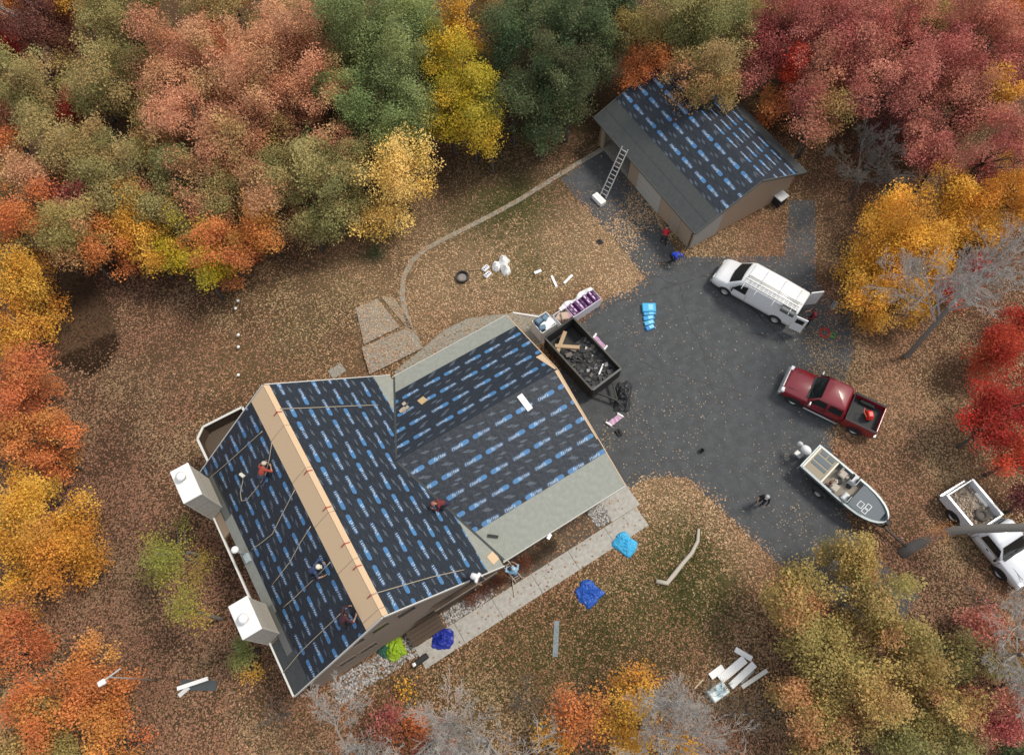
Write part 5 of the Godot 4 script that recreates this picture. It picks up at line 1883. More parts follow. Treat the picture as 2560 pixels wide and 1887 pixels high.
func build_vehicles() -> void:
	build_van()
	var t := pickup("pickup_truck", "dark red crew cab pickup with red gear in its bed", g(2137, 1083), g(1972, 1003), 3.75, mats.red_paint, 2.25, 1.0, true)
	# red machine in the bed
	var bed: Array = t.get_meta("bed")
	var c := t.position + Basis(Vector3.UP, t.rotation.y) * Vector3(-0.05, 0.79, (bed[0] + bed[1]) / 2 - 0.25)
	var o := thing("air_compressor", "bright red portable machine with round tank in the pickup bed", "compressor", c, t.rotation.y + 0.5)
	var st := mb(true)
	tube(st, [Vector3(-0.3, 0.22, 0), Vector3(-0.24, 0.22, 0), Vector3(0.24, 0.22, 0), Vector3(0.3, 0.22, 0)], [0.08, 0.2, 0.2, 0.08], 14)
	part("tank", done(st), mat(0.62, 0.02, 0.015, 0.35), o)
	st = mb()
	bbox(st, Vector3(0.05, 0.5, 0.05), Vector3(0.36, 0.24, 0.3), 0.05)
	part("motor_cover", done(st), mat(0.62, 0.03, 0.02, 0.4), o)
	st = mb(true)
	tube(st, [Vector3(-0.25, 0.3, 0.16), Vector3(-0.35, 0.5, 0.3), Vector3(-0.1, 0.55, 0.42), Vector3(0.2, 0.5, 0.3)], [0.025], 6)
	part("handle", done(st), mat(0.55, 0.1, 0.05, 0.5), o)
	st = mb()
	for x in [-0.2, 0.2]:
		box(st, Vector3(x, 0.03, 0), Vector3(0.05, 0.07, 0.34))
	part("foot", done(st), mats.black, o)
	t = pickup("pickup_truck", "old white pickup with a bed full of dead leaves under the leaning trunk", g(2368, 1283), g(2502, 1447), 3.55, mats.truck_paint, 1.75, 1.15, false)
	# leaves and a tyre in its bed
	bed = t.get_meta("bed")
	var bs := Basis(Vector3.UP, t.rotation.y)
	var heap := thing("leaf_heap", "dead brown leaves heaped in the bed of the white pickup", "leaf heap", t.position + bs * Vector3(0, 0.77, 0), t.rotation.y)
	st = mb()
	var nz := FastNoiseLite.new()
	nz.seed = 16
	nz.frequency = 1.2
	var n := 12
	for i in n:
		for j in n * 2:
			var q := []
			for e in [[0, 0], [0, 1], [1, 1], [1, 0]]:
				var x: float = -0.82 + 1.64 * (i + e[0]) / n
				var z: float = bed[1] + 0.12 + (bed[0] - bed[1] - 0.2) * (j + e[1]) / (n * 2.0)
				var edge := clampf(0.8 - x, 0.0, 1.0)
				q.append(Vector3(x, 0.02 + 0.1 * edge * (0.6 + nz.get_noise_2d(x, z) + 0.5 * nz.get_noise_2d(x * 5, z * 5)), z))
			quad(st, q[0], q[1], q[2], q[3])
	part("leaf_layer", done(st), mottled(Color(0.10, 0.08, 0.065), Color(0.42, 0.37, 0.31), 0.5, 0.06, 1.0, 44, 3), heap)
	var rr := RandomNumberGenerator.new()
	rr.seed = 515
	var fl := mb()
	for k in 700:
		var x := rr.randf_range(-0.84, 0.84)
		if x > 0.25 and rr.randf() < 0.75:
			continue
		var cc := Vector3(x, 0.1 + rr.randf() * 0.1, rr.randf_range(bed[1] + 0.15, bed[0] - 0.12))
		var kk := rr.randf_range(0.3, 1.25)
		fl.set_color(Color(0.40 * kk, 0.31 * kk, 0.235 * kk))
		var fb := Basis(Vector3.UP, rr.randf() * TAU) * Basis(Vector3.RIGHT, rr.randfn() * 0.5)
		quad(fl, cc + fb * Vector3(-0.06, 0, 0), cc + fb * Vector3(0, 0, 0.05), cc + fb * Vector3(0.07, 0, 0), cc + fb * Vector3(0, 0, -0.045))
	var lv := part("loose_leaves", done(fl), mats.ground_leaf, heap)
	lv.set_meta("kind", "stuff")
	var ty := thing("spare_tyre", "worn dark tyre lying flat in the bed of the white pickup", "tyre", t.position + bs * Vector3(0.1, 0.88, bed[0] - 0.55), 0.0)
	st = mb(true)
	lathe(st, [[0.19, 0.0], [0.3, -0.02], [0.36, 0.03], [0.36, 0.17], [0.3, 0.22], [0.2, 0.2], [0.19, 0.1]], Vector3.ZERO, Basis.IDENTITY, 18)
	part("tread", done(st), mat(0.085, 0.075, 0.068, 0.95), ty)
	st = mb()
	lathe(st, [[0.19, 0.02], [0.17, 0.12], [0.0, 0.1]], Vector3.ZERO, Basis.IDENTITY, 12)
	part("rim", done(st), mat(0.12, 0.10, 0.09, 0.9), ty)
	build_boat()
	build_dump_trailer()


# ------------------------------------------------------------------ things in the yard
# crumpled cloth: a bumpy low dome with folds
func cloth_heap(called: String, label: String, at: Vector3, rx: float, rz: float, h: float, m: Material, seed_: int, turn := 0.0, group := "", category := "tarp") -> Node3D:
	var nz := FastNoiseLite.new()
	nz.seed = seed_
	nz.frequency = 1.1
	nz.fractal_type = FastNoiseLite.FRACTAL_RIDGED
	nz.fractal_octaves = 2
	var nz2 := FastNoiseLite.new()
	nz2.seed = seed_ + 1
	nz2.frequency = 0.7
	var t := thing(called, label, category, at, turn, group)
	var st := mb()
	var na := 36
	var nr := 12
	for i in na:
		for k in nr:
			var q := []
			for c in [[0, 0], [1, 0], [1, 1], [0, 1]]:
				var a: float = TAU * ((i + c[0]) % na) / na
				var f: float = float(k + c[1]) / nr
				var wob := (0.92 + 0.3 * nz2.get_noise_2d(cos(a) * 1.0 + seed_ * 3.1, sin(a) * 1.0)) / pow(maxf(absf(cos(a)), absf(sin(a))), 0.7)
				var x := cos(a) * rx * f * wob
				var z := sin(a) * rz * f * wob
				var fold := clampf(nz.get_noise_2d(x * 2.2, z * 1.3) * 0.6 + 0.5, 0.0, 1.1)
				var y := h * (1.0 - pow(f, 2.0)) * (0.5 + 0.6 * fold) + 0.015 + 0.07 * fold
				if k + c[1] == nr:
					y = 0.0
				q.append(Vector3(x, y, z))
			quad(st, q[0], q[3], q[2], q[1])
	part("sheet", done(st), m, t)
	return t


func plank(called: String, label: String, category: String, a: Vector3, b: Vector3, w: float, h: float, m: Material, group := "", piece := "board") -> void:
	var c := (a + b) * 0.5
	var d := b - a
	var t := thing(called, label, category, Vector3(c.x, minf(a.y, b.y), c.z), atan2(d.x, d.z), group)
	var st := mb()
	var l := d.length()
	bbox(st, Vector3(0, absf(d.y) * 0.5 + h * 0.5, 0), Vector3(w, h, l), minf(h, w) * 0.12, Basis(Vector3.RIGHT, -asin(d.y / l)))
	part(piece, done(st), m, t)


func build_yard_things() -> void:
	var st: SurfaceTool
	var lb := mat(0.045, 0.36, 0.62, 0.45)
	var bl := mat(0.012, 0.075, 0.36, 0.45)
	var db := mat(0.008, 0.022, 0.26, 0.45)
	cloth_heap("blue_tarp", "bright sky blue crumpled tarp at the corner of the front walkway", g(1563, 1360, 0.06), 0.6, 0.68, 0.22, lb, 51, 0.4)
	cloth_heap("blue_tarp", "royal blue crumpled tarp spread on the grass", g(1472, 1482), 0.72, 0.72, 0.2, bl, 52, 0.2)
	cloth_heap("blue_tarp", "deep blue crumpled tarp lying across the end of the walkway", g(1107, 1597, 0.03), 0.62, 0.62, 0.22, db, 53, 0.9)
	cloth_heap("cover_sheet", "lime green rumpled cover beside the gable wall", g(988, 1624), 0.55, 0.62, 0.5, mat(0.26, 0.40, 0.02, 0.5), 54, 0.0, "", "cover")
	cloth_heap("cover_sheet", "dark teal rumpled cover against the gable wall", g(962, 1622), 0.42, 0.5, 0.4, mat(0.03, 0.12, 0.085, 0.6), 55, 0.3, "", "cover")
	# stack of blue wrapped bundles on the driveway
	for k in 5:
		var pp := g(1622 + [0, 2, 0, 1, 3][k], 772 + k * 12, 0.012)
		var t := thing("wrapped_bundle", "flat blue wrapped bundle " + ["at the near end of the blue row on the driveway", "second in the blue row on the driveway", "in the middle of the blue row on the driveway", "fourth in the blue row on the driveway", "at the end of the blue row farthest from the garage"][k], "bundle", pp, -0.55 + 0.1 * k, "blue wrapped bundles on the driveway")
		st = mb()
		bbox(st, Vector3(0, 0.07 + (0.05 if k == 0 else 0.0), 0), Vector3(0.86 - k * 0.07, 0.14 + (0.1 if k == 0 else 0.0), 0.30 if k else 0.62), 0.03)
		part("wrapping", done(st), [lb, mat(0.05, 0.30, 0.55, 0.4), mat(0.03, 0.26, 0.55, 0.4), mat(0.07, 0.36, 0.58, 0.4), mat(0.02, 0.20, 0.50, 0.4)][k], t)
		st = mb()
		box(st, Vector3(0.1, 0.146 + (0.1 if k == 0 else 0.0), 0), Vector3(0.3, 0.006, 0.22 if k else 0.4))
		part("printed_band", done(st), mat(0.22, 0.55, 0.72, 0.4), t)
	# pallet of shingle bundles
	var base := g(1436, 815, 0.0)
	var bin := thing("shingle_crate", "long white crate of purple wrapped shingle bundles behind the trailer", "crate", Vector3(14.95, 0, -17.38), 0.09)
	var bb := Basis(Vector3.UP, 0.09)
	for s in [0.44, -0.44]:
		st = mb()
		bbox(st, Vector3(0, 0.5, s), Vector3(3.2, 0.85, 0.05), 0.015)
		part("side_panel", done(st), mat(0.62, 0.60, 0.66, 0.6), bin)
	for x in [-1.58, 1.58, -0.62]:
		st = mb()
		bbox(st, Vector3(x, 0.5, 0), Vector3(0.04, 0.85, 0.82), 0.015)
		part("end_panel", done(st), mat(0.70, 0.69, 0.72, 0.6), bin)
	st = mb()
	box(st, Vector3(0, 0.07, 0), Vector3(3.2, 0.12, 0.9))
	part("pallet", done(st), mat(0.3, 0.22, 0.14, 0.9), bin)
	for k in 9:
		var tip := 0.16 * sin(k * 2.3)
		var o := thing("shingle_bundle", "purple wrapped shingle bundle standing " + ("upright" if absf(tip) < 0.08 else "tipped over" if tip > 0 else "tipped back") + " in the white crate", "shingle bundle", bin.position + bb * Vector3(-0.45 + k * 0.232, 0.14, 0.0), 0.09, "shingle bundles in the white crate")
		st = mb()
		bbox(st, Vector3(0, 0.44 + 0.05 * sin(k * 3.0), 0.02 * sin(k * 5.0)), Vector3(0.15, 0.84, 0.78), 0.02, Basis(Vector3(0, 0, 1), tip))
		part("wrapping", done(st), mat(0.17, 0.055, 0.19, 0.4) if k % 3 else mat(0.36, 0.20, 0.38, 0.4), o)
		st = mb()
		for e in [-0.2, 0.15]:
			box(st, Basis(Vector3(0, 0, 1), tip) * Vector3(0, 0.425, 0) + Vector3(0, 0.44 + 0.05 * sin(k * 3.0), e), Vector3(0.09, 0.012, 0.22), Basis(Vector3(0, 0, 1), tip))
		part("printed_band", done(st), mat(0.60, 0.48, 0.60, 0.4) if k % 2 else mat(0.035, 0.02, 0.045, 0.4), o)
	for q in [[-0.9, 0.12, 0.15, 0.76], [-1.25, -0.15, 0.5, 0.7], [-1.05, 0.05, 1.2, 0.88]]:
		var o := thing("shingle_bundle", ["pink shingle bundle lying flat in the white crate", "tan shingle bundle lying flat in the white crate", "tan torn shingle bundle on top of the others in the white crate"][0 if q[3] == 0.76 else 1 if q[3] == 0.7 else 2], "shingle bundle", bin.position + bb * Vector3(q[0], 0.14, q[1]), q[2], "loose bundles in the white crate")
		st = mb()
		bbox(st, Vector3(0, q[3] * 0.5, 0), Vector3(0.52, q[3], 0.42), 0.04)
		part("wrapping", done(st), mat(0.42, 0.24, 0.28, 0.5) if q[3] == 0.76 else mat(0.46, 0.34, 0.26, 0.6), o)
	var hood := thing("pallet_wrap", "loose white plastic wrap pulled off the shingle crate", "wrap", bin.position + Vector3(0.25, 0.95, -0.5), 0.1)
	st = mb()
	for k in 12:
		var xa := -1.3 + k * 0.22
		quad(st, Vector3(xa, 0.05 * sin(k * 2.0), 0.12), Vector3(xa + 0.22, 0.05 * sin(k * 2.0 + 2.0), 0.12), Vector3(xa + 0.22, -0.1 + 0.08 * cos(k * 1.7 + 1.7), -0.2 - 0.1 * sin(k)), Vector3(xa, -0.1 + 0.08 * cos(k * 1.7), -0.2 - 0.1 * sin(k - 1)))
	part("sheet", done(st), mat(0.72, 0.71, 0.73, 0.35), hood)
	# white open box with blue grey packs beside it
	var wb := thing("white_box", "open white box with blue grey packs between crate and roof corner", "box", Vector3(12.45, 0, -17.35), 0.09)
	for s in [[0, 0.52, 1.1, 0.05], [0, -0.52, 1.1, 0.05], [-0.55, 0, 0.05, 1.0], [0.55, 0, 0.05, 1.0]]:
		st = mb()
		bbox(st, Vector3(s[0], 0.68, s[1]), Vector3(s[2], 1.36, s[3]), 0.015)
		part("side_panel", done(st), mats.white, wb)
	st = mb()
	box(st, Vector3(0.12, 1.385, 0.22), Vector3(0.8, 0.04, 0.55), Basis(Vector3.UP, 0.15))
	part("lid", done(st), mat(0.66, 0.70, 0.71, 0.5), wb)
	st = mb()
	box(st, Vector3(0, 0.06, 0), Vector3(1.05, 0.1, 1.0))
	part("base_panel", done(st), mats.white, wb)
	for q in [[-0.25, -0.25, 0.2, 1.5], [-0.3, 0.2, -0.3, 1.35], [0.2, -0.22, 0.6, 1.42]]:
		var o := thing("membrane_pack", ["tallest blue grey pack in the open white box", "blue grey pack beside the lid of the open white box", "slanted blue grey pack in the open white box"][0 if q[3] == 1.5 else 1 if q[3] == 1.35 else 2], "pack", wb.position + bb * Vector3(q[0], 0.12, q[1]), q[2], "packs in the open white box")
		st = mb()
		bbox(st, Vector3(0, q[3] * 0.5, 0), Vector3(0.42, q[3], 0.32), 0.05, Basis(Vector3.RIGHT, 0.06))
		part("wrapping", done(st), mat(0.10, 0.17, 0.25, 0.5), o)
	plank("gutter_length", "long pale gutter length resting from the wing corner to the white box", "gutter", g(1282, 783, 2.6), g(1345, 793, 1.45), 0.12, 0.1, mat(0.6, 0.56, 0.54, 0.6), "", "channel")
	# torn wrappers on the driveway
	for q in [[1485, 842, 1512, 872, "lying beside the trailer"], [1523, 1062, 1552, 1040, "lying below the trailer's drawbar"]]:
		var a := g(q[0], q[1], 0.014)
		var b := g(q[2], q[3], 0.014)
		var t := thing("torn_wrapper", "torn pink and white shingle wrapper " + q[4], "wrapper", (a + b) / 2, atan2(b.x - a.x, b.z - a.z))
		var l := a.distance_to(b)
		st = mb()
		for k in 6:
			var z0 := -l / 2 + l * k / 6.0
			var z1 := -l / 2 + l * (k + 1) / 6.0
			quad(st, Vector3(-0.16, 0.02 + 0.05 * (k % 2), z0), Vector3(-0.16, 0.02 + 0.05 * ((k + 1) % 2), z1), Vector3(0.16, 0.03 + 0.04 * ((k + 1) % 3), z1), Vector3(0.16, 0.03 + 0.04 * (k % 3), z0))
		part("sheet", done(st), mat(0.50, 0.30, 0.44, 0.5), t)
		for e in [-1, 1]:
			st = mb()
			bbox(st, Vector3(0.05, 0.07, e * l * 0.5), Vector3(0.42, 0.1, 0.11), 0.02, Basis(Vector3.UP, 0.3))
			part("flap", done(st), mats.white, t)
	plank("white_strip", "bent white strip leaning on the trailer side", "strip", g(1462, 845, 0.05), g(1492, 868, 0.05), 0.16, 0.04, mat(0.6, 0.6, 0.6, 0.6))
	# white offcuts on the island lawn
	plank("white_offcut", "long white offcut on the lawn pointing to the crate", "offcut", g(1379, 690, 0.02), g(1392, 718, 0.02), 0.16, 0.07, mats.white)
	plank("white_offcut", "white offcut on the lawn slanting towards the driveway", "offcut", g(1410, 709, 0.02), g(1431, 688, 0.02), 0.16, 0.07, mats.white)
	plank("white_offcut", "short stubby white offcut on the lawn", "offcut", g(1336, 684, 0.02), g(1353, 677, 0.02), 0.2, 0.1, mats.white)
	# fire ring
	var fr := thing("fire_ring", "round rusty fire ring with ash on the island lawn", "fire ring", g(1156, 695))
	st = mb()
	lathe(st, [[0.42, -0.02], [0.44, 0.26], [0.37, 0.27], [0.36, 0.05]], Vector3.ZERO, Basis.IDENTITY, 22)
	part("ring", done(st), mat(0.05, 0.042, 0.038, 0.8), fr)
	st = mb()
	lathe(st, [[0.36, 0.04], [0.2, 0.1], [0.0, 0.07]], Vector3.ZERO, Basis.IDENTITY, 14)
	part("ash", done(st), mottled(Color(0.10, 0.085, 0.08), Color(0.45, 0.41, 0.38), 0.4, 0.05, 1.0, 61), fr)
	plank("firewood_stick", "short stick of firewood beside the fire ring", "stick", g(1172, 676, 0.02), g(1200, 674, 0.02), 0.08, 0.07, mat(0.30, 0.19, 0.12, 0.9))
	# white bags and printed sacks
	for q in [[1258, 655, 0.42, 0.38, 0.5, 1], [1240, 668, 0.38, 0.3, 0.42, 2], [1264, 676, 0.4, 0.36, 0.48, 3]]:
		cloth_heap("white_bag", "bulging white plastic bag " + ["at the head of the bag pile on the island lawn", "at the side of the bag pile on the island lawn", "at the foot of the bag pile on the island lawn"][q[5] - 1], g(q[0], q[1]), q[2], q[3], q[4], mat(0.80, 0.80, 0.80, 0.4), 60 + q[5], 0.5 * q[5], "white bags on the island lawn", "bag")
	for q in [[1214, 672], [1219, 688]]:
		var t := thing("printed_sack", "white sack with dark blue print " + ("nearer the bag pile" if q[1] < 680 else "nearer the fire ring"), "sack", g(q[0], q[1]), 0.3)
		st = mb()
		bbox(st, Vector3(0, 0.1, 0), Vector3(0.5, 0.2, 0.32), 0.06)
		part("bag", done(st), mats.white, t)
		st = mb()
		for k in 3:
			box(st, Vector3(-0.14 + k * 0.13, 0.203, 0.02), Vector3(0.07, 0.006, 0.14))
		part("print", done(st), mat(0.02, 0.03, 0.22, 0.6), t)
	# round dark bush by the path
	tree(817, 553, 17, 0.42, "dark", "clipped low and round on the lawn beside the path", 2.6, 0.9, true)
	# lights along the lawn
	for k in 5:
		var q: Array = [[598, 757], [592, 776], [599, 842], [599, 872], [599, 942]][k]
		var t := thing("garden_light", "small white lawn light " + ["nearest the wood", "leaning beside the first light", "in the middle of the row", "beyond the middle of the row", "nearest the balcony"][k], "garden light", g(q[0], q[1]), 0.0, "white lights in a row on the lawn")
		st = mb(true)
		tube(st, [Vector3(0, -0.05, 0), Vector3(0, 0.26, 0)], [0.02], 6)
		part("stake", done(st), mats.steel, t)
		st = mb(true)
		lathe(st, [[0.03, 0.24], [0.10, 0.27], [0.10, 0.31], [0.03, 0.36], [0.0, 0.365]], Vector3.ZERO, Basis.IDENTITY, 10)
		part("lamp_head", done(st), mats.white, t)
	# garage front: ladder, white box, bin
	var la := g(1508, 492, 0.02)
	var lbp := Vector3(23.5, 3.1, -24.75)
	var lad := thing("ladder", "aluminium extension ladder leaning against the garage eave", "ladder", la)
	var rise := lbp - la
	var sd := rise.cross(Vector3.UP).normalized() * 0.23
	for s in [-1, 1]:
		st = mb()
		bar(st, sd * s, rise + sd * s, 0.05, 0.08)
		part("rail", done(st), mat(0.55, 0.55, 0.54, 0.4, 0.4), lad)
	for k in 12:
		st = mb(true)
		var c := rise * ((k + 0.7) / 12.4)
		tube(st, [c - sd, c + sd], [0.028], 6)
		part("rung", done(st), mat(0.55, 0.55, 0.54, 0.4, 0.4), lad)
	var wbx := thing("white_carton", "plain white carton at the foot of the ladder by the garage", "carton", g(1497, 502, 0.012), 0.1)
	st = mb()
	bbox(st, Vector3(0, 0.16, 0), Vector3(0.46, 0.32, 0.98), 0.02)
	part("carton", done(st), mats.white, wbx)
	st = mb()
	box(st, Vector3(0, 0.322, 0), Vector3(0.06, 0.006, 0.9))
	part("tape", done(st), mat(0.6, 0.58, 0.52, 0.4), wbx)
	var ac := thing("white_lidded_bin", "black bin with square white lid behind the garage gable", "bin", g(1945, 508), 0.1)
	st = mb()
	bbox(st, Vector3(0, 0.4, 0), Vector3(0.72, 0.8, 0.6), 0.03)
	part("bin", done(st), mats.black, ac)
	st = mb()
	bbox(st, Vector3(0, 0.83, 0), Vector3(0.82, 0.06, 0.7), 0.03)
	part("lid", done(st), mat(0.55, 0.56, 0.57, 0.5), ac)
	# hoses by the van
	for h in [[2062, 833, 0.3, [0.42, 0.025, 0.02], "looped red air hose on the leaves behind the van", 5], [2082, 838, 0.16, [0.05, 0.30, 0.04], "short coil of green cord beside the red hose", 3]]:
		var t := thing("air_hose" if h[5] == 5 else "green_cord", h[4], "hose" if h[5] == 5 else "cord", g(h[0], h[1]))
		st = mb(true)
		var pts := []
		for k in h[5] * 10:
			var a: float = TAU * k / 10.0
			var rr: float = h[2] * (1.0 + 0.14 * sin(k * 0.37))
			pts.append(Vector3(cos(a) * rr + 0.04 * sin(k * 0.21), 0.025 + k * 0.0012, sin(a) * rr))
		tube(st, pts, [0.018], 6)
		part("coil", done(st), mat(h[3][0], h[3][1], h[3][2], 0.5), t)
	var tb := thing("tool_bag", "grey open tool tray with a handle on the ground behind the van", "tool tray", g(2085, 765), 0.4)
	st = mb()
	box(st, Vector3(0, 0.03, 0), Vector3(0.6, 0.06, 0.3))
	for s in [-1, 1]:
		box(st, Vector3(0, 0.12, 0.14 * s), Vector3(0.6, 0.14, 0.03))
		box(st, Vector3(0.285 * s, 0.12, 0), Vector3(0.03, 0.14, 0.25))
	part("tray", done(st), mat(0.25, 0.25, 0.26, 0.6), tb)
	st = mb(true)
	tube(st, [Vector3(-0.27, 0.18, 0), Vector3(-0.22, 0.34, 0), Vector3(0.22, 0.34, 0), Vector3(0.27, 0.18, 0)], [0.015], 6)
	part("handle", done(st), mats.steel, tb)
	# front lawn: curved pale log, grey board, planks
	var lg := thing("curved_log", "pale curved fallen limb lying on the front lawn", "log", g(1700, 1420))
	st = mb(true)
	var cp := []
	for q in [[1641, 1453, 0.1], [1668, 1458, 0.1], [1684, 1438, 0.1], [1706, 1410, 0.12], [1730, 1382, 0.12], [1745, 1352, 0.12], [1747, 1322, 0.1]]:
		cp.append(g(q[0], q[1], q[2]) - lg.position)
	tube(st, cp, [0.12, 0.135, 0.13, 0.12, 0.11, 0.1, 0.08], 9)
	part("limb", done(st), mat(0.42, 0.38, 0.32, 0.9), lg)
	plank("grey_board", "long blue grey metal flashing strip lying on the front lawn", "strip", g(1392, 1552, 0.02), g(1388, 1642, 0.02), 0.28, 0.03, mat(0.17, 0.20, 0.22, 0.5))
	var pile := "stack of white planks under the oaks"
	plank("white_plank", "white plank lying crosswise at the head of the white plank stack", "plank", g(1838, 1623, 0.03), g(1880, 1648, 0.03), 0.28, 0.07, mats.white, pile)
	plank("white_plank", "white plank on the outer side of the white plank stack, away from the driveway oaks", "plank", g(1776, 1692, 0.03), g(1808, 1668, 0.03), 0.34, 0.08, mats.white, pile)
	plank("white_plank", "broad white plank in the middle of the white plank stack", "plank", g(1800, 1700, 0.04), g(1862, 1648, 0.1), 0.42, 0.1, mats.white, pile)
	plank("white_plank", "long white plank with rounded end in the white plank stack", "plank", g(1826, 1716, 0.05), g(1886, 1660, 0.05), 0.34, 0.12, mats.white, pile)
	plank("white_plank", "narrow white plank lying apart beside the white plank stack", "plank", g(1855, 1718, 0.03), g(1918, 1676, 0.03), 0.2, 0.07, mat(0.66, 0.65, 0.6, 0.6), pile)
	plank("grey_plank", "grey plank lying between the white planks", "plank", g(1852, 1706, 0.03), g(1884, 1674, 0.03), 0.2, 0.05, mat(0.3, 0.3, 0.29, 0.7))
	plank("wood_stake", "thin bare wooden stake beside the plank stack", "stake", g(1737, 1721, 0.02), g(1758, 1699, 0.02), 0.06, 0.04, mat(0.52, 0.43, 0.30, 0.9))
	var cool := thing("cooler_box", "pale blue white open cooler at the foot of the plank stack", "cooler", g(1793, 1730), 0.0)
	st = mb()
	bbox(st, Vector3(0, 0.2, 0), Vector3(0.98, 0.4, 0.62), 0.05)
	part("chest", done(st), mat(0.62, 0.70, 0.71, 0.5), cool)
	st = mb()
	box(st, Vector3(0.08, 0.404, 0), Vector3(0.52, 0.01, 0.42))
	part("lid_recess", done(st), mat(0.30, 0.45, 0.52, 0.4), cool)
	# gutters dumped behind the house
	var gt := "old gutters dumped on the leaves"
	plank("old_gutter", "white gutter length lying on top of the dark sheet", "gutter", g(443, 1722, 0.1), g(520, 1696, 0.16), 0.2, 0.1, mats.white, gt, "channel")
	plank("old_gutter", "grey white gutter length slanting away from the dark sheet", "gutter", g(447, 1740, 0.03), g(472, 1718, 0.06), 0.22, 0.08, mat(0.55, 0.55, 0.55, 0.5), gt, "channel")
	plank("dark_sheet", "dark grey sheet lying under the dumped gutters", "sheet", g(450, 1712, 0.02), g(540, 1714, 0.03), 0.5, 0.03, mat(0.05, 0.06, 0.065, 0.6), "", "panel")
	var pole := thing("floodlight_pole", "slim grey pole with white floodlight head beside the birch", "lamp post", g(390, 1700))
	st = mb(true)
	var top := g(362, 1500, 3.2) - pole.position
	top.x *= 0.3
	top.z *= 0.3
	tube(st, [Vector3(0, -0.1, 0), Vector3(0, 2.4, 0), Vector3(0, 4.6, 0)], [0.04, 0.035, 0.03], 7)
	part("pole", done(st), mat(0.28, 0.27, 0.26, 0.6), pole)
	st = mb()
	bar(st, Vector3(-0.35, 4.62, 0), Vector3(0.55, 4.66, -0.1), 0.06, 0.06)
	part("cross_arm", done(st), mat(0.4, 0.4, 0.4, 0.5), pole)
	st = mb()
	bbox(st, Vector3(-0.42, 4.62, 0.02), Vector3(0.34, 0.16, 0.24), 0.04)
	part("lamp_head", done(st), mats.white, pole)
	# stepping stone near the balcony, white pebbles and gravel by the gable
	var sl := thing("paving_slab", "single brown paving slab on the lawn near the roof corner", "slab", g(842, 928), 0.1)
	st = mb()
	bbox(st, Vector3(0, 0.03, 0), Vector3(0.95, 0.08, 0.7), 0.02)
	part("stone", done(st), mats.old_concrete, sl)
	gravel()
	# bed plants: rusty low shrubs along the wing front
	for k in 7:
		var x := 0.4 + k * 0.86
		var r := RandomNumberGenerator.new()
		r.seed = 300 + k
		var sh := thing("bed_shrub", ["rusty brown shrub beside the timber front", "rusty brown shrub at the ladder foot", "rusty brown shrub beyond the ladder", "rusty orange shrub under the first wing window", "rusty orange shrub between the wing windows", "dark withered shrub under the second wing window", "dark withered shrub near the walkway pad"][k], "shrub", Vector3(x, 0.025, -5.75 + r.randf_range(-0.15, 0.1)), 0.0, "shrubs in the front bed")
		st = mb(true)
		for i in 5:
			tube(st, [Vector3(0, -0.02, 0), Vector3(r.randfn() * 0.12, 0.25, r.randfn() * 0.12), Vector3(r.randfn() * 0.25, 0.45, r.randfn() * 0.2)], [0.012, 0.009, 0.004], 4)
		part("stems", done(st), mats.bark, sh)
		var wt: Array[Transform3D] = []
		var cols := PackedColorArray()
		for i in 90:
			var d := Vector3(r.randfn(), r.randfn() * 0.7 + 0.5, r.randfn()).normalized()
			wt.append(Transform3D(Basis(Vector3.UP, r.randf() * TAU) * 0.62, Vector3(0, 0.22, 0) + d * Vector3(0.42, 0.3, 0.36) * r.randf_range(0.5, 1.0)))
			var c := Vector3(0.20, 0.075, 0.045) if k < 5 else Vector3(0.10, 0.07, 0.045)
			c *= r.randf_range(0.7, 1.3)
			cols.append(Color(c.x, c.y, c.z))
		crown(sh, wt, cols, "fine")
	# front ladder and its feet
	var lf := thing("ladder", "dark step ladder standing in the bed under the roof valley", "ladder", Vector3(3.1, 0.03, -5.25))
	var up := Vector3(-0.35, 2.75, -0.72)
	for s in [-0.2, 0.2]:
		st = mb()
		bar(st, Vector3(s, 0, 0), up + Vector3(s * 0.9, 0, 0), 0.05, 0.07)
		part("rail", done(st), mat(0.45, 0.42, 0.38, 0.5), lf)
	for k in 8:
		st = mb(true)
		var c := up * ((k + 0.6) / 8.5)
		tube(st, [c - Vector3(0.2, 0, 0), c + Vector3(0.2, 0, 0)], [0.02], 6)
		part("rung", done(st), mat(0.45, 0.42, 0.38, 0.5), lf)
	plank("push_broom_pole", "pale broom pole lying from the bed onto the walkway", "pole", g(1280, 1446, 0.1), g(1287, 1492, 0.08), 0.05, 0.05, mat(0.50, 0.42, 0.32, 0.8), "", "pole")
	# small things on the driveway
	var lid := thing("black_bucket", "small black bucket on the open driveway", "bucket", g(1754, 1128, 0.012))
	st = mb(true)
	lathe(st, [[0.0, 0.0], [0.11, 0.0], [0.13, 0.24], [0.11, 0.24], [0.1, 0.04]], Vector3.ZERO, Basis.IDENTITY, 14)
	part("bucket", done(st), mats.black, lid)
	cloth_heap("felt_scrap", "crumpled black felt scrap below the dump trailer", g(1548, 1082, 0.012), 0.22, 0.25, 0.12, mats.black, 81, 0.0, "", "scrap")
	cloth_heap("felt_scrap", "flat black felt scrap near the wing's eave corner", g(1500, 605, 0.012), 0.2, 0.2, 0.06, mats.black, 82, 0.0, "", "scrap")
	# dark bag on the walkway end
	var tbg := thing("tool_case", "long black tool case with white end on the walkway's end", "tool case", g(1052, 1651, 0.0), 0.0)
	st = mb()
	var cd := g(1069, 1638) - g(1033, 1664)
	bbox(st, Vector3(0, 0.14, 0), Vector3(0.3, 0.28, cd.length()), 0.05, Basis(Vector3.UP, atan2(cd.x, cd.z)))
	part("case", done(st), mats.black, tbg)
	st = mb()
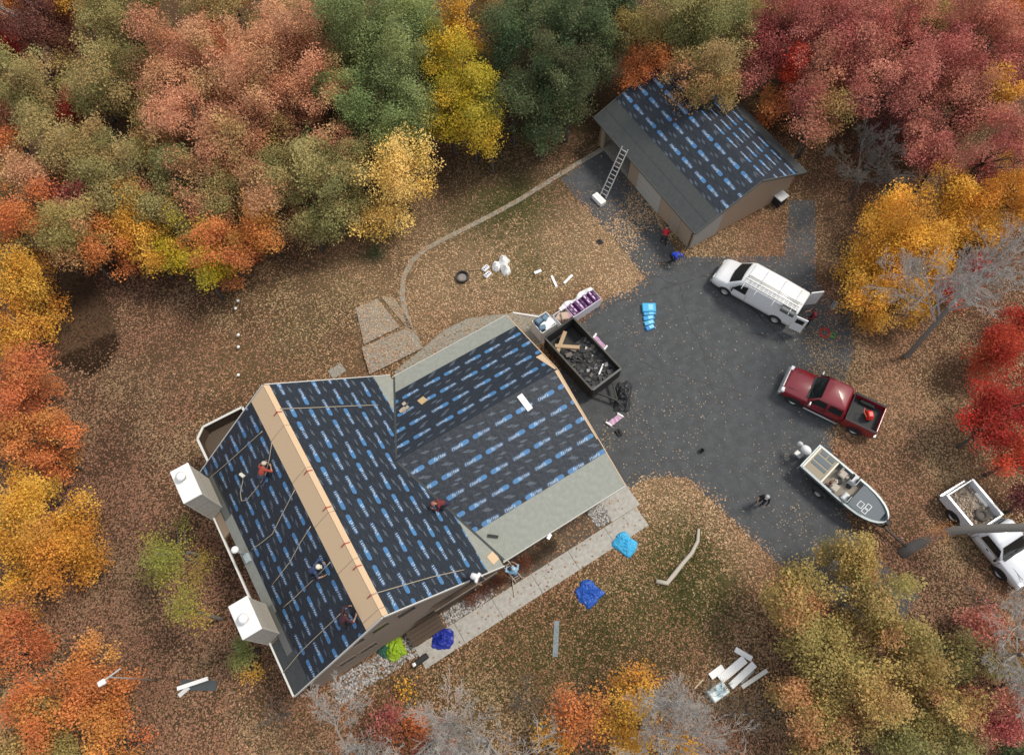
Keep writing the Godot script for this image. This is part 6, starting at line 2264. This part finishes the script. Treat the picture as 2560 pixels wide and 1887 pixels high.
	bbox(st, -cd * 0.42 + Vector3(0, 0.17, 0), Vector3(0.2, 0.3, 0.2), 0.05)
	part("end_cap", done(st), mats.white, tbg)


func gravel() -> void:
	var r := RandomNumberGenerator.new()
	r.seed = 909
	var st := mb()
	for k in 2:
		st.set_color(Color.WHITE)
	var stone := mb()
	var rings := []
	for l in [[0.0, 0.5], [0.3, 1.0], [0.7, 0.75], [0.9, 0.2]]:
		var ring := PackedVector3Array()
		for i in 6:
			var a := -TAU * i / 6
			ring.append(Vector3(cos(a) * 0.055 * l[1], l[0] * 0.06 - 0.01, sin(a) * 0.045 * l[1]))
		rings.append(ring)
	loft(stone, rings)
	stone.generate_normals()
	var mm := MultiMesh.new()
	mm.transform_format = MultiMesh.TRANSFORM_3D
	mm.use_colors = true
	mm.mesh = stone.commit()
	var spots := []
	for i in 2100:
		# beds: along the gable, under the front door, patch beside the pad, leaf strewn step
		var v := r.randf()
		if v < 0.55:
			spots.append(Vector3(r.randf_range(-8.0, -3.3), 0, r.randf_range(-5.95, -4.75)))
		elif v < 0.8:
			spots.append(Vector3(r.randf_range(-1.4, 1.6), 0.025, r.randf_range(-5.9, -5.2)))
		else:
			spots.append(Vector3(r.randf_range(8.35, 9.35), 0.03, r.randf_range(-6.4, -5.3)))
	mm.instance_count = spots.size()
	for i in spots.size():
		mm.set_instance_transform(i, Transform3D(Basis(Vector3.UP, r.randf() * TAU) * r.randf_range(0.6, 1.5), spots[i]))
		var k := r.randf_range(0.1, 0.5)
		mm.set_instance_color(i, Color(k, k * 0.96, k * 0.92))
	var o := MultiMeshInstance3D.new()
	o.name = "gravel"
	o.multimesh = mm
	o.material_override = mats.painted
	o.set_meta("kind", "stuff")
	tag(o, "pale gravel strewn along the gable wall and front bed", "gravel")
	add_child(o)


# ------------------------------------------------------------------ things on the roofs
func rope_line(label: String, pts: Array, kind: String) -> void:
	var t := thing("safety_rope", label, "rope", on_roof(pts[0][0], pts[0][1], kind, 0.03), 0.0, "safety ropes on the steep roof")
	var p := []
	for i in pts.size() - 1:
		for k in 4:
			p.append(on_roof(lerpf(pts[i][0], pts[i + 1][0], k / 4.0), lerpf(pts[i][1], pts[i + 1][1], k / 4.0), kind, 0.035) - t.position)
	p.append(on_roof(pts[-1][0], pts[-1][1], kind, 0.035) - t.position)
	var st := mb(true)
	tube(st, p, [0.022], 5)
	part("rope", done(st), mats.rope, t)


func build_roof_things() -> void:
	var st: SurfaceTool
	rope_line("safety rope from the ridge down past the balcony corner", [[655, 1078], [625, 1105], [570, 1155], [517, 1200]], "ml")
	rope_line("safety rope looping back up below the kneeling worker in orange", [[679, 1106], [672, 1150], [662, 1190], [640, 1222], [616, 1250], [603, 1252], [600, 1232], [607, 1200], [604, 1184]], "ml")
	rope_line("safety rope swinging down to the white capped vent pipe", [[736, 1224], [705, 1285], [680, 1335], [655, 1355], [628, 1374]], "ml")
	rope_line("safety rope slack across the middle of the steep slope", [[776, 1316], [748, 1360], [724, 1405], [680, 1462]], "ml")
	rope_line("safety rope running past the crouching worker in blue", [[825, 1405], [790, 1442], [740, 1490], [708, 1518]], "ml")
	rope_line("safety rope crossing to the bare dark roof corner", [[855, 1530], [800, 1582], [750, 1630], [707, 1682]], "ml")
	rope_line("safety rope stretched from the ridge across to the far valley", [[700, 1022], [760, 1020], [850, 1016], [945, 1012]], "mr")
	rope_line("safety rope tied to the worker in the white shirt", [[925, 1487], [1000, 1465], [1080, 1442], [1160, 1424]], "mr")
	for i in 6:
		var q: Array = [[694, 1030], [764, 1178], [810, 1270], [858, 1360], [895, 1415], [920, 1490]][i]
		var c := on_roof(q[0], q[1], "mr", 0.02)
		c.z = clampf(c.z, ZA + 0.5, ZB - 0.5)
		var t := thing("roof_anchor", "red roof anchor screwed to the ridge boards, " + ["at the end over the balcony", "second from the balcony end", "third from the balcony end", "third from the gable windows", "second from the gable windows", "at the end over the gable windows"][i], "roof anchor", Vector3(XR, HR + 0.0, c.z), 0.0, "anchors along the ridge")
		st = mb()
		for s in [-1, 1]:
			var k := "mr" if s > 0 else "ml"
			var dn := (slope_point(k, 1, 0) - slope_point(k, 0, 0))
			bar(st, Vector3(0, 0.03, 0), dn * 0.3 + Vector3(0, 0.03, 0), 0.05, 0.015)
		box(st, Vector3(0, 0.07, 0), Vector3(0.05, 0.09, 0.05))
		part("bracket", done(st), mat(0.35, 0.05, 0.04, 0.5), t)
	# loose pieces on the wing
	var specs := [["roofing_pad", "square tan foam pad on the wing roof near the valley", "wn", 1056, 1002, 0.42, 0.42, 0.06, mat(0.46, 0.33, 0.17, 0.9), 0.2, "pad"], ["insulation_sheet", "white insulation sheet lying on the wing roof", "ws", 1312, 1006, 0.34, 0.98, 0.05, mats.white, 0.12, "panel"], ["sheathing_offcut", "square bare sheathing offcut lying on the eave membrane", "mr", 1232, 1395, 0.52, 0.62, 0.03, mats.osb, 0.3, "panel"], ["white_scrap", "small white scrap at the wing's gutter edge", "ws", 1373, 1341, 0.3, 0.18, 0.05, mats.white, 0.5, "scrap"], ["nail_gun_case", "narrow dark tool lying on the valley membrane", "ws", 1232, 1340, 0.14, 0.55, 0.1, mats.black, 0.9, "tool"]]
	for s in specs:
		var kind: String = s[2]
		if s[0] == "insulation_sheet":
			kind = "wn" if on_roof(s[3], s[4], "ws").z < ZW else "ws"
		var n := slope_normal(kind)
		var at := on_roof(s[3], s[4], kind, 0.017)
		var t := thing(s[0], s[1], s[10], at)
		st = mb()
		var dn := (slope_point(kind, 1, 0) - slope_point(kind, 0, 0)).normalized()
		var b := Basis(dn.cross(n), n, -dn) * Basis(Vector3.UP, s[9])
		b = b.orthonormalized()
		bbox(st, n * s[7] * 0.5, Vector3(s[5], s[7], s[6]), 0.008, b)
		part("piece", done(st), s[8], t)
	var lt := thing("torn_felt_scrap", "crumpled tan paper caught in the far valley", "scrap", on_roof(1010, 1025, "wn", 0.03))
	st = mb()
	var r := RandomNumberGenerator.new()
	r.seed = 12
	for i in 7:
		var c := Vector3(r.randfn() * 0.12, 0.08 + r.randf() * 0.06, r.randfn() * 0.16)
		box(st, c, Vector3(0.2, 0.01, 0.16), Basis(Vector3(r.randf(), 0.4, r.randf()).normalized(), r.randf() * 0.9))
	part("paper", done(st), mat(0.42, 0.34, 0.26, 0.9), lt)


# ------------------------------------------------------------------ people
# bones: [a, b, radius a, radius b, colour]; meshed as one skin (surface nets)
func skin(st: SurfaceTool, bones: Array, cell: float, k: float) -> void:
	var lo := Vector3(1e9, 1e9, 1e9)
	var hi := -lo
	for b in bones:
		for i in 2:
			var r: float = b[2 + i] + cell * 2.5
			lo = lo.min(b[i] - Vector3.ONE * r)
			hi = hi.max(b[i] + Vector3.ONE * r)
	var nx := int((hi.x - lo.x) / cell) + 2
	var ny := int((hi.y - lo.y) / cell) + 2
	var nz := int((hi.z - lo.z) / cell) + 2
	var val := PackedFloat32Array()
	val.resize(nx * ny * nz)
	val.fill(1.0)
	var best := PackedFloat32Array()
	best.resize(val.size())
	best.fill(1e9)
	var who := PackedInt32Array()
	who.resize(val.size())
	for bi in bones.size():
		var b: Array = bones[bi]
		var pa: Vector3 = b[0]
		var ba: Vector3 = b[1] - pa
		var l2 := maxf(ba.length_squared(), 1e-8)
		var ra: float = b[2]
		var rb: float = b[3]
		var m := maxf(ra, rb) + k + cell * 2.0
		var l := pa.min(b[1]) - Vector3.ONE * m - lo
		var h := pa.max(b[1]) + Vector3.ONE * m - lo
		for z in range(maxi(0, int(l.z / cell)), mini(nz, int(h.z / cell) + 2)):
			for y in range(maxi(0, int(l.y / cell)), mini(ny, int(h.y / cell) + 2)):
				for x in range(maxi(0, int(l.x / cell)), mini(nx, int(h.x / cell) + 2)):
					var p := lo + Vector3(x, y, z) * cell - pa
					var t := clampf(p.dot(ba) / l2, 0.0, 1.0)
					var d := (p - ba * t).length() - lerpf(ra, rb, t)
					var at := (z * ny + y) * nx + x
					if d < best[at]:
						best[at] = d
						who[at] = bi
					var v := val[at]
					var e := maxf(k - absf(v - d), 0.0) / k
					val[at] = minf(v, d) - e * e * k * 0.25
	var vert := {}
	var verts := PackedVector3Array()
	var cols := PackedColorArray()
	for z in nz - 1:
		for y in ny - 1:
			for x in nx - 1:
				var at := (z * ny + y) * nx + x
				var inside := 0
				var sum := Vector3.ZERO
				var cnt := 0
				var c := PackedFloat32Array()
				c.resize(8)
				for q in 8:
					c[q] = val[at + (q & 1) + ((q >> 1) & 1) * nx + (q >> 2) * nx * ny]
					if c[q] < 0.0:
						inside += 1
				if inside == 0 or inside == 8:
					continue
				for e in [[0, 1], [2, 3], [4, 5], [6, 7], [0, 2], [1, 3], [4, 6], [5, 7], [0, 4], [1, 5], [2, 6], [3, 7]]:
					var a := c[e[0]]
					var b := c[e[1]]
					if (a < 0.0) != (b < 0.0):
						var t := a / (a - b)
						var p0 := Vector3(e[0] & 1, (e[0] >> 1) & 1, e[0] >> 2)
						var p1 := Vector3(e[1] & 1, (e[1] >> 1) & 1, e[1] >> 2)
						sum += p0.lerp(p1, t)
						cnt += 1
				vert[at] = verts.size()
				verts.append(lo + (Vector3(x, y, z) + sum / cnt) * cell)
				cols.append(bones[who[at]][4])
	for z in range(1, nz - 1):
		for y in range(1, ny - 1):
			for x in range(1, nx - 1):
				var at := (z * ny + y) * nx + x
				var s := val[at] < 0.0
				for axis in 3:
					var step: int = [1, nx, nx * ny][axis]
					if s == (val[at + step] < 0.0):
						continue
					var u: int = [nx, nx * ny, 1][axis]
					var w: int = [nx * ny, 1, nx][axis]
					var ids := [at, at - u, at - u - w, at - w]
					var ok := true
					for i in ids:
						if not vert.has(i):
							ok = false
					if not ok:
						continue
					if not s:
						ids.reverse()
					for i in [0, 2, 1, 0, 3, 2]:
						var n: int = vert[ids[i]]
						st.set_color(cols[n])
						st.add_vertex(verts[n])


func ik(a: Vector3, c: Vector3, l1: float, l2: float, pole: Vector3) -> Vector3:
	var d := c - a
	var l := clampf(d.length(), 0.05, l1 + l2 - 0.005)
	var n := d.normalized()
	var x := (l1 * l1 - l2 * l2 + l * l) / (2.0 * l)
	var h := sqrt(maxf(l1 * l1 - x * x, 0.0))
	var p := (pole - n * pole.dot(n)).normalized()
	return a + n * x + p * h


func make_head_and_hand() -> void:
	var sk := Color(0.36, 0.20, 0.13)
	var dk := Color(0.03, 0.02, 0.02)
	var st := mb(true)
	# head: chin forward is +z, neck joint at the origin
	skin(st, [[Vector3(0, 0.13, -0.015), Vector3(0, 0.15, 0.01), 0.092, 0.092, sk], [Vector3(0, 0.05, 0.035), Vector3(0, 0.09, 0.03), 0.052, 0.065, sk], [Vector3(0, 0.115, 0.095), Vector3(0, 0.085, 0.112), 0.012, 0.017, sk], [Vector3(0.093, 0.11, -0.005), Vector3(0.093, 0.13, -0.01), 0.017, 0.02, sk], [Vector3(-0.093, 0.11, -0.005), Vector3(-0.093, 0.13, -0.01), 0.017, 0.02, sk], [Vector3(0.034, 0.125, 0.087), Vector3(0.034, 0.126, 0.087), 0.014, 0.014, dk], [Vector3(-0.034, 0.125, 0.087), Vector3(-0.034, 0.126, 0.087), 0.014, 0.014, dk], [Vector3(-0.02, 0.052, 0.083), Vector3(0.02, 0.052, 0.083), 0.009, 0.009, Color(0.25, 0.08, 0.07)], [Vector3(0, -0.03, -0.02), Vector3(0, 0.06, -0.01), 0.055, 0.055, sk]], 0.011, 0.018)
	st.generate_normals()
	head_mesh = st.commit()
	st = mb(true)
	# hand: wrist at the origin, fingers along -y, palm towards +z, thumb on +x
	var bones := [[Vector3(-0.022, -0.02, 0), Vector3(-0.028, -0.085, 0), 0.016, 0.014, sk], [Vector3(0.0, -0.01, 0), Vector3(0.0, -0.09, 0), 0.018, 0.014, sk], [Vector3(0.022, -0.02, 0), Vector3(0.028, -0.085, 0), 0.016, 0.014, sk]]
	var xs := [-0.034, -0.012, 0.011, 0.032]
	var ls := [0.055, 0.07, 0.076, 0.068]
	for i in 4:
		var a := Vector3(xs[i], -0.085, 0)
		var b := a + Vector3(xs[i] * 0.12, -ls[i] * 0.5, 0.008)
		var c := b + Vector3(0, -ls[i] * 0.33, 0.022)
		var d := c + Vector3(0, -ls[i] * 0.14, 0.022)
		bones.append([a, b, 0.0095, 0.009, sk])
		bones.append([b, c, 0.009, 0.0085, sk])
		bones.append([c, d, 0.0085, 0.0078, sk])
	bones.append([Vector3(0.025, -0.03, 0.004), Vector3(0.052, -0.06, 0.015), 0.013, 0.011, sk])
	bones.append([Vector3(0.052, -0.06, 0.015), Vector3(0.062, -0.092, 0.026), 0.0105, 0.009, sk])
	skin(st, bones, 0.007, 0.008)
	st.generate_normals()
	hand_mesh = st.commit()


func aim(dir: Vector3, forward: Vector3) -> Basis:
	# y along dir, z as near forward as it can be
	var y := dir.normalized()
	var x := y.cross(forward)
	if x.length() < 0.02:
		x = y.cross(Vector3(0.3, 0.1, 0.9))
	x = x.normalized()
	return Basis(x, y, x.cross(y))


func person(label: String, at: Vector3, yaw: float, pose: String, shirt: Color, pants: Color, hat: Color, hat_kind: String, on_slope := false) -> void:
	var t := thing("person", label, "person", at, yaw)
	var rb := Basis(Vector3.UP, yaw)
	var floor_y := func(p: Vector3) -> float:
		if not on_slope:
			return 0.0
		var w: Vector3 = at + rb * p
		var y := roof_y(w.x, w.z)
		return y - at.y if y > 0.5 else 0.0
	var hip := Vector3(0, 0.93, 0)
	var lean := Vector3(0, 1, 0.06)
	var feet := [Vector3(-0.12, 0, -0.05), Vector3(0.12, 0, 0.06)]
	var hands := [Vector3(-0.27, 0.84, 0.08), Vector3(0.27, 0.86, 0.1)]
	var knees_fwd := Vector3(0, 0.1, 1)
	match pose:
		"bend":
			hip = Vector3(0, 0.84, -0.14)
			lean = Vector3(0, 0.5, 0.9)
			hands = [Vector3(-0.2, 0.28, 0.5), Vector3(0.16, 0.32, 0.56)]
			feet = [Vector3(-0.17, 0, -0.12), Vector3(0.17, 0, 0.1)]
		"reach":
			hands = [Vector3(-0.25, 1.05, 0.42), Vector3(0.24, 1.0, 0.4)]
			lean = Vector3(0, 1, 0.2)
		"kneel":
			hip = Vector3(0, 0.46, -0.12)
			lean = Vector3(0, 0.7, 0.8)
			feet = [Vector3(-0.14, 0, -0.42), Vector3(0.14, 0, -0.40)]
			hands = [Vector3(-0.24, 0.1, 0.5), Vector3(0.22, 0.14, 0.55)]
			knees_fwd = Vector3(0, -0.4, 1)
		"crouch":
			hip = Vector3(0, 0.55, -0.2)
			lean = Vector3(0.1, 0.7, 0.75)
			feet = [Vector3(-0.2, 0, -0.25), Vector3(0.2, 0, 0.12)]
			hands = [Vector3(-0.3, 0.25, 0.45), Vector3(0.3, 0.2, 0.5)]
		"climb":
			hands = [Vector3(-0.2, 1.25, 0.45), Vector3(0.2, 1.45, 0.45)]
			feet = [Vector3(-0.12, 0.0, 0.1), Vector3(0.12, 0.3, 0.22)]
			lean = Vector3(0, 1, 0.15)
	if on_slope:
		hip.y += floor_y.call(Vector3(hip.x, 0, hip.z)) * 0.85
		for i in 2:
			feet[i].y += floor_y.call(feet[i])
			hands[i].y += floor_y.call(hands[i])
	var sk := Color(0.36, 0.20, 0.13)
	var boot := Color(0.05, 0.035, 0.025)
	var dir := lean.normalized()
	var neck := hip + dir * 0.52
	var side := Vector3.RIGHT
	var fwd := side.cross(dir).normalized()
	if fwd.z < 0:
		fwd = -fwd
	var bones := [[hip - dir * 0.02, hip + dir * 0.1, 0.145, 0.135, pants], [hip + dir * 0.12, hip + dir * 0.26, 0.135, 0.145, shirt], [hip + dir * 0.26, neck - dir * 0.1, 0.15, 0.135, shirt], [neck - dir * 0.03, neck + dir * 0.06, 0.062, 0.055, sk]]
	var st := mb(true)
	for i in 2:
		var s := -1.0 if i == 0 else 1.0
		var hj := hip + side * 0.095 * s - dir * 0.02
		var ank: Vector3 = feet[i] + Vector3(0, 0.09, 0)
		if hj.distance_to(ank) > 0.86:
			ank = hj + (ank - hj).normalized() * 0.86
		var kn := ik(hj, ank, 0.44, 0.43, knees_fwd)
		bones.append([hj, kn, 0.098, 0.066, pants])
		bones.append([kn, ank, 0.064, 0.046, pants])
		var toe := ank + Vector3(0.02 * s, -0.05, 0.15)
		bones.append([ank - Vector3(0, 0.045, 0.03), toe, 0.045, 0.038, boot])
		var sh := neck - dir * 0.07 + side * 0.175 * s
		var hd: Vector3 = hands[i]
		if sh.distance_to(hd) > 0.54:
			hd = sh + (hd - sh).normalized() * 0.54
		var el := ik(sh, hd, 0.29, 0.26, Vector3(0.5 * s, -0.2, -1))
		bones.append([neck - dir * 0.08 + side * 0.06 * s, sh, 0.085, 0.075, shirt])
		bones.append([sh, el, 0.066, 0.05, shirt])
		bones.append([el, hd, 0.046, 0.032, sk if i == 0 else shirt])
		var hb := aim(el - hd, Vector3(-s, 0, 0.4))
		st.append_from(hand_mesh, 0, Transform3D(hb * Basis.from_scale(Vector3(s, 1, 1)), hd + (el - hd).normalized() * 0.01))
	skin(st, bones, 0.032, 0.05)
	var hdir := (dir + Vector3(0, 0.35, 0.1)).normalized()
	var hb2 := aim(hdir, Vector3(0, -0.15, 1))
	var neck_top := neck + dir * 0.07
	st.append_from(head_mesh, 0, Transform3D(hb2, neck_top))
	st.generate_normals()
	part("body", st, mats.painted, t)
	st = mb(true)
	var c := neck_top + hb2 * Vector3(0, 0.14, -0.008)
	if hat_kind == "hair":
		lathe(st, [[0.112, -0.02], [0.112, 0.03], [0.09, 0.085], [0.04, 0.112], [0.0, 0.116]], c, hb2, 16)
		part("hair", done(st), mat(hat.r, hat.g, hat.b, 0.9), t)
	else:
		lathe(st, [[0.125, 0.02], [0.125, 0.04], [0.105, 0.09], [0.05, 0.125], [0.0, 0.13]], c, hb2, 16)
		box(st, c + hb2 * Vector3(0, 0.03, 0.13), Vector3(0.16, 0.012, 0.1), hb2)
		part("cap", done(st), mat(hat.r, hat.g, hat.b, 0.6), t)


func build_people() -> void:
	make_head_and_hand()
	var dark := Color(0.015, 0.015, 0.018)
	var jeans := Color(0.03, 0.04, 0.075)
	var ml := func(px: float, py: float) -> Vector3:
		var p := on_roof(px, py, "ml", 0.02)
		return p
	person("person kneeling on the steep slope in an orange red top", ml.call(660, 1190), PI / 2 + 0.5, "kneel", Color(0.30, 0.05, 0.03), jeans, Color(0.45, 0.40, 0.33), "cap", true)
	person("person crouching on the steep slope in a dark blue top and pale cap", ml.call(790, 1432), PI / 2 - 0.4, "crouch", Color(0.03, 0.05, 0.12), dark, Color(0.6, 0.55, 0.45), "cap", true)
	person("person in dark clothes climbing at the ridge above the gable windows", ml.call(866, 1552), PI / 2 + 0.2, "crouch", Color(0.05, 0.015, 0.02), dark, Color(0.02, 0.02, 0.02), "hair", true)
	person("person bent over in a maroon top in the roof valley", on_roof(1112, 1268, "ws", 0.02), -PI / 2 - 0.3, "bend", Color(0.13, 0.02, 0.02), Color(0.02, 0.02, 0.05), Color(0.3, 0.1, 0.08), "cap", true)
	person("person in a white shirt bending over the roof edge", on_roof(1185, 1448, "mr", 0.02), -PI / 2 + 2.2, "bend", Color(0.72, 0.72, 0.72), Color(0.03, 0.03, 0.05), dark, "hair", true)
	person("person in a light blue shirt on the ladder under the valley", Vector3(2.95, 1.25, -5.35), PI, "climb", Color(0.22, 0.38, 0.52), jeans, Color(0.3, 0.42, 0.5), "cap")
	person("person in a red jacket walking along the garage front", g(1658, 608), 2.4, "bend", Color(0.38, 0.015, 0.03), dark, dark, "hair")
	person("person in a bright blue jacket bending at the garage corner", g(1678, 655), 0.4, "bend", Color(0.015, 0.05, 0.45), dark, Color(0.02, 0.06, 0.35), "cap")
	person("person in a maroon jacket leaning into the back of the van", g(2022, 808), -2.2, "reach", Color(0.16, 0.012, 0.02), dark, Color(0.04, 0.03, 0.03), "hair")
	person("person in black walking across the open driveway", g(1900, 1256), -1.2, "reach", dark, Color(0.02, 0.02, 0.03), Color(0.35, 0.35, 0.35), "cap")
	# tool left on the slope
	var c := on_roof(606, 1190, "ml", 0.03)
	var t := thing("nail_gun", "pale nail gun lying at the end of the looped rope", "nail gun", c, 0.4)
	var st := mb()
	bbox(st, Vector3(0, 0.12, 0), Vector3(0.12, 0.16, 0.3), 0.03, Basis(Vector3(0, 0, 1), 0.75))
	part("housing", done(st), mat(0.6, 0.58, 0.52, 0.5), t)
	st = mb()
	bbox(st, Vector3(0.02, 0.06, 0.2), Vector3(0.07, 0.2, 0.14), 0.02, Basis(Vector3(0, 0, 1), 0.75))
	part("magazine", done(st), mats.black, t)


# ------------------------------------------------------------------ fallen leaves and grass, too many to count
func scatter_leaves() -> void:
	var r := RandomNumberGenerator.new()
	r.seed = 2024
	var st := mb()
	for q in [[0.5, 0.32]]:
		var a := Vector3(-0.06, 0.006, 0)
		var b := Vector3(0.0, 0.016, 0.042)
		var c := Vector3(0.065, 0.008, 0.005)
		var d := Vector3(0.005, 0.02, -0.04)
		tri(st, a, b, c)
		tri(st, a, c, d)
	st.generate_normals()
	var leaf := st.commit()
	st = mb()
	for k in 5:
		var a := k * 1.3
		var o := Vector3(cos(k * 2.4), 0, sin(k * 2.4)) * 0.05
		var s := Vector3(cos(a), 0, sin(a)) * 0.012
		tri(st, o - s, o + s, o + Vector3(sin(a * 1.7) * 0.05, 0.075, cos(a * 2.1) * 0.05))
	st.generate_normals()
	var tuft := st.commit()
	var nz := FastNoiseLite.new()
	nz.seed = 70
	nz.frequency = 0.25
	nz.fractal_octaves = 3
	var lt: Array[Transform3D] = []
	var lc := PackedColorArray()
	var gt: Array[Transform3D] = []
	var gc := PackedColorArray()
	var tints := [Vector3(0.38, 0.235, 0.13), Vector3(0.29, 0.165, 0.09), Vector3(0.20, 0.115, 0.07), Vector3(0.43, 0.29, 0.17), Vector3(0.31, 0.145, 0.075), Vector3(0.14, 0.083, 0.056)]
	# denser leaf drifts on the asphalt: photo x, y, radius, share
	var drifts := []
	for q in [[1620, 510, 3.2, 1.3], [1560, 590, 1.6, 1.1], [1700, 560, 1.6, 0.8], [1640, 650, 1.0, 0.3], [1580, 1000, 1.0, 0.12], [1620, 1060, 2.5, 0.07], [1720, 1000, 1.6, 0.10], [1530, 1100, 0.9, 0.6], [1680, 1130, 2.0, 0.05], [1800, 880, 4.0, 0.03], [2060, 860, 1.9, 0.8], [2100, 960, 1.6, 0.9], [2050, 930, 1.2, 0.4], [2090, 1090, 1.0, 0.4], [2000, 1290, 1.6, 0.14], [1940, 1150, 2.0, 0.06], [1990, 600, 1.6, 0.5], [2050, 660, 1.6, 0.7], [2090, 760, 1.6, 0.9], [1850, 640, 1.5, 0.7], [2200, 1440, 3.0, 0.3], [1450, 860, 1.5, 0.1], [1600, 820, 2.0, 0.05], [1430, 480, 0.7, 0.2]]:
		var c := g(q[0], q[1])
		drifts.append([c.x, c.z, q[2], q[3]])
	var tries := 680000
	for i in tries:
		# sample where the camera looks, thinner behind the trees
		var px := r.randf_range(-60.0, 2620.0)
		var py := r.randf_range(-60.0, 1950.0)
		if py < 330.0 and r.randf() < 0.75:
			continue
		var w := g(px, py)
		var x := w.x
		var z := w.z
		if x > XL + 0.8 and x < XE and z > ZA + 0.5 and z < ZB - 0.4:
			continue
		if x >= XE and x < XW - 0.5 and z > ZN + 0.6 and z < ZS - 0.6:
			continue
		if x > 24.0 and x < 32.3 and z > -28.0 and z < -17.6:
			continue
		var y := 0.004
		var zn := zone(x, z)
		var n := nz.get_noise_2d(x, z)
		var keep := 0.92
		var on_drive := Geometry2D.is_point_in_polygon(Vector2(x, z), drive_poly)
		if on_drive:
			y = 0.015
			keep = 0.012
			for d in drifts:
				var q: float = (Vector2(x - d[0], z - d[1]).length() / d[2])
				if q < 1.6:
					keep += d[3] * exp(-2.0 * q * q) * (1.0 + 1.2 * n)
			var rim := 9.0
			for k in drive_poly.size():
				var near := Geometry2D.get_closest_point_to_segment(Vector2(x, z), drive_poly[k], drive_poly[(k + 1) % drive_poly.size()])
				rim = minf(rim, near.distance_squared_to(Vector2(x, z)))
			keep += 0.75 * exp(-sqrt(rim) / (0.22 + 0.2 * n))
		else:
			var ring := paved_at(x, z) if x > -15.0 and x < 26.0 else []
			if ring:
				y = ring[2]
				keep = ring[3]
			else:
				keep *= (1.0 - 0.62 * zn.x * (1.0 + 0.9 * n)) * clampf(0.82 + 0.9 * n, 0.3, 1.0)
		if r.randf() < zn.x * 0.5 * (1.0 + n) and y < 0.01:
			var s := r.randf_range(0.8, 1.5)
			gt.append(Transform3D(Basis(Vector3.UP, r.randf() * TAU) * s, Vector3(x, 0, z)))
			var k := r.randf_range(0.7, 1.25)
			gc.append(Color(0.085 * k, 0.11 * k, 0.032 * k) if r.randf() < 0.6 else Color(0.19 * k, 0.16 * k, 0.06 * k))
		if r.randf() > keep:
			continue
		var c: Vector3 = tints[r.randi() % 6]
		var m := nz.get_noise_2d(x * 0.55 + 91.0, z * 0.55)
		c = c.lerp(Vector3(0.36, 0.28, 0.145) if m > 0.12 else Vector3(0.29, 0.125, 0.075), clampf(absf(m - 0.12) * 1.3, 0.0, 0.5))
		c = c.lerp(Vector3(0.52, 0.37, 0.225) if r.randf() < 0.5 else tints[0], zn.y * 0.8)
		c = c.lerp(tints[5] if r.randf() < 0.5 else Vector3(0.21, 0.105, 0.075), zn.z * 0.65)
		if zn.x > 0.3 and r.randf() < zn.x * 0.35:
			c = c.lerp(Vector3(0.2, 0.16, 0.06), 0.7)
		if on_drive and zn.y < 0.4 and keep < 0.2:
			c = c.lerp(Vector3(0.30, 0.26, 0.215), 0.7)
		if y > 0.07:
			c = c.lerp(Vector3(0.46, 0.38, 0.31), 0.5 if r.randf() < 0.5 else 0.1)
		c *= r.randf_range(0.78, 1.36)
		if x < 0.0 and Geometry2D.is_point_in_polygon(Vector2(x + n * 0.8 + r.randfn() * 0.3, z - n * 0.8 + r.randfn() * 0.3), dark_patch):
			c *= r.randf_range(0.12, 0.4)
		var b := Basis(Vector3.UP, r.randf() * TAU) * Basis(Vector3.RIGHT, r.randfn() * 0.25)
		lt.append(Transform3D(b * (r.randf_range(0.45, 1.25) if not on_drive or zn.y > 0.5 else r.randf_range(0.35, 0.95)), Vector3(x, y + r.randf() * 0.02, z)))
		lc.append(Color(c.x, c.y, c.z))
	for s in [["fallen_leaves", leaf, lt, lc, "brown fallen leaves strewn over lawn and driveway"], ["grass", tuft, gt, gc, "short green grass tufts between the leaves"]]:
		var mm := MultiMesh.new()
		mm.transform_format = MultiMesh.TRANSFORM_3D
		mm.use_colors = true
		mm.mesh = s[1]
		mm.instance_count = s[2].size()
		for i in s[2].size():
			mm.set_instance_transform(i, s[2][i])
			mm.set_instance_color(i, s[3][i])
		var o := MultiMeshInstance3D.new()
		o.name = s[0]
		o.multimesh = mm
		o.material_override = mats.ground_leaf
		o.set_meta("kind", "stuff")
		tag(o, s[4], "leaves" if s[0] == "fallen_leaves" else "grass")
		add_child(o)
	print("leaves ", lt.size(), " tufts ", gt.size(), " sprigs ", sprigs)
